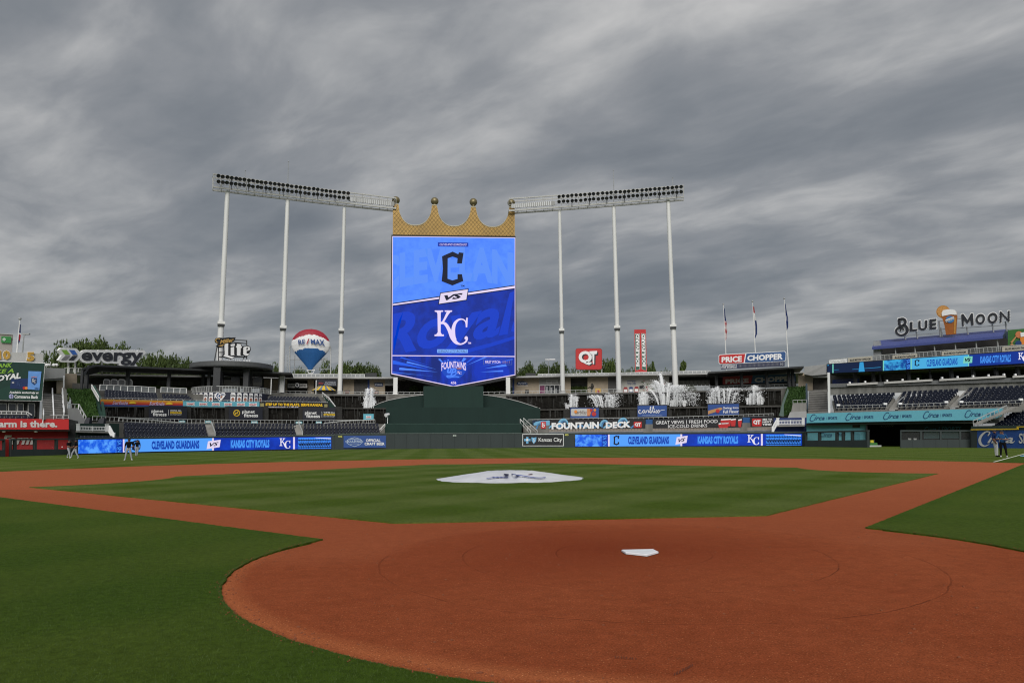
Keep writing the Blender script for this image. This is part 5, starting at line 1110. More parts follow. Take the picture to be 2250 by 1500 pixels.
for a, b, r1, r2 in ((0, 1, .22, .16), (1, 2, .16, .14), (0, 3, .22, .15), (3, 4, .14, .10), (0, 5, .28, .32), (5, 6, .13, .10), (5, 7, .14, .12), (7, 8, .1, .1)): mb.tube(vs[a], vs[b], r1, r2, 7)
for a, r in ((0, .23), (1, .17), (3, .16), (5, .32)): mb.ball(vs[a], r, 8, 5)
mb.ball(S3(1300.8, 843.6), .2, 8, 6); mb.build('figure', mat('bronze', (.04, .038, .032), .45, .4), t); mb = MB(); p = S3(1299, 868); mb.box((p[0], p[1], p[2]-.2), 1.5, 1.2, .75); mb.build('plinth', CONC, t)
# ------------------------------------------------------------------ dark canopy over the left terrace
cn = thing('long_canopy', 'long low dark steel canopy between the power company sign and the round bar', 'canopy', plan(C(26), 300))
mb = MB(); xs = np.linspace(180, 640, 16); top = lambda x: float(np.interp(x, [180, 195, 430, 560, 640], [809, 800, 810, 815, 818])); V = []; Fc = []
for x in xs:
    a = C(21.5).pt(x, top(x)); b = plan(C(30), x, a[2]-.05); V += [a, b, a-np.array([0, 0, .3]), (b[0], b[1], b[2]-.3)]
for i in range(len(xs)-1): k = 4*i; j = k+4; Fc += [(k, j, j+1, k+1), (k, k+2, j+2, j), (k+2, k+3, j+3, j+2), (k+1, j+1, j+3, k+3)]
Fc += [(0, 1, 3, 2)]; mesh('roof', V, Fc, mat('canopy_steel', (.04, .042, .044), .5, var=.15), cn)
mb = MB(); [mb.beam(C(22).pt(x, top(x)+2.5), plan(C(30), x, zat(C(22), x, top(x))-.25), .12, .3) for x in np.linspace(186, 634, 26)]; tag(mb.build('rafters', DARKM, cn), kind='stuff')
for x in (181, 272, 364, 453): mb = MB(); p = plan(C(24), x, zat(C(24), x, 864)); mb.box(p, .5, .5, zat(C(24), x, top(x)+3)-p[2]); mb.build('column', DARKM, cn)
mb = MB(); a, b = C(21.7).pt(181, 812), C(21.7).pt(179, 855); mb.beam(b, a, .3); a, b = C(21.7).pt(196, 803), C(21.7).pt(183, 824); mb.beam(b, a, .3); mb.build('column', DARKM, cn)
mb = MB(); [mb.beam(C(25).pt(x, top(x)+6), C(26).pt(x+4, top(x)+4.5), .06) for x in range(290, 640, 24)]; tag(mb.build('strip_lamps', mat('lamp_grey', (.4, .4, .38), .5), cn), kind='stuff')
hd = tag(strip('hedge', C(31), [(330, 846), (430, 851)], [(330, 862), (430, 866)], LEAF, None, 0, 1.5, n=10), 'low green hedge beyond the long dark canopy', 'hedge')
for k, x in enumerate((227, 243.5, 260, 276)):
    t = thing('folded_table', 'round-cornered grey folding table top on edge, %s of four under the canopy' % ('leftmost', 'second from left', 'third from left', 'rightmost')[k], 'table', plan(C(24), x+7, zat(C(24), x, 862)), 'folding tables under the long canopy')
    q = [(x, 846), (x, 836), (x+2.5, 832.5), (x+12, 833), (x+15, 836.5), (x+15, 846)]; shp('table_edge', [q], C(24), WHITE, t, 0, .08); shp('table_top', [[(x+1.2, 845.5), (x+1.2, 836.5), (x+3, 834), (x+11.5, 834.4), (x+13.8, 837), (x+13.8, 845.5)]], C(24), mat('table_grey', (.13, .13, .13), .6), t, .04)
# power company sign
EV = C(28); EVf = flat(EV, 140, 310)
es = thing('power_company_sign', 'huge white-edged power company sign with a green, blue and grey arrow emblem', 'sign', plan(EVf, 225, zat(C(28), 225, 822)))
W3 = SIGNW
V, Fc = glyphs('evergy', .03, 0, 3)
qE = [(180, 773.5), (314.5, 774), (311.5, 803), (179, 799.5)]
def mapq(q, u, v): TL, TR, BR, BL = [np.array(p) for p in q]; return tuple(BL*(1-u)*(1-v)+BR*u*(1-v)+TL*(1-u)*v+TR*u*v)
# white outline board: the letters' own outline grown outward, as rounded blobs round every edge point
import itertools
ring = []
Vp = np.array([mapq(qE, u, v) for u, v in V])
for f in Fc:
    P_ = [Vp[i] for i in f]
    for a, b in zip(P_, P_[1:]+P_[:1]):
        if np.linalg.norm(b-a) < 9:
            ring.append(tuple((a+b)/2))
seen = []; R0 = 5.6
for p in ring+[tuple(x) for x in Vp]:
    if all((p[0]-q[0])**2+(p[1]-q[1])**2 > 1.1 for q in seen): seen.append(p)
mb = MB()
def disc_cells(pts, R, x0, x1, y0, y1, st):
    """union of discs drawn as merged pixel-row runs"""
    P = np.array(pts); out = []
    y = y0
    while y < y1:
        yc = y+st/2; D = R*R-(P[:, 1]-yc)**2; k = D > 0; iv = sorted(zip(P[k, 0]-np.sqrt(D[k]), P[k, 0]+np.sqrt(D[k]))); m = []
        for a, b in iv:
            if m and a <= m[-1][1]: m[-1][1] = max(m[-1][1], b)
            else: m.append([a, b])
        out += [[(a, y), (b, y), (b, y+st), (a, y+st)] for a, b in m]; y += st
    return out
inner = [tuple(Vp[f].mean(0)) for f in Fc for _ in (0,)]
shp('outline_board', disc_cells(seen+inner, R0, 170, 325, 760, 812, .5), EVf, W3, es, .0, .5)
shp('lettering', [[tuple(Vp[i]) for i in f] for f in Fc], EVf, mat('sign_charcoal', (.035, .037, .045), .5), es, .1, .08)
pe = lambda pts: [(x/4.411, 680+y/4.411) for x, y in pts]
shp('arrow_board', [pe([(590, 368), (740, 375), (762, 395), (800, 440), (745, 500), (720, 512), (590, 508), (566, 490), (600, 440), (568, 395)])], EVf, W3, es, .02, .5)
for pts, m_ in (([(596, 390), (645, 390), (680, 435), (632, 435)], GRN), ([(672, 390), (722, 392), (752, 437), (706, 437)], mat('arrow_blue', (.05, .15, .50), .5)), ([(632, 447), (680, 447), (645, 487), (594, 486)], mat('arrow_grey', (.22, .22, .23), .5)), ([(706, 447), (752, 447), (716, 490), (665, 488)], mat('sign_charcoal', (.035, .037, .045), .5))): shp('arrow_tile', [pe(pts)], EVf, m_, es, .12, .06)
mb = MB(); [mb.beam(EVf.pt(x, y, -.7), EVf.pt(x, 822, -.7), .22) for x, y in ((150, 794), (165, 794), (224, 797), (260, 799), (300, 802))]; mb.build('sign_support', WHITE, es)
# balloon sign
BS = C(33); Bf = flat(BS, 640, 726)
bs = thing('balloon_sign', 'giant red, white and blue hot-air balloon sign in a steel frame on the concourse roof', 'sign', plan(Bf, 683, zat(BS, 683, 824)))
cen_ = Bf.pt(683, 760); sc = np.linalg.norm(cen_-CAM)/FPX; rgt = nrm(Bf.b-Bf.a); upv = np.array([0, 0, 1.]); nm_ = -Bf.n
prof = [(723.5, 0.5), (724.6, 10), (727, 17.5), (731, 25), (737, 31.5), (744, 36.5), (752, 39.4), (760, 39.8), (768, 37.5), (775, 33), (783, 26), (791, 19), (799, 12), (807, 5.5), (810, 4)]
NA = 40; mb = MB(); V = []
ys = np.concatenate([np.linspace(723.5, 760, 26), np.linspace(761, 810, 30)])
for y in ys:
    r = float(np.interp(y, [p[0] for p in prof], [p[1] for p in prof]))*sc
    for i in range(NA+1):
        a = PI*i/NA; V.append(cen_+rgt*(-math.cos(a)*r)+nm_*(math.sin(a)*r*.32*(1+.03*abs(math.sin(6*a))))+upv*(760-y)*sc)
Fc = []; M_ = []
for j in range(len(ys)-1):
    for i in range(NA):
        Fc.append((j*(NA+1)+i, j*(NA+1)+i+1, (j+1)*(NA+1)+i+1, (j+1)*(NA+1)+i)); y = (ys[j]+ys[j+1])/2; a = PI*(i+.5)/NA; u = -math.cos(a); sl_ = abs(math.sin(a*6))*1.3
        red = 738+u*u*13-sl_; blu = 767+u*u*9-sl_*1.2
        M_.append(1 if y < red else (2 if y > blu else 0))
mesh('envelope', V, Fc, [SIGNW, mat('balloon_red', (.36, .02, .04), .55, var=.08), mat('balloon_blue', (.02, .11, .32), .55, var=.08)], bs, M_, True)
class Bal:
    def pt(s, px, py, eps=0.):
        p = Bf.pt(px, py); u = (p-cen_)@rgt; y = 760-(p[2]-cen_[2])/sc; r = float(np.interp(y, [q[0] for q in prof], [q[1] for q in prof]))*sc; c = max(0., 1-(u/r)**2)**.5
        return p+nm_*(c*r*.36+.35+eps)
    def back(s, p): return -nm_
NB = mat('balloon_navy', (.02, .07, .24), .5); BA = Bal()
for s_, q in (('RE', [(653.5, 748.6), (668.5, 747), (668.5, 757), (654.5, 759)]), ('MAX', [(680.5, 746.8), (711, 748.5), (712.5, 762), (681, 757.3)])): txt('lettering', s_, BA, q, NB, bs, 0, 0, bold=.03)
shp('lettering', [[(675.5, 746.3), (678.2, 746.3), (673.5, 758), (670.8, 758)]], BA, mat('balloon_red', (.36, .02, .04), .55), bs, .02)
mb = MB()
for x in (636.5, 726.5): mb.beam(Bf.pt(x, 760, -.3), Bf.pt(x, 829, -.3), .22); mb.beam(Bf.pt(x, 763, -.3), Bf.pt(645 if x < 700 else 721, 757, -.3), .18)
for y in (790, 811): mb.beam(Bf.pt(637, y, -.3), Bf.pt(727, y, -.3), .12)
mb.beam(Bf.pt(648, 781, -2), Bf.pt(646, 829, -2), .12); mb.beam(Bf.pt(631, 779, -2), Bf.pt(631, 829, -2), .12); mb.beam(Bf.pt(636, 764, -.3), Bf.pt(608, 800, -.3), .03); mb.beam(Bf.pt(727, 764, -.3), Bf.pt(745, 790, -.3), .03)
mb.build('frame', GREYM, bs)
mb = MB(); 
for sx in (-1, 1): mb.beam(Bf.pt(683+sx*8, 813, -.1), Bf.pt(683+sx*4.5, 820, -.1), .1)
mb.beam(Bf.pt(674, 813, -.1), Bf.pt(692, 813, -.1), .18); mb.beam(Bf.pt(678, 820, -.1), Bf.pt(688, 820, -.1), .16); mb.build('basket', SIGNW, bs)
# mechanical boxes on the roof
for (x0, x1, y0, y1, la) in ((803, 828, 819, 828.5, 'black louvred box on the roof left of the video board'), (1155, 1177, 819.5, 828, 'black louvred box on the roof right of the video board')):
    o = tag(strip('roof_unit', C(32), [(x0, y0), (x1, y0)], [(x0, y1), (x1, y1)], DARKM, None, 0, 2., n=1), la, 'vent')
# QT sign
Qf = flat(C(32), 1265, 1323)
qs = thing('fuel_station_sign', 'big red rounded square sign with two white letters on the roof between two floodlight masts', 'sign', plan(Qf, 1294, zat(C(32), 1294, 822)))
def rr_(x0, y0, x1, y1, r, k=5): return [(cx+r*math.cos(a), cy+r*math.sin(a)) for cx, cy, a0 in ((x1-r, y0+r, -PI/2), (x1-r, y1-r, 0), (x0+r, y1-r, PI/2), (x0+r, y0+r, PI)) for a in a0+np.arange(k+1)*PI/2/k]
shp('panel_edge', [rr_(1264.5, 765, 1323, 812, 5)], Qf, mat('sign_dark_red', (.25, .02, .02), .5), qs, 0, .6); shp('panel', [rr_(1265.5, 766, 1322, 811, 4.6)], Qf, RED, qs, .05)
txt('lettering', 'Q', Qf, (1274.5, 772.5, 1303, 803.5), INK, qs, .1, bold=.06, res=4); txt('lettering', 'T', Qf, [(1298.5, 774.5), (1315, 773), (1311.5, 801.5), (1302, 801.5)], INK, qs, .1, bold=.06)
txt('lettering', 'Q', Qf, (1271.5, 771, 1300.5, 801.5), SIGNW, qs, .16, .1, bold=.05, res=4); txt('lettering', 'T', Qf, [(1295, 771.5), (1312, 770.5), (1309, 799.5), (1299, 799.5)], SIGNW, qs, .16, .1, bold=.05)
mb = MB(); [mb.beam(Qf.pt(x, 809, -.4), Qf.pt(x, 822, -.4), .2) for x in (1267, 1294.5, 1322)]; mb.beam(Qf.pt(1280, 811, -.4), Qf.pt(1272, 821, -.4), .12); mb.beam(Qf.pt(1306, 811, -.4), Qf.pt(1315, 820, -.4), .12); mb.build('sign_support', GREYM, qs)
# upright brewery sign: two-sided red pylon
Vf = flat(C(32), 1392, 1422)
vs_ = thing('brewery_pylon_sign', 'tall narrow red pylon sign with white upright lettering', 'sign', plan(Vf, 1408, zat(C(32), 1408, 822)))
shp('panel', [[(1393.5, 724), (1419, 723.5), (1421.5, 817.5), (1395.5, 818.5)]], Vf, RED, vs_, 0, 1.2)
for k, (q, tq) in enumerate(((((1395, 733), (1405.5, 732.5), (1406, 811), (1397, 813.5)), ((1397.8, 805), (1397.2, 734), (1404.6, 733.5), (1404.8, 805))), (((1409, 732), (1418, 733), (1420, 814), (1410.5, 811)), ((1411.6, 805), (1409.8, 733.5), (1417.4, 734), (1418.6, 805.5))))):
    shp('white_border', [list(q)], Vf, SIGNW, vs_, .05); c = np.mean(q, 0); shp('green_panel', [[tuple(c+(np.array(p)-c)*np.array([.90, .985])) for p in q]], Vf, mat('pylon_green', (.03, .11, .07), .5), vs_, .08)
    txt('lettering', 'BOULEVARD', Vf, [tq[0+0], tq[1], tq[2], tq[3]] if False else [tq[0], tq[1], tq[2], tq[3]], SIGNW, vs_, .12, bold=.05)
# ------------------------------------------------------------------ right: price sign, canopy, flagpoles
Pf = flat(C(29), 1580, 1730)
ps = thing('grocery_sign', 'wide red and blue grocery sign with a strikeout counter on the canopy roof', 'sign', plan(Pf, 1655, zat(C(29), 1655, 812)))
shp('panel', [rr_(1579.5, 773.5, 1640, 799.8, 3)], Pf, RED, ps, 0, .4) if False else None
shp('panel_edge', [[(1582, 778.5), (1724, 771), (1727.5, 774), (1727, 790), (1724, 793.8), (1582, 800.3), (1579, 797), (1579, 781)]], Pf, SIGNW, ps, 0, .5)
shp('red_panel', [[(1582, 779.8), (1637.5, 777), (1634, 796.6), (1583, 799), (1580.2, 796), (1580.2, 782)]], Pf, RED, ps, .05); shp('blue_panel', [[(1640, 776.8), (1723.5, 772.2), (1726.3, 775), (1726, 789.5), (1723.5, 792.6), (1636.5, 796.4)]], Pf, mat('sign_blue', (.025, .085, .24), .5), ps, .05)
txt('lettering', 'PRICE', Pf, [(1585.5, 784), (1630, 781.5), (1630, 794.5), (1585.5, 796.5)], SIGNW, ps, .1, .05, bold=.045); txt('lettering', 'CHOPPER', Pf, [(1642, 780.5), (1720.5, 776), (1720, 789.5), (1641.5, 792.8)], SIGNW, ps, .1, .05, bold=.045)
shp('counter_panel', [[(1584, 800.5), (1724, 794.3), (1724, 804), (1584, 811)]], Pf, mat('counter_navy', (.03, .04, .10), .6), ps, 0, .3)
txt('lettering', 'STRIKEOUTS', Pf, [(1585.5, 801.8), (1619, 800.4), (1619, 803.6), (1585.5, 805)], SIGNW, ps, .08, bold=.03); txt('lettering', 'FOR SAVINGS', Pf, [(1585.5, 806), (1619, 804.6), (1619, 807.8), (1585.5, 809.3)], SIGNW, ps, .08, bold=.03)
for k in range(10): x = 1622+10.1*k; y = 800-.045*(x-1622)-.4; shp('counter_tile', [rect(x+.4, y, x+9.4, y+8.4, -.4)], Pf, mat('counter_tile', (.06, .065, .10), .6), ps, .05); txt('lettering', str(k+1), Pf, (x+(3.2 if k < 9 else 1.6), y+1.6, x+(6.6 if k < 9 else 8), y+6.8), mat('dim_print', (.34, .36, .40), .6) if k == 9 else mat('dark_print', (.13, .14, .18), .6), ps, .09)
pc = thing('dark_canopy', 'dark flat canopy with black columns and a hanging grocery banner above the right-hand fountains', 'canopy', plan(C(26), 1660))
top = lambda x: float(np.interp(x, [1557, 1766], [816.5, 804])); xs = np.linspace(1557, 1766, 8); V = []; Fc = []
for x in xs:
    a = C(21).pt(x, top(x)); b = plan(C(30), x, a[2]-.05); V += [a, b, a-np.array([0, 0, .3]), (b[0], b[1], b[2]-.3)]
for i in range(len(xs)-1): k = 4*i; j = k+4; Fc += [(k, j, j+1, k+1), (k, k+2, j+2, j), (k+2, k+3, j+3, j+2), (k+1, j+1, j+3, k+3)]
Fc += [(0, 1, 3, 2), (4*len(xs)-4, 4*len(xs)-2, 4*len(xs)-1, 4*len(xs)-3)]; mesh('roof', V, Fc, mat('canopy_steel', (.04, .042, .044), .5, var=.15), pc)
for x in (1580, 1636, 1692, 1741, 1750): mb = MB(); p = plan(C(24), x, zat(C(24), x, 850)); mb.box(p, .45, .45, zat(C(24), x, top(x)+2)-p[2]); mb.build('column', DARKM, pc)
mb = MB(); [mb.beam(C(22).pt(x, top(x)+2.5), plan(C(30), x, zat(C(22), x, top(x))-.25), .12, .3) for x in np.linspace(1562, 1760, 14)]; tag(mb.build('rafters', DARKM, pc), kind='stuff')
bn = thing('hanging_banner', 'dim red and blue grocery banner hanging in the shade under the right canopy', 'banner', plan(C(27), 1668)); bf = flat(C(27), 1586, 1748)
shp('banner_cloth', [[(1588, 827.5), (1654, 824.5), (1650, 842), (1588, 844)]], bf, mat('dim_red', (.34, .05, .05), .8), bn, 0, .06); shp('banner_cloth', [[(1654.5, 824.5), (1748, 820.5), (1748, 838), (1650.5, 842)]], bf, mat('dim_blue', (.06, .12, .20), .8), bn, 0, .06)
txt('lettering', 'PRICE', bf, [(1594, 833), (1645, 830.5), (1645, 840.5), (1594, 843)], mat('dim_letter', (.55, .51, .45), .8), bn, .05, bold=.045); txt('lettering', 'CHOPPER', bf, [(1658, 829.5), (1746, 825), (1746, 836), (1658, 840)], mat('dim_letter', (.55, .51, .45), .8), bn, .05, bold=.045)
FR, FW, FB = mat('flag_red', (.38, .03, .04), .8), mat('flag_white', (.62, .62, .62), .8), mat('flag_blue', (.02, .04, .15), .8)
def flagpole(la, surf, xb, yb, xt, yt_, stripes, yf0, yf1, w_):
    t = thing('flagpole', la, 'flagpole', plan(surf, xb, zat(surf, xb, yb))); a = surf.pt(xb, yb); b = surf.pt(xt, yt_); b = np.array([a[0], a[1], b[2]])*1.; b[:2] = b[:2]
    mb = MB(); mb.tube(a, b, .13, .06, 8); mb.build('pole', POLEW, t); mb = MB(); mb.ball(b+np.array([0, 0, .12]), .2, 10, 6); mb.build('finial', GREYM, t)
    V = []; Fc = []; M_ = []; n = 26; rt = nrm(np.array([Rv[0], Rv[1], 0])); dp = np.linalg.norm(a-CAM)/FPX; m_ = 8
    for i in range(n+1):
        f = i/n; y = yf0+(yf1-yf0)*f; x = xt+(xb-xt)*(y-yt_)/(yb-yt_); c = surf.pt(x, y); c = np.array([a[0], a[1], c[2]]); ww = w_*dp*(.25+.75*math.sin(PI*min(1, f*.55+.12)))*(1 if f < .85 else (1-f)/.15*.7+.3)
        for j in range(m_+1): u = j/m_; V.append(c+rt*(ww*(u*.9)+.18*math.sin(f*9+u*3)*dp*2*u)+np.array([0, .25*math.sin(u*9+f*3)*ww, -.25*ww*u]))
    for i in range(n):
        for j in range(m_): k = i*(m_+1)+j; Fc.append((k, k+1, k+m_+2, k+m_+1)); M_.append(stripes(i/n, j/m_))
    mesh('flag', V, Fc, [FR, FW, FB], t, M_)
F3 = C(34)
flagpole('leftmost of three flagpoles behind the grocery sign, with a limp red striped flag', F3, 1597, 820, 1591, 669, lambda f, u: 2 if f < .38 else (int((f*9+u*3)) % 2), 677, 748, 5)
flagpole('middle of three flagpoles behind the grocery sign, with a furled red, white and navy flag', F3, 1662, 818, 1656, 663, lambda f, u: 0 if f < .18 else (1 if f < .42 or (u < .4 and f < .9) else 2), 673, 743, 6.5)
flagpole('rightmost of three flagpoles behind the grocery sign, with a dark blue team flag', F3, 1733, 815, 1723.5, 657, lambda f, u: 1 if .42 < f < .58 and .3 < u < .7 else 2, 667, 727, 5)
# three blue drinks signs
bl = C(14.)
def tin(la, x0, y0, x1, y1, **k):
    t, fs = board('drinks_sign', la, 'sign', bl, rect(x0-1.5, y0-1.8, x1+1.5, y1+.8, k.get('sl', 0)), BLACK, .25, 0); shp('panel_face', [rect(x0, y0, x1, y1, k.get('sl', 0))], fs, BLUEB, t, .05); return t, fs
t, fs = tin('blue drinks sign picturing a white can and red fruit, left of the cursive sign', 1253.5, 896, 1315.5, 918)
shp('can_picture', [rr_(1254.5, 897.5, 1294, 913.5, 3)], fs, mat('can_silver', (.50, .50, .49), .4), t, .1); shp('can_picture', [[(1290, 897.5), (1296, 897.5), (1299, 905), (1296, 913.5), (1290, 913.5)]], fs, mat('can_orange', (.60, .22, .08), .5), t, .13)
txt('lettering', 'carbliss', fs, (1263, 901, 1289, 909), mat('brown_ink', (.12, .06, .03), .6), t, .14, shear=.3, bold=0, sl=.5); shp('fruit_picture', [circ(1305, 909, 5), circ(1299, 901, 3.2)], fs, mat('cherry', (.50, .03, .03), .4), t, .14); shp('fruit_picture', [circ(1307, 900.5, 3), circ(1265, 904, 3.4)], fs, ORG, t, .16)
t, fs = tin('blue drinks sign with one large white cursive word', 1401, 891.5, 1465, 915.5, sl=-1.2)
P_ = []
X0, Y0, K_ = 1404, 894.5, 5.6
cur = [[(1660, 935, 5), (1648, 925, 8), (1635, 940, 9), (1640, 965, 9), (1660, 968, 7), (1675, 955, 6)], [(1712, 930, 6), (1695, 928, 8), (1685, 945, 9), (1692, 962, 8), (1708, 952, 7), (1714, 930, 7), (1716, 958, 9), (1728, 960, 6)], [(1730, 958, 6), (1740, 925, 7), (1742, 932, 6), (1758, 930, 7), (1757, 955, 8), (1768, 955, 6)], [(1768, 955, 6), (1785, 920, 7), (1790, 890, 7), (1782, 885, 6), (1778, 920, 8), (1782, 960, 9), (1798, 955, 8), (1802, 938, 7), (1795, 930, 6)], [(1805, 940, 6), (1822, 900, 7), (1824, 880, 6), (1815, 885, 7), (1813, 930, 8), (1820, 958, 8), (1832, 950, 6)], [(1835, 928, 7), (1834, 955, 8), (1845, 955, 6)], [(1845, 955, 6), (1862, 925, 6), (1868, 945, 8), (1860, 962, 8), (1850, 958, 6)], [(1868, 958, 6), (1888, 922, 6), (1894, 945, 8), (1886, 962, 8), (1876, 958, 6)], [(1894, 950, 6), (1920, 928, 5), (1968, 922, 4)]]
for s_ in cur: P_ += stroke([(1120+x/5.768, 740+y/5.768+0, w_/5.768*1.05) for x, y, w_ in s_], sm=4)
shp('lettering', P_, fs, SIGNW, t, .12); shp('lettering', [circ(1120+1836/5.768, 740+915/5.768, .8)], fs, SIGNW, t, .12); txt('lettering', 'HAND CRAFTED PREMIUM COCKTAILS', fs, (1411.5, 911.3, 1455, 913.3), mat('pale_print', (.50, .60, .74), .6), t, .12, bold=0)
t, fs = tin('blue drinks sign picturing a wooden bat and cherry with two lines of white lettering', 1555.5, 888.5, 1623.5, 912.5, sl=-1.5)
shp('bat_picture', [[(1556, 902), (1582, 895), (1587, 895.5), (1587, 899), (1583, 901), (1556, 910)]], fs, mat('bat_wood', (.50, .26, .10), .5), t, .12); shp('cherry_picture', [circ(1577, 902.5, 4.3)], fs, mat('cherry', (.50, .03, .03), .4), t, .15)
txt('lettering', 'Swing Into', fs, (1589, 893.5, 1623, 899.6), SIGNW, t, .14, bold=.02, sl=-.7); txt('lettering', 'Full Flavor', fs, (1589, 901, 1623, 907.5), SIGNW, t, .14, bold=.02, sl=-.7)
# fountain deck
FD = C(9)
t, fs = board('fountain_deck_sign', 'long fountain deck sign with blue waves behind big white capitals', 'sign', FD, [(1208, 922), (1418, 919.5), (1418, 940.5), (1208, 943)], BLACK, .2)
WV = [mat('wave_light', (.17, .42, .62), .6), mat('wave_mid', (.06, .22, .45), .6)]
shp('wave_print', [[(1172, 930), (1178, 926), (1190, 924), (1212, 923), (1212, 943), (1176, 943)]], fs, WV[0], t, -.05, .2)
for (cx, cy, r) in ((1239, 928, 8.5), (1329, 929, 7), (1370, 926, 8.5), (1186, 934, 8)):
    shp('wave_print', stroke([(cx-r*1.4, cy+r, r*.5), (cx-r, cy-r*.3, r*.55), (cx, cy-r*.85, r*.5), (cx+r*.8, cy-r*.3, r*.42), (cx+r*.9, cy+r*.5, r*.2)]), fs, WV[0], t, .14, .05)
    shp('wave_print', stroke([(cx-r*.9, cy+r, r*.4), (cx-r*.5, cy-r*.1, r*.35), (cx+r*.1, cy-r*.35, r*.25), (cx+r*.5, cy+r*.2, r*.15)]), fs, WV[1], t, .17)
for k in range(10): cx = 1215+20*k; shp('wave_print', stroke([(cx-9, 940, 3), (cx, 934-(k % 3), 4), (cx+9, 938, 3)]), fs, WV[k % 2], t, .13)
txt('lettering', 'FOUNTAIN', fs, [(1212, 928.5), (1316, 926), (1316, 941), (1212, 943.3)], SIGNW, t, .24, .06, bold=.05); txt('lettering', 'DECK', fs, [(1331, 927), (1386, 925), (1386, 939), (1331, 941)], SIGNW, t, .24, .06, bold=.05)
def qt(t, fs, x0, y0, x1, y1, e):
    shp('red_square', [rr_(x0, y0, x1, y1, 1.6, 3)], fs, RED, t, e); w_ = x1-x0; h_ = y1-y0; txt('lettering', 'Q', fs, (x0+w_*.12, y0+h_*.2, x0+w_*.56, y0+h_*.8), SIGNW, t, e+.05, bold=.05); txt('lettering', 'T', fs, (x0+w_*.52, y0+h_*.2, x0+w_*.88, y0+h_*.76), SIGNW, t, e+.05, bold=.05)
qt(t, fs, 1392.5, 926, 1410, 939.5, .25); shp('red_square', [[(1188, 926.5), (1199.5, 925.5), (1199, 941.5), (1189, 941)]], fs, RED, t, .2); txt('lettering', 'QT', fs, [(1190.5, 938.5), (1191, 928), (1197.5, 927.5), (1197.5, 939)], SIGNW, t, .27, bold=.05)
t, fs = board('food_drink_sign', 'black sign with two lines of white capitals and red drink cups on the fountain deck', 'sign', FD, [(1434.5, 921), (1631, 914.5), (1631, 937), (1434.5, 941)], BLACK, .2)
txt('lettering', 'GREAT VIEWS', fs, [(1441, 924.7), (1503, 923.1), (1503, 930.4), (1441, 931.8)], SIGNW, t, .15, bold=.004); txt('lettering', 'FRESH FOOD', fs, [(1514, 922.8), (1577, 921.2), (1577, 928.6), (1514, 930.1)], SIGNW, t, .15, bold=.004); shp('divider', [rect(1508, 922.5, 1509, 931)], fs, SIGNW, t, .15); txt('lettering', 'ICE-COLD DRINKS', fs, [(1468, 933), (1554, 931), (1554, 937.8), (1468, 940)], SIGNW, t, .15, bold=.004)
for k, (x0, y0, x1, y1) in enumerate(((1578, 930, 1601, 940), (1583, 921, 1606, 936), (1605, 921, 1617, 936), (1621, 922, 1630, 938))): shp('cup_picture', [[(x0, y0+2), (x1, y0), (x1-1.5, y1), (x0+2, y1)]], fs, RED, t, .13+.02*k); shp('cup_picture', [[(x0+1, y0-.5), (x1, y0-2), (x1, y0+.6), (x0+1, y0+2.2)]], fs, SIGNW, t, .15+.02*k)
t, fs = board('farewell_sign', 'small black fuel station sign beside the right white balustrade', 'sign', FD, [(1649, 917), (1701, 914.5), (1701, 935), (1649, 937)], BLACK, .2); qt(t, fs, 1652.5, 919, 1673.5, 936, .13)
for k, s_ in enumerate(('SEE YA', 'NEXT', 'TIME!')): txt('lettering', s_, fs, (1675.5, 919.5+5.6*k-.3, 1697-(0 if k == 0 else 2), 923.6+5.6*k-.3), SIGNW, t, .15, bold=.04, sl=-.5)
for (x0, x1, y, la) in ((1419, 1434, 921, 'blue block wall between the two long deck signs'), (1632, 1648, 917, 'blue block wall between the red cups and the farewell sign')): tag(strip('blue_wall', C(9.2), [(x0, y), (x1, y)], [(x0, 950), (x1, 948)], mat('deck_blue', (.02, .09, .26), .7), None, 0, .4, n=1), la, 'wall')
railing('long steel railing along the top of the fountain deck signs', C(10), [(1160, 921.5), (1300, 918), (1420, 917), (1560, 913), (1700, 908)], 5, 11, RAILM, w_=.05, toprail=.08)
railing('diagonal white stair rail at the right end of the green centre-field bank', C(5), [(1143, 920), (1166, 946)], 9, 7, WHITE, w_=.08, toprail=.12); railing('second diagonal stair rail descending beside the fountain deck', C(4.2), [(1150, 918), (1181, 946)], 7, 8, RAILM, w_=.06, toprail=.12)
TBL = mat('deck_table', (.26, .22, .19), .8)
for (a, b, la) in ((1206, 1414, 'long counter of stools along the front of the fountain deck sign'), (1434, 1626, 'long counter of stools along the front of the food and drink sign'), (1642, 1700, 'short counter in front of the farewell sign')):
    t = thing('deck_counter', la, 'counter', plan(C(4), (a+b)/2, zat(C(4), (a+b)/2, 950))); y = lambda x: float(np.interp(x, [1206, 1414, 1626, 1700], [946, 944.5, 943, 941.5]))
    strip('counter_front', C(3), [(a, y(a)+3), (b, y(b)+3)], [(a, y(a)+12), (b, y(b)+12)], mat('deck_front', (.13, .14, .17), .8, var=.3), t, 0, .3); strip('counter_top', C(3.2), [(a, y(a)+1.6), (b, y(b)+1.6)], [(a, y(a)+3.4), (b, y(b)+3.4)], CONC, t, 0, .8)
    n = int((b-a)/6.4); mb = MB()
    for k in range(n):
        x = a+(b-a)*(k+.5)/n; p = C(4.6).pt(x, y(x)+1); q = MB(); q.box((p[0], p[1], p[2]-.1), .42, .08, .45, nrm(np.array([p[1], -p[0], 0]))); q.build('stool_back', TBL, t)
tag(strip('deck_backing', C(9.6), [(1170, 923), (1400, 921), (1700, 915)], [(1170, 955), (1400, 953), (1700, 950)], mat('deck_blue_dark', (.02, .035, .07), .8), None, 0, .2), kind='structure')
deck_ = deck('fountain_deck_floor', C(2.6), 7, 1170, 1772, 956, CONC, None); tag(deck_, kind='structure')
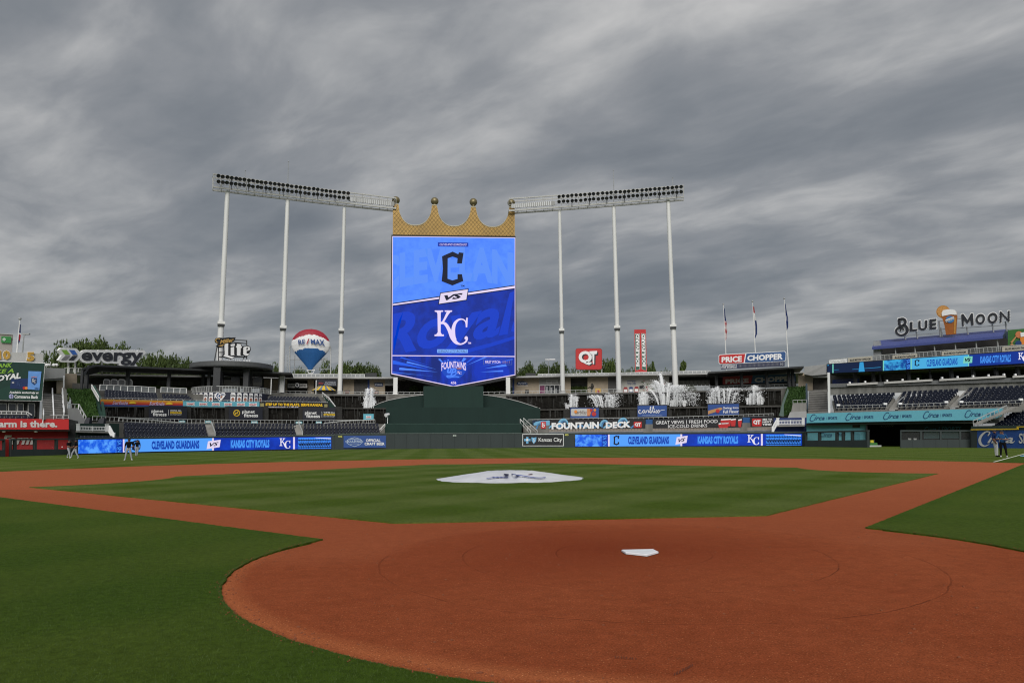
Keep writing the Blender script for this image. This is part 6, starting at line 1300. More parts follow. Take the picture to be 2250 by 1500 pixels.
# white balustrades, one each side
def balustrade(la, surf, x0, x1, y0, y1, post_w, n, stair, sgn_, sl):
    t = thing('white_balustrade', la, 'balustrade', plan(surf, (x0+x1)/2, zat(surf, x0, y1)))
    Y = lambda x: sl*(x-x0)
    for a, b in ((x0, x0+post_w), (x1-post_w, x1)): shp('end_pier', [[(a, y0+Y(a)), (b, y0+Y(b)), (b, y1+1.5+Y(b)), (a, y1+1.5+Y(a))]], surf, SIGNW, t, 0, .5); shp('pier_cap', [[(a-.6, y0-1+Y(a)), (b+.6, y0-1+Y(b)), (b+.6, y0+.4+Y(b)), (a-.6, y0+.4+Y(a))]], surf, SIGNW, t, .06, .62)
    h = y1-y0; a, b = x0+post_w, x1-post_w
    shp('top_rail', [[(a, y0+h*.34+Y(a)), (b, y0+h*.34+Y(b)), (b, y0+h*.48+Y(b)), (a, y0+h*.48+Y(a))]], surf, SIGNW, t, -.1, .2); shp('base_rail', [[(a, y1-1.6+Y(a)), (b, y1-1.6+Y(b)), (b, y1+Y(b)), (a, y1+Y(a))]], surf, SIGNW, t, -.1, .2)
    n = int(n*.75)
    for k in range(n):
        x = a+(b-a)*(k+.5)/n; shp('baluster', [rect(x-.55, y0+h*.45+Y(x), x+.45, y1-1.2+Y(x))], surf, SIGNW, t, -.13, .1)
    x = (a+b)/2; shp('middle_post', [rect(x-1, y0+h*.3+Y(x), x+1, y1+1+Y(x))], surf, SIGNW, t, -.05, .25)
    (sx0, sy0), (sx1, sy1) = stair; mb = MB(); A, B = surf.pt(sx0, sy0), surf.o(-1.2).pt(sx1, sy1); d = np.array([0, 0, -.75]); mb.beam(A, B, .16); mb.beam(A+d, B+d, .14); [mb.beam(A+(B-A)*k/8, A+(B-A)*k/8+d, .07) for k in range(9)]; mb.beam(B+np.array([0, 0, .25]), B+d, .3); mb.build('stair_rail', SIGNW, t)
    shp('platform', [[(x0, y1+1.5+Y(x0)), (x1, y1+1.5+Y(x1)), (x1, y1+5+Y(x1)), (x0, y1+5+Y(x0))]], surf, CONC, t, -.02, 2.)
balustrade('white balustrade on a small platform left of the lower left-field seats', C(3.), 168, 239, 931, 944.5, 7.5, 22, ((240, 935), (250, 954)), 1, .02)
balustrade('white balustrade on a small blue platform right of the fountain deck', C(3.), 1706, 1768, 918.5, 932, 6, 20, ((1706, 923), (1697, 940)), -1, -.012)
tag(strip('green_wall', C(4.5), [(166, 930), (262, 930)], [(166, 962), (262, 960)], EYEG2, None, 0, .4), 'plain dark green wall behind the left white balustrade', 'wall')
tag(strip('blue_wall', C(4.5), [(1700, 918), (1772, 917)], [(1700, 950), (1772, 949)], mat('deck_navy', (.03, .05, .16), .8), None, 0, .4), 'navy blue wall behind the right white balustrade', 'wall')
# ------------------------------------------------------------------ right-field stand
def PD(px, dep, py=960): p = CAM+ray(px, py)*dep; return (float(p[0]), float(p[1]))
SR = Plane(PD(1772, 104), PD(2250, 87))
REARC = mat('stand_concrete', (.23, .225, .205), .9, var=.25, scale=.7, streak=True)
def poly3(name, surf, pts, m, parent, eps=0., th=.3): return shp(name, [pts], surf, m, parent, eps, th)
rs = thing('grandstand', 'right-field grandstand of raw concrete with a dark open suite level', 'grandstand', plan(SR.o(12), 2050))
poly3('rear_wall', SR.o(3.2), [(1822, 862), (2250, 846), (2330, 843), (2330, 935), (2250, 935), (1822, 912)], REARC, rs) if False else None
poly3('front_slab', SR.o(.6), [(1772, 907), (2204, 895), (2175, 912), (2140, 930), (1772, 926)], REARC, rs)
poly3('parapet', SR.o(11.2), [(1820, 844), (2000, 839.5), (2330, 829), (2330, 851), (2000, 861), (1820, 867)], mat('parapet_concrete', (.20, .20, .185), .9, var=.35, scale=1.2, bump=.4, streak=True), rs, 0, .8)
poly3('parapet_rail', SR.o(11.0), [(1820, 843), (2330, 826.5), (2330, 836), (1820, 851)], mat('parapet_grey', (.15, .155, .155), .7, var=.2), rs, .1, .2)
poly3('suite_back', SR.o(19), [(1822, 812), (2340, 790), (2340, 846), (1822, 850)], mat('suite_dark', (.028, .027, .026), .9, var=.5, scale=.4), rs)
poly3('suite_ceiling_edge', SR.o(11.3), [(1817, 818), (2340, 794), (2340, 800), (1817, 822)], DARKM, rs, 0, 7.5)
for (a, b, y, m_) in ((1828, 1890, 829, GREYW), (1941, 1990, 824, GREYW)): poly3('suite_panel', SR.o(16), [(a, y-3), (b, y-4), (b, y+18), (a, y+19)], mat('suite_grey', (.11, .105, .10), .8, var=.2), rs, 0, .2)
poly3('suite_sign', SR.o(15.5), [(1829, 834), (1888, 831), (1888, 841), (1829, 843.5)], mat('suite_blue', (.03, .05, .20), .6), rs, 0, .1)
txt('lettering', 'TOUCHDOWN SUITES', SR.o(15.4), [(1836, 835.5), (1876, 833.5), (1876, 836.5), (1836, 838.5)], mat('dim_white', (.30, .30, .34), .7), rs, .1, bold=0)
for x in (1880, 1920, 1935, 1998, 2045, 2092, 2140, 2190, 2238): mb = MB(); p = SR.o(12.5).pt(x, 845-.035*(x-1850)); q = SR.o(12.5).pt(x, 818-.055*(x-1850)); q[:2] = p[:2]; mb.beam(p, q, .22 if x % 2 else .4); mb.build('suite_column', DARKM, rs)
tag(poly3('far_foliage', SR.o(17.5), [(1993, 824), (2022, 821), (2022, 836), (1993, 838)], LEAF, None, 0, 1.), 'patch of green shrubbery seen through the dark suites', 'shrub')
for k, (x0, x1, y0) in enumerate(((1861, 1928, 842.8), (1943, 2048, 838.5), (2064, 2209, 832.5), (2225, 2300, 825.5))):
    t = thing('drink_counter', 'long white counter on the concrete parapet, %s from the left' % ('first', 'second', 'third', 'fourth')[k], 'counter', plan(SR.o(10.8), x0, zat(SR.o(10.8), x0, y0+4))); s_ = -.055; poly3('counter_top', SR.o(10.6), [(x0, y0), (x1, y0+s_*(x1-x0)), (x1, y0+4.4+s_*(x1-x0)), (x0, y0+4.4)], mat('counter_white', (.52, .51, .48), .6, var=.1), t, 0, .6)
    for j in range(int((x1-x0)/34)+1):
        x = x0+6+34*j; 
        if x > x1-2: break
        y = y0+s_*(x-x0); mb = MB(); p = SR.o(10.9).pt(x, y-.2); mb.box((p[0], p[1], p[2]), .22, .22, .26); mb.build('napkin_box', SIGNW, t)
poly3('end_post', SR.o(.5), [(1818, 818), (1822.5, 818), (1824, 907), (1820, 907)], SIGNW, rs, 0, .25)
seatS = dict(o0=1.8, tread=.85, m=REARC, pitch=.62)
rowsf = lambda a, b, n: [a+(b-a)*i/(n-1) for i in range(n)]
seating('seating_bank', 'left bank of seats in the right-field grandstand, nearest the concrete stairs', SR, 1838, 1953, rowsf(887, 864.5, 8), x0b=1834, x1b=1974, one='left bank of the right-field grandstand', **seatS)
seating('seating_bank', 'middle bank of seats in the right-field grandstand between two aisles', SR, 1974, 2084, rowsf(883.5, 857, 8), x0b=1989, x1b=2116, one='middle bank of the right-field grandstand', **seatS)
seating('seating_bank', 'right bank of seats in the right-field grandstand, cut by the photo edge', SR, 2110, 2252, rowsf(878.5, 848.5, 9), x0b=2136, x1b=2290, one='right bank of the right-field grandstand', **seatS)
s2 = dict(o0=.9, tread=.55, m=REARC, pitch=.62)
seating('seating_bank', 'two front rows of seats above the first teal lettering in right field', SR, 1842, 1952, [903, 900.5], **s2); seating('seating_bank', 'two front rows of seats above the middle of the teal band in right field', SR, 1968, 2082, [900, 897.5], **s2); seating('seating_bank', 'two front rows of seats above the right part of the teal band', SR, 2102, 2210, [896, 893.5], **s2)
seating('seating_bank', 'right-hand bank of seats between the yellow fence line and the end of the teal band', Plane(PD(2140, 88.5), PD(2250, 83)), 2178, 2262, rowsf(933, 899, 9), 2.5, .8, one='low bank above the yellow fence line', m=REARC, pitch=.58, x0b=2232, x1b=2300)
for (x0, y0, x1, y1, la) in ((1838, 891, 1948, 888.5, 'rail before the left bank of right-field seats'), (1974, 888, 2082, 884.5, 'rail before the middle bank of right-field seats'), (2108, 884, 2246, 879, 'rail before the right bank of right-field seats')):
    railing(la, SR.o(1.3), [(x0, y0), (x1, y1)], 6.5, 15, RAILM, w_=.045, toprail=.06)
    t = thing('front_walk', 'pale concrete walk with white seat-end boxes below the '+la.split('the ')[1].split(' of')[0], 'walkway', plan(SR.o(1.2), x0)) if False else None
    for x, y in ((x0+4, y0+.5), (x1-3, y1+.5)): 
        mb = MB(); p = SR.o(1.2).pt(x, y); mb.box(p, .5, .2, .26); tag(mb.build('aisle_sign', SIGNW), 'white plate at %s end of the %s' % ('left' if x < x0+10 else 'right', la), 'sign')
for (xa, xb, yb, xc, yc, la) in ((1953, 1972, 897, 1980, 863, 'first concrete aisle stair in the right-field grandstand'), (2086, 2106, 892, 2122, 856, 'second concrete aisle stair in the right-field grandstand')):
    t = thing('aisle_stair', la, 'stairs', plan(SR.o(1.5), xa)); n = 14
    for i in range(n): f = i/(n-1); x = xa+(xc-xa)*f; y = yb+(yc-yb)*f; strip('step', SR.o(1.+7*f), [(x, y), (x+(xb-xa)*(1-.3*f), y-.6)], [(x, y+3.2), (x+(xb-xa)*(1-.3*f), y+2.6)], CONC, t, 0, .5, 1)
    mb = MB(); A = SR.o(1.8).pt(xb+.5, yb-14); B = SR.o(5).pt(xc+6, yc+8); mb.beam(A, B, .07); mb.beam(A, A-np.array([0, 0, .9]), .07); mb.beam(B, B-np.array([0, 0, .9]), .07); mb.build('handrail', RAILM, t)
t = thing('aisle_stair', 'diagonal concrete stair between the teal band and the low right seats', 'stairs', plan(SR, 2150)); SQ = Plane(PD(2140, 85.5), PD(2250, 82))
for i in range(16): f = i/15; x = 2140+(2222-2140)*f; y = 929+(893-929)*f; strip('step', SQ.o(5.5*f), [(x, y), (x+13, y-.4)], [(x, y+3.6), (x+13, y+3.2)], CONC, t, 0, .5, 1)
mb = MB(); A = SQ.pt(2138, 924); B = SQ.o(5).pt(2212, 890); mb.beam(A, B, .07); mb.beam(A-np.array([0, 0, .5]), B-np.array([0, 0, .5]), .05); [mb.beam(A+(B-A)*k/8, A+(B-A)*k/8-np.array([0, 0, 1.]), .05) for k in range(9)]; mb.build('handrail', RAILM, t)
# lit ribbon on the upper deck
RBN = Plane(PD(1817, 112), PD(2250, 96)); rt = lambda x: float(np.interp(x, [1817, 2250, 2330], [800.5, 770.8, 765])); rb_ = lambda x: float(np.interp(x, [1817, 1925, 2250, 2330], [819.5, 815, 798, 793.5]))
rbn = thing('ribbon_board', 'long lit ribbon board along the upper deck above the dark right-field suites', 'video board', plan(RBN, 2030, 10))
def rseg(a, c, m, nm='screen', e=.1, t0=0., t1=1., th=0): n = max(1, int((c-a)/60)); X = np.linspace(a, c, n+1); return strip(nm, RBN, [(x, rt(x)+(rb_(x)-rt(x))*t0) for x in X], [(x, rt(x)+(rb_(x)-rt(x))*t1) for x in X], m, rbn, e, th, n)
def rq(a, c, t0, t1): return [(a, rt(a)+(rb_(a)-rt(a))*t0), (c, rt(c)+(rb_(c)-rt(c))*t0), (c, rt(c)+(rb_(c)-rt(c))*t1), (a, rt(a)+(rb_(a)-rt(a))*t1)]
rseg(1816, 2330, BLACK, 'frame', 0, -.04, 1.05, .5); LDN = led('led_night', (10, 30, 62)); LTG = led('led_mint', (120, 205, 185))
rseg(1818, 1940, LDN); rseg(1940, 1990, led('led_teal_picture', (6, 70, 150), 1., ((60, 170, 225), 1.))); rseg(1990, 2000, led('led_deep', (4, 50, 130))); rseg(2000, 2128, led('led_board_teal', (72, 170, 220))); rseg(2128, 2330, led('led_board_deep', (8, 48, 140)))
for x in (1829, 1940, 2001, 2127): rseg(x, x+2.4, LTG, 'screen_divider', .13)
shp('screen_graphic', [[(1889, rt(1889)), (1897, rt(1897)), (1900, rb_(1900)), (1886.5, rb_(1886.5))]], RBN, led('led_cyan', (50, 150, 205)), rbn, .13); shp('screen_graphic', [[(1833, 812), (1843, 811.5), (1843, 812), (1833, 812.6)], [(1873, 811), (1935, 806), (1935, 807), (1873, 811.6)], [(1818, 801.5), (1822, 801), (1819, 804)]], RBN, led('led_cyan', (50, 150, 205)), rbn, .14)
Q = rq(1992, 1999.5, .05, .95); txt('lettering', 'NS VS', RBN, [Q[3], Q[0], Q[1], Q[2]], LETL, rbn, .14, bold=.02)
shp('guardians_emblem', [[(2009.5+a*11, rt(2010)+2.5+b*14.5) for a, b in p] for p in CPOLY], RBN, INKL, rbn, .14); txt('lettering', 'CLEVELAND GUARDIANS', RBN, rq(2036, 2104, .2, .82), LETT, rbn, .14, bold=.03)
Q = rq(2116, 2137, .15, .72); shp('versus_plate', [[(Q[0][0]+2, Q[0][1]), Q[1], (Q[2][0]-1, Q[2][1]), Q[3]]], RBN, LTG, rbn, .16); txt('lettering', 'VS', RBN, rq(2120, 2133, .28, .6), INKL, rbn, .2, bold=.05, shear=.25)
txt('lettering', 'KANSAS CITY ROYALS', RBN, rq(2154, 2221, .2, .82), LETL, rbn, .14, bold=.03); shp('team_emblem', aff(KC, 2237, rt(2237)+3, 22, 20, -.05), RBN, LAMPW, rbn, .14)
# taproom level: floor, railing with cream banners, awning, big sign
DK = RBN.o(.3)
poly3('deck_slab', RBN.o(.1), [(1818, 799), (2330, 763), (2330, 767), (1818, 802)], DARKM, rs, 0, 9)
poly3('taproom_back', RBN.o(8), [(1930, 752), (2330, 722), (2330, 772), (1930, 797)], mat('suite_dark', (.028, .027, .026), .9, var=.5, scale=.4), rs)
poly3('end_pier', RBN.o(1), [(1919, 756), (1935, 755), (1936, 790), (1919, 792)], mat('pier_grey', (.30, .31, .32), .8), rs, 0, 1.); poly3('end_pier', RBN.o(1.2), [(1919, 749), (1932, 748), (1932, 756), (1919, 757)], mat('pier_grey', (.30, .31, .32), .8), rs, 0, 1.)
railing('steel railing of the taproom deck above the ribbon board', DK, [(1821, 790), (1935, 780), (2250, 757), (2330, 751)], 12, 9.5, RAILM, w_=.05, toprail=.08, mesh_fill=MESHF)
CRE = mat('banner_cream', (.46, .43, .36), .7, var=.06)
for k, (x0, x1, y0, y1) in enumerate(((1863, 1917, 786.5, 796), (1961, 2015.5, 780.5, 790), (2069, 2126.5, 772, 783), (2202, 2275, 762, 774))):
    s_ = -.075; t, fs = board('taproom_banner', 'cream taproom banner on the upper deck railing, %s from the left' % ('first', 'second', 'third', 'fourth')[k], 'banner', RBN.o(.15), [(x0, y0), (x1, y0+s_*(x1-x0)), (x1, y1+s_*(x1-x0)), (x0, y1)], CRE, .04, .05, 12); w_ = x1-x0
    txt('lettering', 'BLUE MOON TAPROOM', fs, [(x0+w_*.1, y0+2.8+s_*w_*.1), (x0+w_*.92, y0+2.8+s_*w_*.92), (x0+w_*.92, y0+7+s_*w_*.92), (x0+w_*.1, y0+7+s_*w_*.1)], INK, t, .12, bold=.02)
t, fs = board('white_banner', 'white banner with faint line drawings at the left end of the upper deck railing', 'banner', RBN.o(.15), [(1822, 791), (1861, 788), (1861, 796.5), (1822, 799.5)], SIGNW, .04, .05, 12)
P_ = []
for k in range(14): x = 1825+k*2.5; y = 795-.08*(x-1822); P_ += stroke([(x, y+random.uniform(-2.5, 0), .4), (x+1.5, y+random.uniform(-1, 2.5), .5), (x+3, y+random.uniform(-2, 2), .4)], sm=2)
shp('line_drawing', P_, fs, mat('faint_ink', (.25, .25, .25), .7), t, .12)
AWM = mat('awning_blue', (.055, .075, .25), .55, var=.05, scale=.4); aw = thing('blue_awning', 'long sloping blue awning roof over the taproom deck', 'awning', plan(RBN, 2060, 13))
A0 = RBN.o(5); A1 = RBN.o(.2); V = [A0.pt(1923, 748.3), A0.pt(2210, 723.5), A1.pt(2203, 738), A1.pt(1916, 763)]; dn = np.array([0, 0, -.35]); V += [v+dn for v in V]
mesh('awning_cloth', V, [(0, 3, 2, 1), (4, 5, 6, 7), (3, 7, 6, 2), (0, 4, 7, 3), (1, 2, 6, 5)], AWM, aw)
mesh('awning_side', [A0.pt(2210, 723.5), A1.pt(2203, 738), A1.pt(2203, 741), A0.pt(2216, 745), A0.pt(2216, 724)], [(0, 1, 2, 3, 4)], mat('awning_dark', (.03, .05, .09), .6), aw)
for x in (1969, 2012, 2055, 2101, 2147, 2194): mb = MB(); p = RBN.o(.8).pt(x, 790-.07*(x-1969)); q = RBN.o(.8).pt(x, 756.5-.085*(x-1969)); q[:2] = p[:2]; mb.beam(p, q, .12); mb.build('awning_post', RAILM, aw)
bp = lambda pts: [(1960+x/7.759, 660+y/7.759) for x, y in pts]
BM = RBN.o(2.4); bm = thing('beer_glass_sign', 'big dark lettering with a tall orange beer glass standing on the blue awning', 'sign', plan(BM, 2090, 15))
MP = bp([(1180, 235), (1215, 228), (1290, 335), (1345, 222), (1377, 218), (1393, 418), (1352, 422), (1338, 300), (1300, 385), (1272, 387), (1218, 305), (1224, 437), (1198, 439)])
shp('letter', [MP], BM, INK, bm, .25, .1); pts = [tuple(np.array(a)+(np.array(b)-np.array(a))*k/12) for a, b in zip(MP, MP[1:]+MP[:1]) for k in range(12)]; shp('letter_edge', disc_cells(pts, 1.5, 2100, 2150, 680, 722, .4), BM, SIGNW, bm, .0, .25)
for s_, q in (('L', (305, 362, 430, 520)), ('U', (450, 340, 600, 505)), ('E', (637, 315, 758, 487)), ('O', (1428, 228, 1585, 405)), ('O', (1632, 208, 1800, 388)), ('N', (1837, 182, 2005, 368))):
    sl_ = -(q[2]-q[0])*.085; c = bp([(q[0], q[1]-sl_/2), (q[2], q[1]+sl_/2), (q[2], q[3]+sl_/2), (q[0], q[3]-sl_/2)]); txt('letter', s_, BM, c, INK, bm, .25, .1, bold=.03 if s_ not in 'MN' else .012, res=4)
    V, Fc = glyphs(s_, .03 if s_ not in 'MN' else .012, 0, 4); TL, TR, BR, BLc = [np.array(p) for p in c]; pts = []
    for f in Fc:
        P2 = [V[i] for i in f]
        for a, b in zip(P2, P2[1:]+P2[:1]):
            for k in range(4): u, v_ = a+(b-a)*k/4; pts.append(tuple(BLc*(1-u)*(1-v_)+BR*u*(1-v_)+TL*(1-u)*v_+TR*u*v_))
    X_ = [p[0] for p in pts]; Y_ = [p[1] for p in pts]; shp('letter_edge', disc_cells(pts, 1.7, min(X_), max(X_), min(Y_)-2, max(Y_)+2, .4), BM, SIGNW, bm, .0, .25)
Bst = stroke([(120, 310, 46), (125, 400, 44), (148, 520, 22)], sm=2)+stroke([(110, 322, 36), (190, 312, 40), (228, 350, 42), (215, 400, 36), (150, 425, 16)], sm=4)+stroke([(150, 425, 26), (230, 430, 40), (262, 500, 46), (230, 565, 40), (150, 590, 32), (85, 560, 36), (72, 500, 36), (110, 462, 26), (170, 465, 28), (200, 505, 16)], sm=5)
shp('letter', [bp(p) for p in Bst], BM, INK, bm, .25, .1); pts = [q for p in Bst for q in bp(p)]; shp('letter_edge', disc_cells(pts, 1.7, 1960, 2000, 694, 741, .4), BM, SIGNW, bm, 0, .25)
shp('orange_slice', [bp([(872+118*math.cos(a), 193+108*math.sin(a)) for a in np.arange(24)*PI/12])], BM, mat('orange_peel', (.52, .24, .05), .5), bm, .1, .3); shp('orange_slice', [bp([(868+98*math.cos(a), 193+90*math.sin(a)) for a in np.arange(24)*PI/12])], BM, mat('orange_flesh', (.60, .30, .09), .5, var=.25, scale=6), bm, .14)
shp('beer_glass', [bp([(845, 215), (870, 165), (960, 148), (1060, 158), (1098, 195), (1110, 280), (1100, 400), (1088, 572), (920, 588), (895, 430), (852, 290)])], BM, mat('beer_amber', (.36, .115, .025), .35, var=.25, scale=.5), bm, .18, .4)
shp('beer_foam', [bp([(845, 215), (870, 165), (960, 148), (1060, 158), (1098, 195), (1106, 245), (1000, 238), (852, 268)])], BM, SIGNW, bm, .24); shp('beer_glass', [bp([(1060, 300), (1095, 290), (1080, 560), (1052, 565)])], BM, mat('beer_gold', (.50, .24, .05), .35), bm, .22)
shp('round_badge', [bp([(990+72*math.cos(a), 322+60*math.sin(a)) for a in np.arange(20)*PI/10])], BM, mat('badge_blue', (.05, .20, .45), .5), bm, .27); shp('round_badge', [bp([(910, 330), (1055, 275), (1060, 312), (922, 372)])], BM, SIGNW, bm, .3); c = bp([(925, 340), (1050, 290), (1052, 308), (930, 362)]); txt('lettering', 'BLUE MOON', BM, c, NAVY, bm, .34, bold=.02)
mb = MB()
for x, y in ((1987, 737), (2013, 729), (2063, 705), (2067, 720), (2124, 718), (2180, 712), (2209, 706)): mb.beam(BM.pt(x, y, -.5), BM.pt(x+3, 752-.085*(x-1920), -.5), .14)
mb.beam(BM.pt(1985, 738, -.5), BM.pt(2072, 731, -.5), .08); mb.beam(BM.pt(2058, 706, -.5), BM.pt(2112, 700, -.5), .06); mb.beam(BM.pt(2058, 724, -.5), BM.pt(2212, 714, -.5), .08); mb.build('sign_frame', GREYM, bm)
t, fs = board('green_beer_board', 'green billboard with an orange beer picture at the right edge beside the blue awning', 'sign', RBN.o(1.5), [(2214.5, 725), (2330, 715), (2330, 752), (2214.5, 760)], mat('board_green', (.04, .15, .03), .6), .4, 0, 12)
shp('board_picture', [[(2220, 752), (2233, 737), (2234.5, 739), (2224, 754)]]+[[(2224, 754), (2230, 760), (2218, 757)]], fs, mat('bat_wood', (.50, .26, .10), .5), t, .1); shp('board_picture', [circ(2239, 735, 8, 7.5)], fs, mat('orange_slice_red', (.60, .20, .08), .5), t, .12); shp('board_picture', [[(2241, 738), (2260, 736), (2258, 758), (2243, 757)]], fs, ORG, t, .15); shp('board_picture', [circ(2238, 754, 7, 6)], fs, NAVY, t, .18); shp('board_picture', [[(2242, 731), (2260, 728), (2260, 738), (2243, 740)]], fs, SIGNW, t, .2)
# teal band with cursive lettering
cb2 = thing('teal_band', 'long teal sports band with repeated cursive lettering under the right-field seats', 'banner', plan(SR, 1990, 4)); ct = lambda x: 908.2-.0275*(x-1772); cbm = lambda x: 928.6-.0165*(x-1772)
shp('band_panel', [[(1772.5, ct(1772)), (2205, ct(2205)), (2200, 914), (2190, 918), (2150, cbm(2150)), (1772.5, cbm(1772))]], SR, TEAL, cb2, .1, .3)
for x in (1779, 1857.5, 1940.5, 2028, 2119.5):
    k = 1+(x-1779)*.00022; y = ct(x)
    def cs(px, py): return (x+px*k, y+py*k-.022*px)
    shp('lettering', [[cs(a, b) for a, b in p] for p in stroke([(12.5, 4.2, 1.1), (10.5, 2.4, 1.2), (6, 3.5, 1.3), (2, 9.5, 1.5), (1.2, 14, 1.5), (4, 16.8, 1.4), (9, 15.5, 1), (11.5, 13.6, .8)], sm=5)], SR, NAVY, cb2, .16)
    txt('lettering', 'irca', SR, [cs(11.5, 5.6), cs(33, 6.4), cs(33, 14.6), cs(9.5, 14.6)], NAVY, cb2, .16, bold=.015, shear=.3)
    if x < 2100: txt('lettering', 'SPORTS', SR, [cs(40.5, 8), cs(60.5, 8.2), cs(60.5, 14), cs(40.5, 13.8)], NAVY, cb2, .16, bold=.02)
    else: txt('lettering', 'SPORTS', SR, [cs(46, 8), cs(66.5, 8.2), cs(66.5, 14), cs(46, 13.8)], mat('navy_faded', (.05, .17, .26), .6), cb2, .16, bold=.02)
    shp('divider', [[cs(36.6, 8), cs(37, 8), cs(37, 14), cs(36.6, 14)]], SR, NAVY, cb2, .16)
# wall with window openings below
def framed_wall(la, surf, x0, x1, yt_, ym, yb, posts, solid=()):
    t = thing('bullpen_fence', la, 'fence', plan(surf, (x0+x1)/2)); Y = lambda y: (lambda x: y[0]+(y[1]-y[0])*(x-x0)/(x1-x0)); T, M_, B = Y(yt_), Y(ym), Y(yb); xs = [x0]+list(posts)+[x1]
    poly3('top_beam', surf, [(x0, T(x0)), (x1, T(x1)), (x1, T(x1)+3.4), (x0, T(x0)+3.4)], PADG, t, 0, .35)
    n = max(1, int((x1-x0)/24))
    for i in range(n): a = x0+(x1-x0)*i/n+.15; b = x0+(x1-x0)*(i+1)/n-.15; poly3('wall_pad', surf, [(a, M_(a)), (b, M_(b)), (b, B(b)), (a, B(a))], PADG, t, 0, .35)
    for p_ in [x0+1.2]+list(posts)+[x1-1.2]: w_ = 1.2 if p_ in (x0+1.2, x1-1.2) else 2.; poly3('post', surf, [(p_-w_, T(p_)+3), (p_+w_, T(p_)+3), (p_+w_, M_(p_)+.5), (p_-w_, M_(p_)+.5)], PADG, t, -.02, .3)
    poly3('wire_mesh', surf.o(.15), [(x0, T(x0)+3), (x1, T(x1)+3), (x1, M_(x1)+.5), (x0, M_(x0)+.5)], MESHD if solid else screenmat('fence_mesh', (.05, .06, .06), .15), t, 0, .02)
    return t
WA = Plane(PD(1770, 104.5), PD(1908, 92)); WB = Plane(PD(1978, 87), PD(2140, 84.5)); WC = Plane(PD(2133, 84), PD(2250, 78))
framed_wall('dark framed fence with mesh windows below the left half of the teal band', WA, 1768, 1906, (947.5, 944.5), (967.5, 966), (981, 983.5), (1799, 1837, 1851, 1871))
framed_wall('dark framed fence with mesh windows right of the groundskeeping tunnel', WB, 1978.5, 2134, (944.5, 944.5), (966, 965), (984, 984.8), (2024, 2067, 2110), True)
tw = thing('bullpen_wall', 'teal painted rear wall with dim cursive lettering behind the right-field fence', 'wall', plan(SR.o(1.5), 1838))
poly3('wall_face', SR.o(1.6), [(1772, 925), (1902, 923), (1902, 985), (1772, 985)], TEALD, tw); poly3('vent', SR.o(1.5), [(1873, 929), (1889, 928.5), (1889, 939), (1873, 939)], mat('vent_brown', (.06, .055, .05), .8), tw, .05, .1)
txt('lettering', 'Circa', SR.o(1.5), (1802, 949.5, 1828, 959.5), mat('teal_shade_ink', (.04, .14, .24), .7), tw, .05, shear=.3, bold=.01); txt('lettering', 'SPORTS', SR.o(1.5), (1840, 951, 1858, 957), mat('teal_shade_ink', (.04, .14, .24), .7), tw, .05); poly3('door', SR.o(1.5), [(1876, 951), (1890, 951), (1890, 985), (1876, 985)], mat('door_teal', (.10, .30, .36), .6), tw, .04, .05)
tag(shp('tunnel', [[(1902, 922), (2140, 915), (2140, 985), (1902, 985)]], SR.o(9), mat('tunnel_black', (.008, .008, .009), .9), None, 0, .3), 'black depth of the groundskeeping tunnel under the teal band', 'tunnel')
mb = MB(); a, b = SR.o(.6).pt(1902, 927), SR.o(9).pt(1902, 927); mb.hexa([(a[0], a[1], 0), (b[0], b[1], 0), (b[0]+.2, b[1], 0), (a[0]+.2, a[1], 0), (a[0], a[1], a[2]), (b[0], b[1], a[2]), (b[0]+.2, b[1], a[2]), (a[0]+.2, a[1], a[2])]); mb.build('side_wall', BLACK, tw)
deck('band_soffit', SR.o(.5), 9, 1772, 2200, 926, mat('soffit', (.05, .055, .055), .9), cb2)
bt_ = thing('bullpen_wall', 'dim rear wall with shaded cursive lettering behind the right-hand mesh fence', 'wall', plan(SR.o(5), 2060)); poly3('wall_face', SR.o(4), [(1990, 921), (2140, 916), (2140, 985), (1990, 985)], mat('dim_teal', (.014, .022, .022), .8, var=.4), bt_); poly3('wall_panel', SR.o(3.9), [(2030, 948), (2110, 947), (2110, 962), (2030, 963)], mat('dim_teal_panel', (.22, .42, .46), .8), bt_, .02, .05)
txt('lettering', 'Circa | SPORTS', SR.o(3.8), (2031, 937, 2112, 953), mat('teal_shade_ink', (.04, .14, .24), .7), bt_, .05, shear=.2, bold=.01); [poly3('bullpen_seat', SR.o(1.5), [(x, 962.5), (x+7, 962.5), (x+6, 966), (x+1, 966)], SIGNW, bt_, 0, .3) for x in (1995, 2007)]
for k in range(7): x = 1935+k*4; shp('hose_rack', stroke([(x, 938, .5), (x+3, 933+k*.3, .6), (x+6, 930, .5)], sm=2), SR.o(7.5), RAILM, bt_, 0, .1)
wc = thing('foul_corner_wall', 'blue padded wall with white cursive lettering and a yellow top line by the right-field corner', 'wall', plan(WC, 2190))
poly3('wall_pad', WC, [(2134, 946), (2147, 946), (2147, 985), (2134, 985)], PADG, wc, 0, .4); poly3('wall_pad', WC, [(2147.2, 946), (2330, 944), (2330, 988), (2147.2, 985.5)], mat('pad_royal', (.02, .07, .27), .7, var=.08), wc, 0, .4); poly3('upper_wall', WC.o(.1), [(2134, 936), (2330, 932), (2330, 946), (2134, 946)], mat('corner_green', (.03, .05, .045), .8), wc, 0, .4)
shp('yellow_line', [[(2133, 942.4), (2233.8, 941), (2233.8, 936.4), (2330, 935), (2330, 937), (2237.4, 938.3), (2237.4, 943.2), (2133, 944.6)]], WC, YEL, wc, .15, .08)
poly3('dirt_base', WC.o(-.5), [(2150, 984.6), (2330, 987), (2330, 989.5), (2150, 986.3)], DIRT, wc, 0, .02) if False else None
CW = mat('cursive_white', (.58, .57, .56), .6)
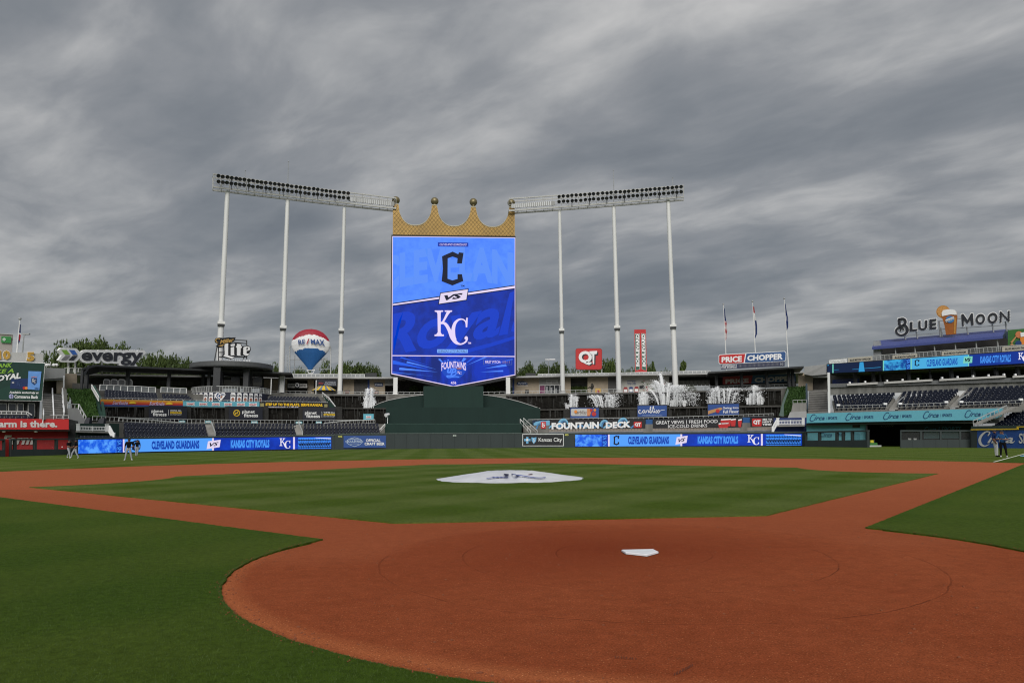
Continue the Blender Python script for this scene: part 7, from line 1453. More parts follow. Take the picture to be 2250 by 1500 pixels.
shp('lettering', stroke([(2170.5, 957, 2.2), (2174.5, 951, 3), (2172, 947.8, 2.2), (2165, 949, 3.2), (2156, 957, 5), (2152.6, 967, 6.3), (2156, 976, 5.2), (2164, 979.5, 3), (2174, 975.5, 1)], sm=6), WC, CW, wc, .08)
txt('lettering', 'irca', WC, [(2172, 956.5), (2226, 956), (2226, 973), (2169, 973)], CW, wc, .08, shear=.3, bold=.02); shp('lettering', stroke([(2220, 972.5, 2), (2226, 972, 1.6), (2229.5, 967.8, 1)]), WC, CW, wc, .082); txt('lettering', 'SPORTS', WC, (2238.5, 951.5, 2310, 974), CW, wc, .08, bold=.02)
mw = thing('groundskeeping_cart', 'small green and yellow utility mower parked in the mouth of the dark tunnel', 'mower', G(1922, 981)); o_ = G(1922, 981.5); rt_ = np.array([Rv[0], Rv[1], 0]); fw = np.array([Fv[0], Fv[1], 0]); sc_ = np.linalg.norm(o_-CAM)/FPX
def cbx(x, y, z, w_, d, h, m, nm): mb = MB(); mb.box(o_+rt_*x*sc_+fw*y*sc_+np.array([0, 0, z*sc_]), w_*sc_, d*sc_, h*sc_, rt_); return mb.build(nm, m, mw)
cbx(0, 0, 0, 23, 6, 3.2, mat('mower_deck', (.42, .44, .42), .5), 'front_deck'); cbx(0, 8, 3, 14, 10, 5, mat('mower_green', (.04, .16, .04), .4), 'hood'); cbx(1, 13, 8, 6, 5, 5, mat('mower_yellow', (.55, .48, .04), .4), 'seat'); cbx(-5, 13, 5, .8, .8, 9, DARKM, 'roll_bar'); cbx(7, 13, 5, .8, .8, 9, DARKM, 'roll_bar')
for sx in (-8, 8): mb = MB(); c = o_+rt_*sx*sc_+fw*9*sc_+np.array([0, 0, 3*sc_]); mb.tube(c-rt_*1.3*sc_, c+rt_*1.3*sc_, 3*sc_, 3*sc_, 12); mb.build('wheel', INK, mw)
bs_ = thing('blue_towel', 'small pale blue towel lying on the right foul line at the edge of the photo', 'towel', G(2250, 1003)); mb = MB(); c = G(2251, 1003.2); [mb.ball((c[0]+dx_, c[1]+dy_, TURF+.03), .2, 8, 4, 1.6, 1, .3) for dx_, dy_ in ((0, 0), (.25, .1))]; mb.build('cloth', mat('towel_blue', (.22, .45, .68), .9), bs_)
# right slope, stairs, blocks
def lawn(name, la, cor, surf_top, surf_bot):
    """sloping bank of rough grass: top edge on one surface, bottom edge on a nearer one"""
    (a, b, c, d) = cor; n, m_ = 26, 30; A, B, Cc, D = surf_top.pt(*a), surf_top.pt(*b), surf_bot.pt(*c), surf_bot.pt(*d); V = []; Fc = []
    for i in range(n+1):
        for j in range(m_+1): u, v_ = i/n, j/m_; p = A*(1-u)*(1-v_)+B*u*(1-v_)+Cc*u*v_+D*(1-u)*v_; V.append(p+np.array([random.uniform(-.1, .1), random.uniform(-.1, .1), random.uniform(-.12, .22)]))
    for i in range(n):
        for j in range(m_): k = i*(m_+1)+j; Fc.append((k, k+1, k+m_+2, k+m_+1))
    k0 = len(V)
    for _ in range(2600):
        u, v_ = random.random(), random.random(); p = A*(1-u)*(1-v_)+B*u*(1-v_)+Cc*u*v_+D*(1-u)*v_; a_ = random.uniform(0, 6.28); w_ = random.uniform(.08, .2); h_ = random.uniform(.2, .5); V += [p+np.array([math.cos(a_)*w_, math.sin(a_)*w_, 0]), p-np.array([math.cos(a_)*w_, math.sin(a_)*w_, 0]), p+np.array([random.uniform(-.2, .2), random.uniform(-.3, .1), h_])]; Fc.append((len(V)-3, len(V)-2, len(V)-1))
    return tag(mesh(name, V, Fc, leafmat('bank_grass', (.028, .075, .012), (.055, .12, .02))), la, 'grass', kind='stuff')
lawn('grass_bank', 'steep grassy bank right of the waterfalls', [(1730, 852), (1772, 851), (1772, 909), (1712, 913)], C(24), C(11))
lawn('grass_bank', 'steep grassy bank left of the green end wall', [(146, 857), (204, 858), (216, 918), (178, 916)], C(22), C(10))
def stairs(la, surf, x0a, x1a, ya, x0b, x1b, yb, n, depth, m=CONCD, rails=()):
    t = thing('concrete_stair', la, 'stairs', plan(surf, (x0b+x1b)/2))
    for i in range(n):
        f = i/n; x0 = x0b+(x0a-x0b)*f; x1 = x1b+(x1a-x1b)*f; y = yb+(ya-yb)*f; y2 = yb+(ya-yb)*(i+1)/n; s_ = surf.o(depth*f); z0 = s_.pt(x0, y2); z1 = s_.pt(x1, y2); h = zat(s_, x0, y2)-zat(s_, x0, y); bk = s_.back(z0)*(depth/n+.05)
        mb = MB(); zb = max(0, z0[2]-h-.4); mb.hexa([(z0[0], z0[1], zb), (z1[0], z1[1], zb), (z1[0]+bk[0], z1[1]+bk[1], zb), (z0[0]+bk[0], z0[1]+bk[1], zb), z0, (z1[0], z1[1], z0[2]), (z1[0]+bk[0], z1[1]+bk[1], z0[2]), (z0[0]+bk[0], z0[1]+bk[1], z0[2])]); mb.build('step', m if i % 2 else CONC, t)
    for (ax_, ay, bx, by) in rails: mb = MB(); A, B = surf.o(depth).pt(ax_, ay), surf.pt(bx, by); mb.beam(A, B, .13); [mb.beam(A+(B-A)*k/5, A+(B-A)*k/5-np.array([0, 0, .95]), .08) for k in range(6)]; mb.build('handrail', SIGNW, t)
    return t
stairs('broad concrete stair rising to a dark passage left of the right-field grandstand', C(10), 1778, 1818, 857, 1775, 1819, 907, 20, 12)
stairs('broad concrete stair with white handrails beside the bank billboard', C(6), 96, 139, 863, 93, 141, 914, 20, 12, rails=((115, 853, 118, 913), (137, 853, 141, 905), (95, 872, 95.5, 912)))
blk = thing('stair_tower', 'pale concrete stair tower with a tan wall and dark passage left of the right-field grandstand', 'building', plan(C(24), 1795))
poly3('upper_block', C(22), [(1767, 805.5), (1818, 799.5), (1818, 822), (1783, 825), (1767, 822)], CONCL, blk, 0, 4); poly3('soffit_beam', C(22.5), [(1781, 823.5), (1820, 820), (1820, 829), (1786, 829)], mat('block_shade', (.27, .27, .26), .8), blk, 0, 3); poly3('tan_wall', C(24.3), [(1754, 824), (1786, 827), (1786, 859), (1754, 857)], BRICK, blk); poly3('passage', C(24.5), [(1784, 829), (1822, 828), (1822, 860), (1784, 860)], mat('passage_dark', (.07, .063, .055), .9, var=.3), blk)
poly3('side_wall', C(10), [(1712, 913), (1720, 880), (1731, 852), (1733, 858), (1722, 890), (1722, 915)], mat('green_grey_wall', (.12, .17, .15), .8), blk, .1, .5) ; poly3('side_wall', C(13), [(1770, 842), (1774, 842), (1776, 912), (1771, 912)], mat('blue_grey_pier', (.07, .10, .13), .8), blk, .2, .5)
poly3('ramp_wall', C(9.), [(1742, 886), (1772, 885), (1772, 918), (1736, 918)], CONC, blk, .1, .6); poly3('ramp_wall', C(8.8), [(1736, 905), (1772, 903), (1772, 920), (1730, 920)], CONCL, blk, .1, .4)
railing('short steel railing above the pale ramp wall on the right grassy bank', C(9.), [(1742, 879), (1772, 878)], 7, 9, RAILM, w_=.06)
mb = MB(); 
lt_ = thing('stair_tower', 'grey concrete stair tower and tan wall between the bank billboard and the left grassy bank', 'building', plan(C(24), 120))
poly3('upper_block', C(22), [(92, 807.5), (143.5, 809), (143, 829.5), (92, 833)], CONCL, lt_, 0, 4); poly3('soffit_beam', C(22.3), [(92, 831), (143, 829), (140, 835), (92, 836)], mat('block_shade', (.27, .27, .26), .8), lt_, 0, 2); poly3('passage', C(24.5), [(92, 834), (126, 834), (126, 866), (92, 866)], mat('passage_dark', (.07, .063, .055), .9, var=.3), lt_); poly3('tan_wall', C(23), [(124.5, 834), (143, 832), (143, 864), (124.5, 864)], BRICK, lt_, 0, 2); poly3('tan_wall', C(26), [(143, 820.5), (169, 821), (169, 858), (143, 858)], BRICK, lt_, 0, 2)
poly3('side_wall', C(9), [(139, 851), (146, 855), (150, 900), (150, 925), (142, 925), (140, 870)], CONC, lt_, 0, .5); poly3('ramp_wall', C(8), [(149, 897), (174, 897), (186, 922), (186, 934), (150, 934)], CONCL, lt_, 0, .5)
poly3('side_post', C(20), [(139, 825), (142, 825), (141.5, 856), (138.5, 856)], SIGNW, lt_, 0, .3)
railing('short steel railing on the pale ramp wall left of the grassy bank', C(8), [(149, 887), (173, 887.5)], 10, 8, RAILM, w_=.06); railing('white stair rail slanting down beside the left grassy bank', C(7), [(173, 888), (189, 916)], 11, 5, SIGNW, w_=.07, toprail=.12)
# ------------------------------------------------------------------ left-field corner
SL = Plane(PD(0, 86), PD(150, 90))
rb2 = thing('insurance_band', 'bright red band with big white lettering across the left-field corner', 'banner', plan(SL, 75, 4)); poly3('band_panel', SL, [(-70, 918.5), (151, 920.5), (151, 943.4), (-70, 942.5)], RED, rb2, 0, .3)
txt('lettering', 'Farm is there.', SL, (-13, 923.5, 126, 938.5), mat('letter_pale', (.60, .56, .55), .6), rb2, .06, bold=.04)
rw = thing('bullpen_wall', 'painted red rear wall with grey slanted lettering in the shade behind the left-field fence', 'wall', plan(SL.o(2), 75)); poly3('wall_face', SL.o(2), [(-70, 938), (152, 938), (152, 1004), (-70, 1006)], REDD, rw); txt('lettering', 'State Farm', SL.o(1.9), (-72, 955, 74, 976), mat('letter_grey', (.62, .57, .55), .7), rw, .05, bold=.045, shear=.25, sl=.5)
deck('band_soffit', SL.o(.2), 2.5, -60, 152, 941, mat('soffit', (.05, .055, .055), .9), rb2); poly3('end_wall', SL.o(1.8), [(150, 920), (172, 925), (172, 1000), (150, 1000)], mat('corner_black', (.02, .022, .022), .8, var=.4), rw, .1, .4)
for x in (8.5, 79): o = MB(); p = SL.o(.5).pt(x, 947.5); o.ball(p, .22, 10, 6, 1, 1, .5); tag(o.build('ceiling_lamp', SIGNW), 'small white dome lamp under the %s of the red band' % ('left part' if x < 20 else 'middle'), 'lamp')
LW = Plane(PD(-20, 77.5), PD(170, 89.5))
framed_wall('dark framed fence with mesh windows right of the gap in the left-field fence', LW, 24, 171, (963.5, 962), (987, 986), (1003.5, 998.8), (35, 79, 126)); framed_wall('short piece of dark framed fence at the left edge of the photo', LW, -60, 12, (965, 963.5), (990, 988), (1006.5, 1003.8), (-20,))
tag(poly3('door_pad', LW.o(.3), [(11, 964), (25, 964), (25, 1002), (11, 1003)], RED, None), 'narrow bright red pad in the gap of the left-field fence', 'padding')
bb = thing('bank_billboard', 'dark green bank billboard with two tilted payment cards at the left edge', 'billboard', plan(SL.o(8), 50, 8)); BB = SL.o(8)
poly3('billboard_edge', BB, [(-90, 788.5), (99.5, 796.5), (92.5, 881), (-90, 878.5)], SIGNW, bb, 0, .5); poly3('billboard_face', BB, [(-89, 790), (98, 798), (91.3, 879.6), (-89, 877.2)], mat('billboard_green', (.008, .040, .030), .5), bb, .06, .02); poly3('billboard_print', BB, [(0, 855), (60, 830), (95, 838), (91.3, 879), (-60, 877)], mat('billboard_green2', (.010, .050, .036), .5), bb, .075, .002)
LIME = mat('lime_print', (.25, .48, .05), .5)
txt('lettering', 'BANK', BB, [(-12, 799.5), (27, 797), (26, 806.5), (-12, 808)], LIME, bb, .12, bold=.03, shear=.2); txt('lettering', 'LIKE A', BB, [(-24, 812.5), (31, 809.5), (30.5, 818.5), (-24, 821.5)], LIME, bb, .12, bold=.03, shear=.2); txt('lettering', 'ROYAL', BB, [(-19, 827), (46, 818), (45.5, 831), (-19, 839)], SIGNW, bb, .14, bold=.045, shear=.1)
poly3('payment_card', BB, [(24, 832), (65, 831), (62, 856), (22, 853)], mat('card_navy', (.015, .035, .12), .4), bb, .12, .02); shp('card_print', aff(KC, 37, 838, 11, 12), BB, mat('card_faint', (.035, .07, .19), .5), bb, .16); shp('card_print', [rect(26, 838.5, 31, 842)], BB, mat('card_chip', (.45, .45, .48), .4), bb, .16)
poly3('payment_card', BB, [(62.5, 815), (91, 815.8), (86.5, 856.5), (60.5, 855)], mat('card_blue', (.14, .32, .72), .4), bb, .18, .02); shp('card_print', [[(68.5, 830), (81, 830.5), (81, 840), (75, 845.5), (68.5, 839.5)]], BB, NAVY, bb, .22); shp('card_print', aff(KC, 70, 832, 9, 9), BB, SIGNW, bb, .25); shp('card_print', [[(69, 829), (69, 826.5), (71, 828), (74.5, 826), (78, 828), (81, 826.8), (81, 829.2)]], BB, mat('card_crown', (.45, .20, .25), .5), bb, .22); txt('card_lettering', 'VISA', BB, (76, 851.2, 84.5, 854.6), NAVY, bb, .22, bold=.03, shear=.2)
shp('card_circle', [circ(53, 852, 3.3)], BB, RED, bb, .2); shp('card_circle', [circ(57.5, 852.2, 3.3)], BB, ORG, bb, .22); txt('lettering', 'Available exclusively at', BB, (20.5, 859, 85, 865), SIGNW, bb, .12, bold=.03, shear=.2, sl=1.2); shp('globe_emblem', [circ(24.7, 870.5, 5.2)], BB, mat('globe_lilac', (.42, .42, .68), .5), bb, .12); shp('globe_emblem', stroke([(20, 870.5, .7), (29.5, 870.5, .7)], sm=1)+stroke([(24.7, 865.5, .7), (24.7, 875.5, .7)], sm=1), BB, mat('billboard_green', (.008, .040, .030), .5), bb, .15); txt('lettering', 'Commerce Bank', BB, (31.5, 867, 84, 874.5), SIGNW, bb, .12, bold=.03, sl=1.2)
sg = thing('suite_block', 'grey stadium block with gold retired numbers behind the bank billboard', 'building', plan(SL.o(14), 40)); GB = SL.o(9.)
poly3('grey_wall', GB, [(-90, 768), (96, 777), (94, 800), (-90, 800)], CONCL, sg, 0, 5); poly3('body', SL.o(9.4), [(-90, 876), (88, 878), (84, 960), (-90, 960)], mat('suite_dark2', (.05, .05, .05), .9), sg, 0, 4)
for s_, q in (('10', (-4, 769.5, 23, 790)), ('5', (58.5, 773, 76, 793.5))): txt('retired_number', s_, GB, (q[0]-.8, q[1]-.8, q[2]+.8, q[3]+.8), SIGNW, sg, .1, .15, bold=.09); txt('retired_number', s_, GB, q, GOLD, sg, .2, .1, bold=.06)
poly3('tower', SL.o(13), [(-40, 730), (28, 734.5), (26, 776), (-40, 776)], mat('tower_tan', (.34, .31, .28), .85, var=.06), sg, 0, 6); poly3('tower_cap', SL.o(12.9), [(-40, 729), (28.5, 734), (28.5, 735.6), (-40, 731)], CONCL, sg, .05, 6.4); poly3('green_screen_sign', SL.o(12.9), [(3, 738.5), (25, 739.5), (24, 753.5), (2.5, 752.5)], mat('screen_green', (.03, .22, .05), .5), sg, .15, .1); shp('green_screen_sign', [circ(9, 745.5, 3.6)], SL.o(12.9), mat('screen_pale', (.45, .55, .45), .5), sg, .22)
for (x0, x1, y0, y1, m_) in ((-40, 15.5, 885, 902, 1), (18, 36, 885, 902, 1), (38, 52, 885, 903, 1), (61, 77, 885, 915, 1)): poly3('window_frame', SL.o(8.9), [(x0, y0), (x1, y0+.5), (x1, y1), (x0, y1)], mat('frame_pale', (.42, .42, .40), .6), sg, .05, .15); poly3('window_pane', SL.o(8.9), [(x0+1.6, y0+1.8), (x1-1.6, y0+2.2), (x1-1.6, y1-1), (x0+1.6, y1-1)], GLASS, sg, .12, .02)
railing('pale railing with tables in front of the suite windows below the bank billboard', SL.o(5.5), [(-30, 903), (60, 904), (70, 911)], 6.5, 11, WHITE, w_=.06, mesh_fill=MESHF); seating('seating_bank', 'two rows of dark seats directly above the red left-field band', SL, -20, 70, [914.5, 911.5], 1., .9); railing('steel railing right of the red left-field band', SL.o(1), [(99, 912), (151, 912.5)], 7, 13, RAILM, mesh_fill=MESHD, w_=.06)
mb = MB(); t = thing('lamp_cluster', 'steel post with a crossbar of four white globe lamps left of the arrow emblem', 'street lamp', plan(C(30), 111)); mb.beam(C(30).pt(111, 812), C(30).pt(111, 794), .12); mb.beam(C(30).pt(102, 802.5), C(30).pt(124, 803), .1); mb.build('post', RAILM, t)
for x in (103, 106.5, 118, 124): q = MB(); q.ball(C(30).pt(x, 802), .28, 10, 6); q.build('globe', SIGNW, t)
for (la, xb, yb, xt, yt_, arm) in (('thin street lamp with a curved arm behind the flagpole at far left', 47, 772, 48.5, 738, 9), ('distant pale parking lot lamp right of the video board', 1206, 815, 1206, 794, -3)):
    t = thing('street_lamp', la, 'street lamp', plan(C(60), xb, zat(C(60), xb, yb))); s_ = C(60); a = s_.pt(xb, yb+30); b = s_.pt(xt, yt_); b[:2] = a[:2]; e = s_.pt(xt+arm, yt_-4); mb = MB(); mb.tube(a, b, .14, .09, 6); mb.tube(b, e, .07, .05, 5); mb.build('pole', GREYM, t); q = MB(); q.box((e[0], e[1], e[2]-.1), 1.2, .5, .25); 
    if arm < 0: q.box((b[0]+1.0, b[1], e[2]-.1), 1.4, .6, .3)
    q.build('lamp_head', SIGNW if arm < 0 else GREYM, t)
flagpole('flagpole with a furled blue and red flag at the far left above the retired numbers', SL.o(12), 35.5, 795, 43, 702, lambda f, u: 2 if f < .4 else (1 if f < .48 else 2 if u < .3 else 0 if f < .8 else 2), 712, 756, 5)
for k, (x0, x1, la) in enumerate(((185, 200, 'black covered equipment heap behind the left part of the left balustrade'), (213, 232, 'wider black covered equipment heap behind the right part of the left balustrade'))):
    p = C(5.2).pt((x0+x1)/2, 931); mb = MB(); r = (x1-x0)/2*np.linalg.norm(p-CAM)/FPX; V = []
    mb.hexa([p+np.array([-r*.7, -.4, -.2]), p+np.array([r*.6, -.4, -.2]), p+np.array([r*.6, .4, -.2]), p+np.array([-r*.7, .4, -.2]), p+np.array([-r*.2, -.3, .75]), p+np.array([r*.7, -.3, .85]), p+np.array([r*.6, .3, .8]), p+np.array([-r*.3, .3, .7])]); tag(mb.build('covered_equipment', INK), la, 'equipment')
# ------------------------------------------------------------------ fountains
WAT = mat('fountain_water', (.95, .96, .97), .6, var=.0); WAT.node_tree.nodes['Principled BSDF'].inputs['Alpha'].default_value = .9; WAT.node_tree.nodes['Principled BSDF'].inputs['Subsurface Weight'].default_value = 0
WSP = mat('fountain_spray', (.95, .96, .97), .6, var=0); WSP.node_tree.nodes['Principled BSDF'].inputs['Alpha'].default_value = .75
def fountain(la, jets, spray=(), off=19.6):
    x_ = sum(j[0] for j in jets)/len(jets); s_ = C(off); t = thing('fountain', la, 'fountain', plan(s_, x_, zat(s_, x_, jets[0][1]))); drops = MB()
    for (xb, yb, xt, yt_, w_) in jets:
        w_ *= 1.9; mb = MB(); n = 12; o2 = random.uniform(-.8, .8); s2_ = C(off+o2); pr = None; dp = np.linalg.norm(s2_.pt(xb, yb)-CAM)/FPX
        for i in range(n+1):
            f = i/n; x = xb+(xt-xb)*f**1.15+random.uniform(-.15, .15); y = yb+(yt_-yb)*math.sin(f*PI/2)**.9; p = s2_.pt(x, y); r = w_*dp*(.42+.25*math.sin(f*2.2))*(1 if f < .8 else (1.25-f)*2.2)*random.uniform(.75, 1.25)
            if pr is not None: mb.tube(pr[0], p, pr[1], r, 6)
            pr = (p, r)
            for _ in range(14):
                q = s2_.pt(x+random.gauss(0, w_*.6*(.5+f)), y+random.uniform(-1, 1.5)*(1+f)); d_ = random.uniform(.03, .085); drops.add([q+np.array(v_)*d_ for v_ in ((1, 0, 0), (-.5, .8, 0), (-.5, -.8, 0), (0, 0, 1.5))], [(0, 1, 3), (1, 2, 3), (2, 0, 3), (0, 2, 1)])
        mb.build('water_jet', WAT, t)
    for (x0, y0, x1, y1, n) in spray:
        for _ in range(int(n*2.6)):
            u = random.gauss(.5, .22); v_ = random.random()**.8; q = C(off+random.uniform(-1.5, 1.5)).pt(x0+(x1-x0)*u, y1+(y0-y1)*v_); d_ = random.uniform(.035, .10); drops.add([q+np.array(w_)*d_ for w_ in ((1, 0, 0), (-.5, .8, 0), (-.5, -.8, 0), (0, 0, 1.6))], [(0, 1, 3), (1, 2, 3), (2, 0, 3), (0, 2, 1)])
    tag(drops.build('water_drops', WSP, t), kind='stuff')
def cluster(x0, x1, yb, tops): n = len(tops); return [(x0+(x1-x0)*i/(n-1), yb, x0+(x1-x0)*i/(n-1)+random.uniform(-.5, .5), y, random.uniform(1.3, 1.9)) for i, y in enumerate(tops)]
fountain('fountain jets just left of the green curved wall below the roller door', cluster(800, 822, 900, [884, 874, 871, 862, 854, 866, 880, 868, 853, 856, 874, 880]), [(798, 855, 823, 900, 160)])
fountain('compact column of fountain jets above the left blue drinks sign', cluster(1253, 1270, 894, [873, 867, 875, 869, 866, 872, 876])+cluster(1244, 1252, 897, [887, 890, 889]), [(1250, 868, 1272, 894, 90)])
fountain('wide fan of fountain jets between the left and middle blue drinks signs', [(1310, 893, 1294, 872, 1.1), (1313, 893, 1300, 869, 1.1), (1317, 893, 1306, 871, 1.3), (1321, 893, 1312, 869, 1.4), (1325, 894, 1318, 870, 1.3), (1328, 894, 1326, 873, 1.5), (1333, 894, 1333, 867, 1.6), (1337, 894, 1337, 864, 1.7), (1341, 894, 1342, 869, 1.6), (1345, 894, 1346, 872, 1.5), (1348, 894, 1352, 877, 1.2), (1350, 894, 1357, 880, 1.), (1330, 894, 1331, 880, 2.), (1339, 894, 1339, 878, 2.4)], [(1288, 868, 1330, 894, 160), (1325, 866, 1366, 895, 300)])
fountain('compact column of fountain jets above the middle blue drinks sign', cluster(1402, 1424, 889, [866, 863, 868, 864, 862, 866, 863, 869]), [(1400, 862, 1432, 889, 150)])
fountain('tallest fountain, a wide fan of jets with one high plume beside the brewery pylon', [(1447, 889, 1424, 856, 1.6), (1450, 889, 1431, 846, 1.6), (1453, 889, 1437, 836, 2.), (1456, 889, 1442, 838, 1.8), (1458, 889, 1449, 821, 2.6), (1461, 889, 1452, 834, 2.2), (1463, 889, 1466, 850, 1.5), (1465, 889, 1471, 842, 1.7), (1468, 889, 1476, 848, 1.6), (1472, 889, 1483, 848, 1.6), (1480, 889, 1487, 850, 1.8)]+cluster(1471, 1505, 892, [884, 880, 882, 879, 872, 862, 866, 874, 880, 882, 881]), [(1418, 840, 1475, 886, 420), (1465, 846, 1515, 890, 900), (1500, 862, 1540, 892, 260)])
fountain('pair of fountain jet groups above the right blue drinks sign', cluster(1556, 1588, 886, [880, 872, 862, 856, 864, 850, 858, 868, 876])+[(1592, 885, 1589, 856, 1.4), (1597, 885, 1600, 854, 1.4), (1600, 885, 1607, 855, 1.4), (1610, 885, 1619, 864, 1.3)], [(1553, 852, 1592, 886, 330), (1590, 852, 1635, 886, 260)])
fountain('tiered pyramid of fountain jets at the right end of the waterfalls', cluster(1642, 1676, 888, [876, 874, 866, 863, 864, 849, 847, 850, 864, 862, 866, 873, 876]), [(1640, 850, 1680, 888, 240)])
# ------------------------------------------------------------------ trees
def tree_mesh(seed, conic=False):
    r = np.random.RandomState(seed); cl = []; k = 20 if not conic else 14
    for i in range(k):
        if conic: z = r.rand(); a = r.rand()*6.28; rr_2 = (1.05-z)*.45*math.sqrt(r.rand()); cl.append((rr_2*math.cos(a), rr_2*math.sin(a), .45+z*.5, .05+.07*(1-z)))
        else: a = r.rand()*6.28; rr_2 = math.sqrt(r.rand())*.72; z = .42+.42*r.rand()*(1-.5*rr_2)+.05; cl.append((rr_2*math.cos(a), rr_2*math.sin(a), z, .22+.14*r.rand()))
    n = 9000 if not conic else 1500; V = []; c = np.array(cl); idx = r.randint(0, k, n); u = r.randn(n, 3); u /= np.linalg.norm(u, axis=1)[:, None]; rad_ = c[idx, 3]*(.55+.5*r.rand(n)); P_ = c[idx, :3]+u*rad_[:, None]*np.array([1, 1, .8]); s_ = .018+.022*r.rand(n)
    A = r.randn(n, 3); A /= np.linalg.norm(A, axis=1)[:, None]; B = np.cross(A, r.randn(n, 3)); B /= np.linalg.norm(B, axis=1)[:, None]
    V = np.stack([P_-A*s_[:, None], P_+B*s_[:, None]*.7, P_+A*s_[:, None], P_-B*s_[:, None]*.7], 1).reshape(-1, 3)
    me = bpy.data.meshes.new('crown'); me.from_pydata(V.tolist(), [], [(4*i, 4*i+1, 4*i+2, 4*i+3) for i in range(n)]); me.materials.append(LEAF)
    mb = MB(); mb.tube((0, 0, 0), (.01, 0, .45), .035, .022, 8); mb.tube((.01, 0, .45), (0, .02, .8), .022, .006, 6)
    for q in cl[:9]: mb.tube((.01, 0, .3+.2*r.rand()), q[:3], .013, .004, 5)
    tm = bpy.data.meshes.new('trunk'); tm.from_pydata([list(v) for v in mb.V], [], mb.F); tm.materials.append(BARK); return me, tm
TM = [tree_mesh(i) for i in (3, 5, 8)]; TC = [tree_mesh(21, True), tree_mesh(22, True)]
def tree(la, x, ytop, hw, kind=0, off=75, con=False, ybase=None):
    s_ = C(off); p = plan(s_, x, 0); zt = zat(s_, x, ytop); w_ = hw*(1.35 if not con else 1.25)*np.linalg.norm(s_.pt(x, ytop)-CAM)/FPX; zb = 6.; t = thing('tree', la, 'tree', (p[0], p[1], zb), 'trees behind the outfield concourse'); cm, tm = (TC if con else TM)[kind]
    for nm, me in (('crown', cm), ('trunk', tm)): o = link(bpy.data.objects.new(nm, me), t); h = (zt-zb)/(.97 if not con else 1.02); o.scale = (w_/(.85 if not con else .45), w_/(.85 if not con else .45), h); o.rotation_euler = (0, 0, x*.7)
tree('bushy green tree left of the arrow emblem behind the globe lamps', 104, 768, 26, 0); tree('tallest broad tree, its dark crown above the arrow emblem', 165, 752, 34, 1, 70); tree('broad tree crown rising behind the first letters of the power company sign', 216, 747, 38, 2, 70); tree('tree behind the middle of the power company sign', 258, 765, 28, 0, 85); tree('thin twiggy tree at the tail of the power company sign', 334, 777, 22, 1, 80); tree('round light green tree between the power company sign and the round bar', 386, 783, 27, 2, 78)
tree('small tree peeking out left of the round bar roof', 424, 797, 14, 0, 80); tree('small tree right of the round bar roof', 594, 802, 16, 1, 78); tree('low tree behind the frame of the balloon sign', 664, 811, 22, 2, 85); tree('large tree just left of the third floodlight mast', 738, 792, 26, 0, 75); tree('large tree right of the third floodlight mast', 776, 799, 30, 1, 78); tree('dark tree left of the video board above the roof box', 812, 806, 18, 2, 80)
tree('low tree touching the right edge of the video board', 1142, 806, 22, 0, 78); tree('broad tree below the distant lamp right of the video board', 1176, 800, 26, 1, 76); tree('rounded tree left of the first right-hand mast', 1216, 799, 26, 2, 76); tree('low tree between the right-hand mast and the red square sign', 1244, 808, 16, 0, 80); tree('tree hidden behind the lower edge of the red square sign', 1290, 812, 26, 1, 85); tree('large light green tree right of the red square sign', 1332, 792, 28, 2, 76); tree('small tree behind the second right-hand mast', 1366, 808, 14, 0, 80)
tree('low tree left of the brewery pylon', 1392, 812, 12, 1, 85); tree('pointed young tree right of the brewery pylon', 1440, 785, 15, 0, 74, True); tree('low bushy tree at the foot of the brewery pylon', 1422, 804, 16, 2, 80); tree('pointed young tree right of the third right-hand mast', 1507, 780, 19, 1, 74, True); tree('low tree behind the roof deck left of the pointed tree', 1466, 812, 18, 0, 85)
for x, y, la in ((1272, 852, 'low shrubs seen through the open bay of the concourse'), (1520, 850, 'pale shrubs behind the concourse left of the dark canopy'), (915, 852, 'shrubs seen through the open bay left of the green plinth'), (1085, 850, 'shrubs seen through the open bay right of the green plinth')):
    o = tag(bpy.data.objects.new('shrub', TM[0][0]), la, 'shrub'); link(o); p = plan(C(35), x, zat(C(35), x, 872)); o.location = tuple(p); o.scale = (1.9, 1.2, 2.6)
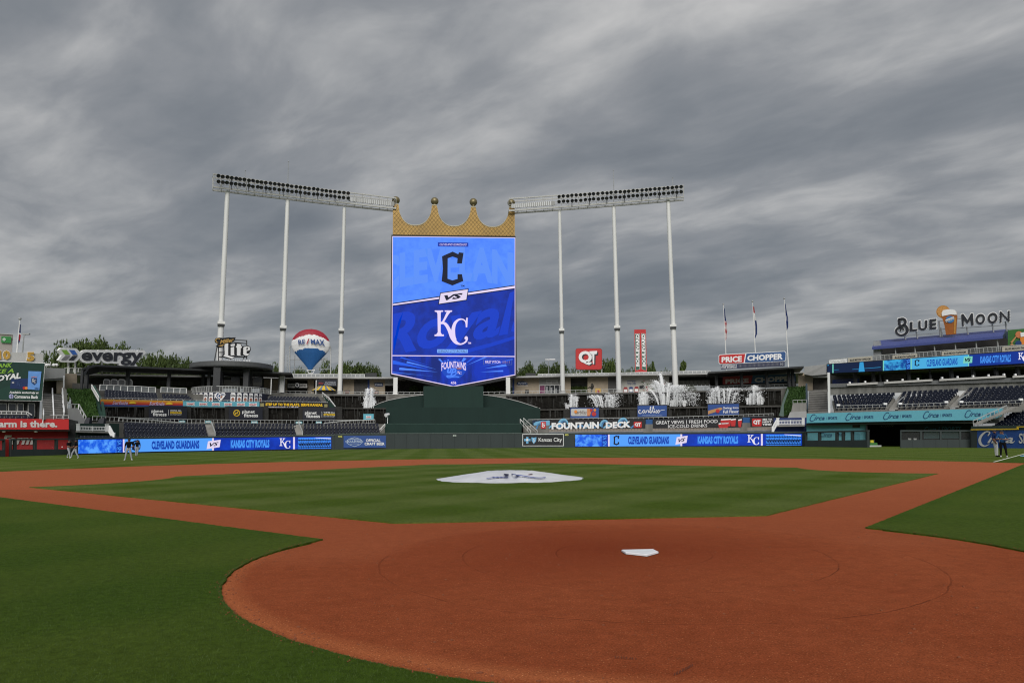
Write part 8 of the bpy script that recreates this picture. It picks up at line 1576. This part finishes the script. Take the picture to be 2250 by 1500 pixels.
# ------------------------------------------------------------------ people on the grass
SKIN = mat('skin', (.22, .11, .07), .6, var=0); SHB = mat('black_shirt', (.006, .007, .010), .9, var=0, spec=.05); PGR = mat('grey_trousers', (.30, .31, .34), .8, var=.06); PWH = mat('white_trousers', (.62, .62, .62), .8, var=.05); PBK = mat('black_trousers', (.008, .008, .009), .9, var=0, spec=.05); SNV = mat('navy_shirt', (.008, .020, .075), .9, var=0, spec=.05); SBL = mat('blue_shirt', (.018, .065, .17), .9, var=0, spec=.05); SHOE = mat('shoe', (.5, .5, .5), .6, var=0); CAPM = mat('cap', (.012, .014, .03), .7, var=0)
def person(la, px, py, h, facing, shirt, trousers, pose, cap=True, shoe=SHOE):
    """one continuous skinned body; hair/cap and hands added as its parts"""
    g = G(px, py, TURF); t = thing('person', la, 'person', g); J = {'pelvis': (0, 0, .53), 'waist': (0, 0, .62), 'chest': (0, .01, .74), 'neck': (0, .01, .835), 'head': (0, -.01, .90), 'top': (0, -.005, .965)}
    R = {'pelvis': .085, 'waist': .078, 'chest': .098, 'neck': .034, 'head': .056, 'top': .042}
    for s_, n_ in ((-1, 'l'), (1, 'r')):
        J.update({n_+'hip': (s_*.055, 0, .50), n_+'kne': (s_*.075, -.01, .28), n_+'ank': (s_*.09, .0, .045), n_+'toe': (s_*.10, -.09, .022), n_+'sho': (s_*.115, .01, .80), n_+'elb': (s_*.15, .02, .64), n_+'wri': (s_*.15, -.05, .51), n_+'han': (s_*.145, -.075, .465)})
        R.update({n_+'hip': .062, n_+'kne': .043, n_+'ank': .028, n_+'toe': .024, n_+'sho': .048, n_+'elb': .033, n_+'wri': .024, n_+'han': .022})
    J.update(pose); E_ = [('pelvis', 'waist', 0), ('waist', 'chest', 0), ('chest', 'neck', 0), ('neck', 'head', 2), ('head', 'top', 2)]
    for n_ in 'lr': E_ += [('pelvis', n_+'hip', 1), (n_+'hip', n_+'kne', 1), (n_+'kne', n_+'ank', 1), (n_+'ank', n_+'toe', 3), ('chest', n_+'sho', 0), (n_+'sho', n_+'elb', 0), (n_+'elb', n_+'wri', 2), (n_+'wri', n_+'han', 2)]
    names = list(J); me = bpy.data.meshes.new('body'); me.from_pydata([J[n] for n in names], [(names.index(a), names.index(b)) for a, b, _ in E_], []); o = bpy.data.objects.new('body', me); COL.objects.link(o)
    o.modifiers.new('s', 'SKIN'); sv = me.skin_vertices[0].data
    for i, n in enumerate(names): sv[i].radius = (R[n], R[n]*(.78 if n in ('chest', 'waist', 'pelvis') else 1)); sv[i].use_root = n == 'pelvis'
    ss = o.modifiers.new('u', 'SUBSURF'); ss.levels = 2; ss.render_levels = 2
    dg = bpy.context.evaluated_depsgraph_get(); bm_ = bpy.data.meshes.new_from_object(o.evaluated_get(dg)); bpy.data.objects.remove(o); b = link(bpy.data.objects.new('body', bm_), t); b.scale = (h,)*3; b.rotation_euler = (0, 0, facing)
    bm_.materials.clear(); [bm_.materials.append(m_) for m_ in (shirt, trousers, SKIN, shoe)]; segs = [(np.array(J[a]), np.array(J[c]), k) for a, c, k in E_]
    for p in bm_.polygons:
        c = np.array(p.center); best = min(segs, key=lambda s_: np.linalg.norm(s_[0]+(s_[1]-s_[0])*min(1, max(0, (c-s_[0])@(s_[1]-s_[0])/((s_[1]-s_[0])@(s_[1]-s_[0]))))-c)); k = best[2]
        if k == 0 and c[2] < .545: k = 1
        p.material_index = k; p.use_smooth = True
    hd = np.array(J['head']); mb = MB(); mb.ball(hd+np.array([0, .006, .035]), .062, 14, 8, 1, 1.1, .72)
    if cap: mb.hexa([hd+np.array(v_) for v_ in ((-.045, -.05, .03), (.045, -.05, .03), (.045, -.12, .022), (-.045, -.12, .022), (-.045, -.05, .038), (.045, -.05, .038), (.04, -.12, .03), (-.04, -.12, .03))])
    c = mb.build('cap' if cap else 'hair', CAPM); c.parent = t; c.scale = (h,)*3; c.rotation_euler = (0, 0, facing)
    mb = MB(); mb.ball(hd+np.array([0, -.062, -.002]), .010, 6, 4); [mb.ball(hd+np.array([s_*.058, 0, -.002]), .013, 6, 4, .5, 1, 1.3) for s_ in (-1, 1)]; c = mb.build('face', SKIN); c.parent = t; c.scale = (h,)*3; c.rotation_euler = (0, 0, facing)
    for n_ in 'lr':
        mb = MB(); a = np.array(J[n_+'wri']); b2 = np.array(J[n_+'han']); d_ = nrm(b2-a); sd_ = nrm(np.cross(d_, np.array([0, 1., .2])))
        for k in range(4): q = b2+sd_*(k-1.5)*.010; mb.tube(q, q+d_*(.036+.006*(k in (1, 2))), .0065, .005, 5)
        mb.tube(b2-d_*.01, b2+sd_*.026+d_*.02, .007, .005, 5); c = mb.build('hand', SKIN); c.parent = t; c.scale = (h,)*3; c.rotation_euler = (0, 0, facing)
    return t
stride = {'lkne': (-.06, -.12, .29), 'lank': (-.06, -.16, .05), 'ltoe': (-.06, -.25, .03), 'rkne': (.07, .05, .28), 'rank': (.08, .17, .06), 'rtoe': (.08, .10, .02), 'relb': (.15, .08, .66), 'rwri': (.14, 0, .56), 'rhan': (.13, -.04, .55), 'lelb': (-.15, -.03, .65), 'lwri': (-.10, -.13, .60), 'lhan': (-.08, -.17, .60)}
person('ballplayer in black shirt walking, left one of the pair by the fence', 150, 1006, 1.80, math.radians(70), SHB, PGR, stride); person('ballplayer in black shirt striding, right one of the pair beside the ribbon board', 164, 1007, 1.80, math.radians(-60), SHB, PGR, stride)
person('ballplayer in black shirt standing with feet apart in front of the left ribbon board', 281, 1011.3, 1.82, math.radians(15), SHB, PGR, {'lank': (-.12, 0, .045), 'ltoe': (-.14, -.09, .022), 'rank': (.15, .02, .045), 'rtoe': (.18, -.07, .022), 'lkne': (-.09, -.01, .28), 'rkne': (.10, 0, .28), 'relb': (.18, .05, .65), 'rwri': (.14, -.08, .60), 'rhan': (.11, -.11, .60)})
person('ballplayer seen from behind in front of the black team letter, half hidden', 300, 1002.3, 1.78, math.radians(200), SHB, PGR, {'rank': (.05, 0, .045), 'rtoe': (.05, -.09, .02), 'rkne': (.05, 0, .28), 'lank': (-.02, 0, .045), 'ltoe': (-.02, -.09, .02), 'lkne': (-.04, 0, .28)})
person('man in navy jacket, white trousers and cap beside the man in blue', 2190, 1003.5, 1.86, math.radians(35), SNV, PWH, {'lelb': (-.16, .03, .66), 'lwri': (-.13, -.04, .54), 'lhan': (-.12, -.06, .50), 'relb': (.19, -.05, .72), 'rwri': (.26, -.10, .72), 'rhan': (.29, -.12, .71)}, shoe=SHB)
person('bald man in blue shirt and black trousers clasping hands in front of the white lettering', 2206, 1004.3, 1.82, math.radians(-35), SBL, PBK, {'lelb': (-.19, -.06, .66), 'lwri': (-.10, -.16, .65), 'lhan': (-.06, -.19, .66), 'relb': (.17, -.05, .65), 'rwri': (.06, -.17, .64), 'rhan': (.02, -.20, .65)}, cap=False)
ball_ = MB(); p = G(135, 1003); ball_.ball((p[0], p[1], zat(YP(p[1]), 132.5, 981.5)), .06, 10, 6); tag(ball_.build('baseball', SIGNW), 'white baseball in flight left of the two walking ballplayers', 'baseball')
# ------------------------------------------------------------------ seats: nearest 300 as objects, the rest joined
single.sort(key=lambda s_: s_[0])
for d_, p, a_, nm_s in single[:300]:
    o = link(bpy.data.objects.new('stadium_seat', seat_me)); o.location = tuple(float(v_) for v_ in p); o.rotation_euler = (0, 0, a_); tag(o, 'navy plastic seat in the '+nm_s, 'seat', 'seats of the '+nm_s)
for d_, p, a_, _ in single[300:]: bulk(p, a_)
tag(mesh('stadium_seats', np.concatenate(bulk_V), [tuple(f) for F_ in bulk_F for f in F_], [NAVYS, SEATC], None, bulk_M), 'rows of navy plastic seats in the left-field and far right-field stands', 'seats', kind='stuff')
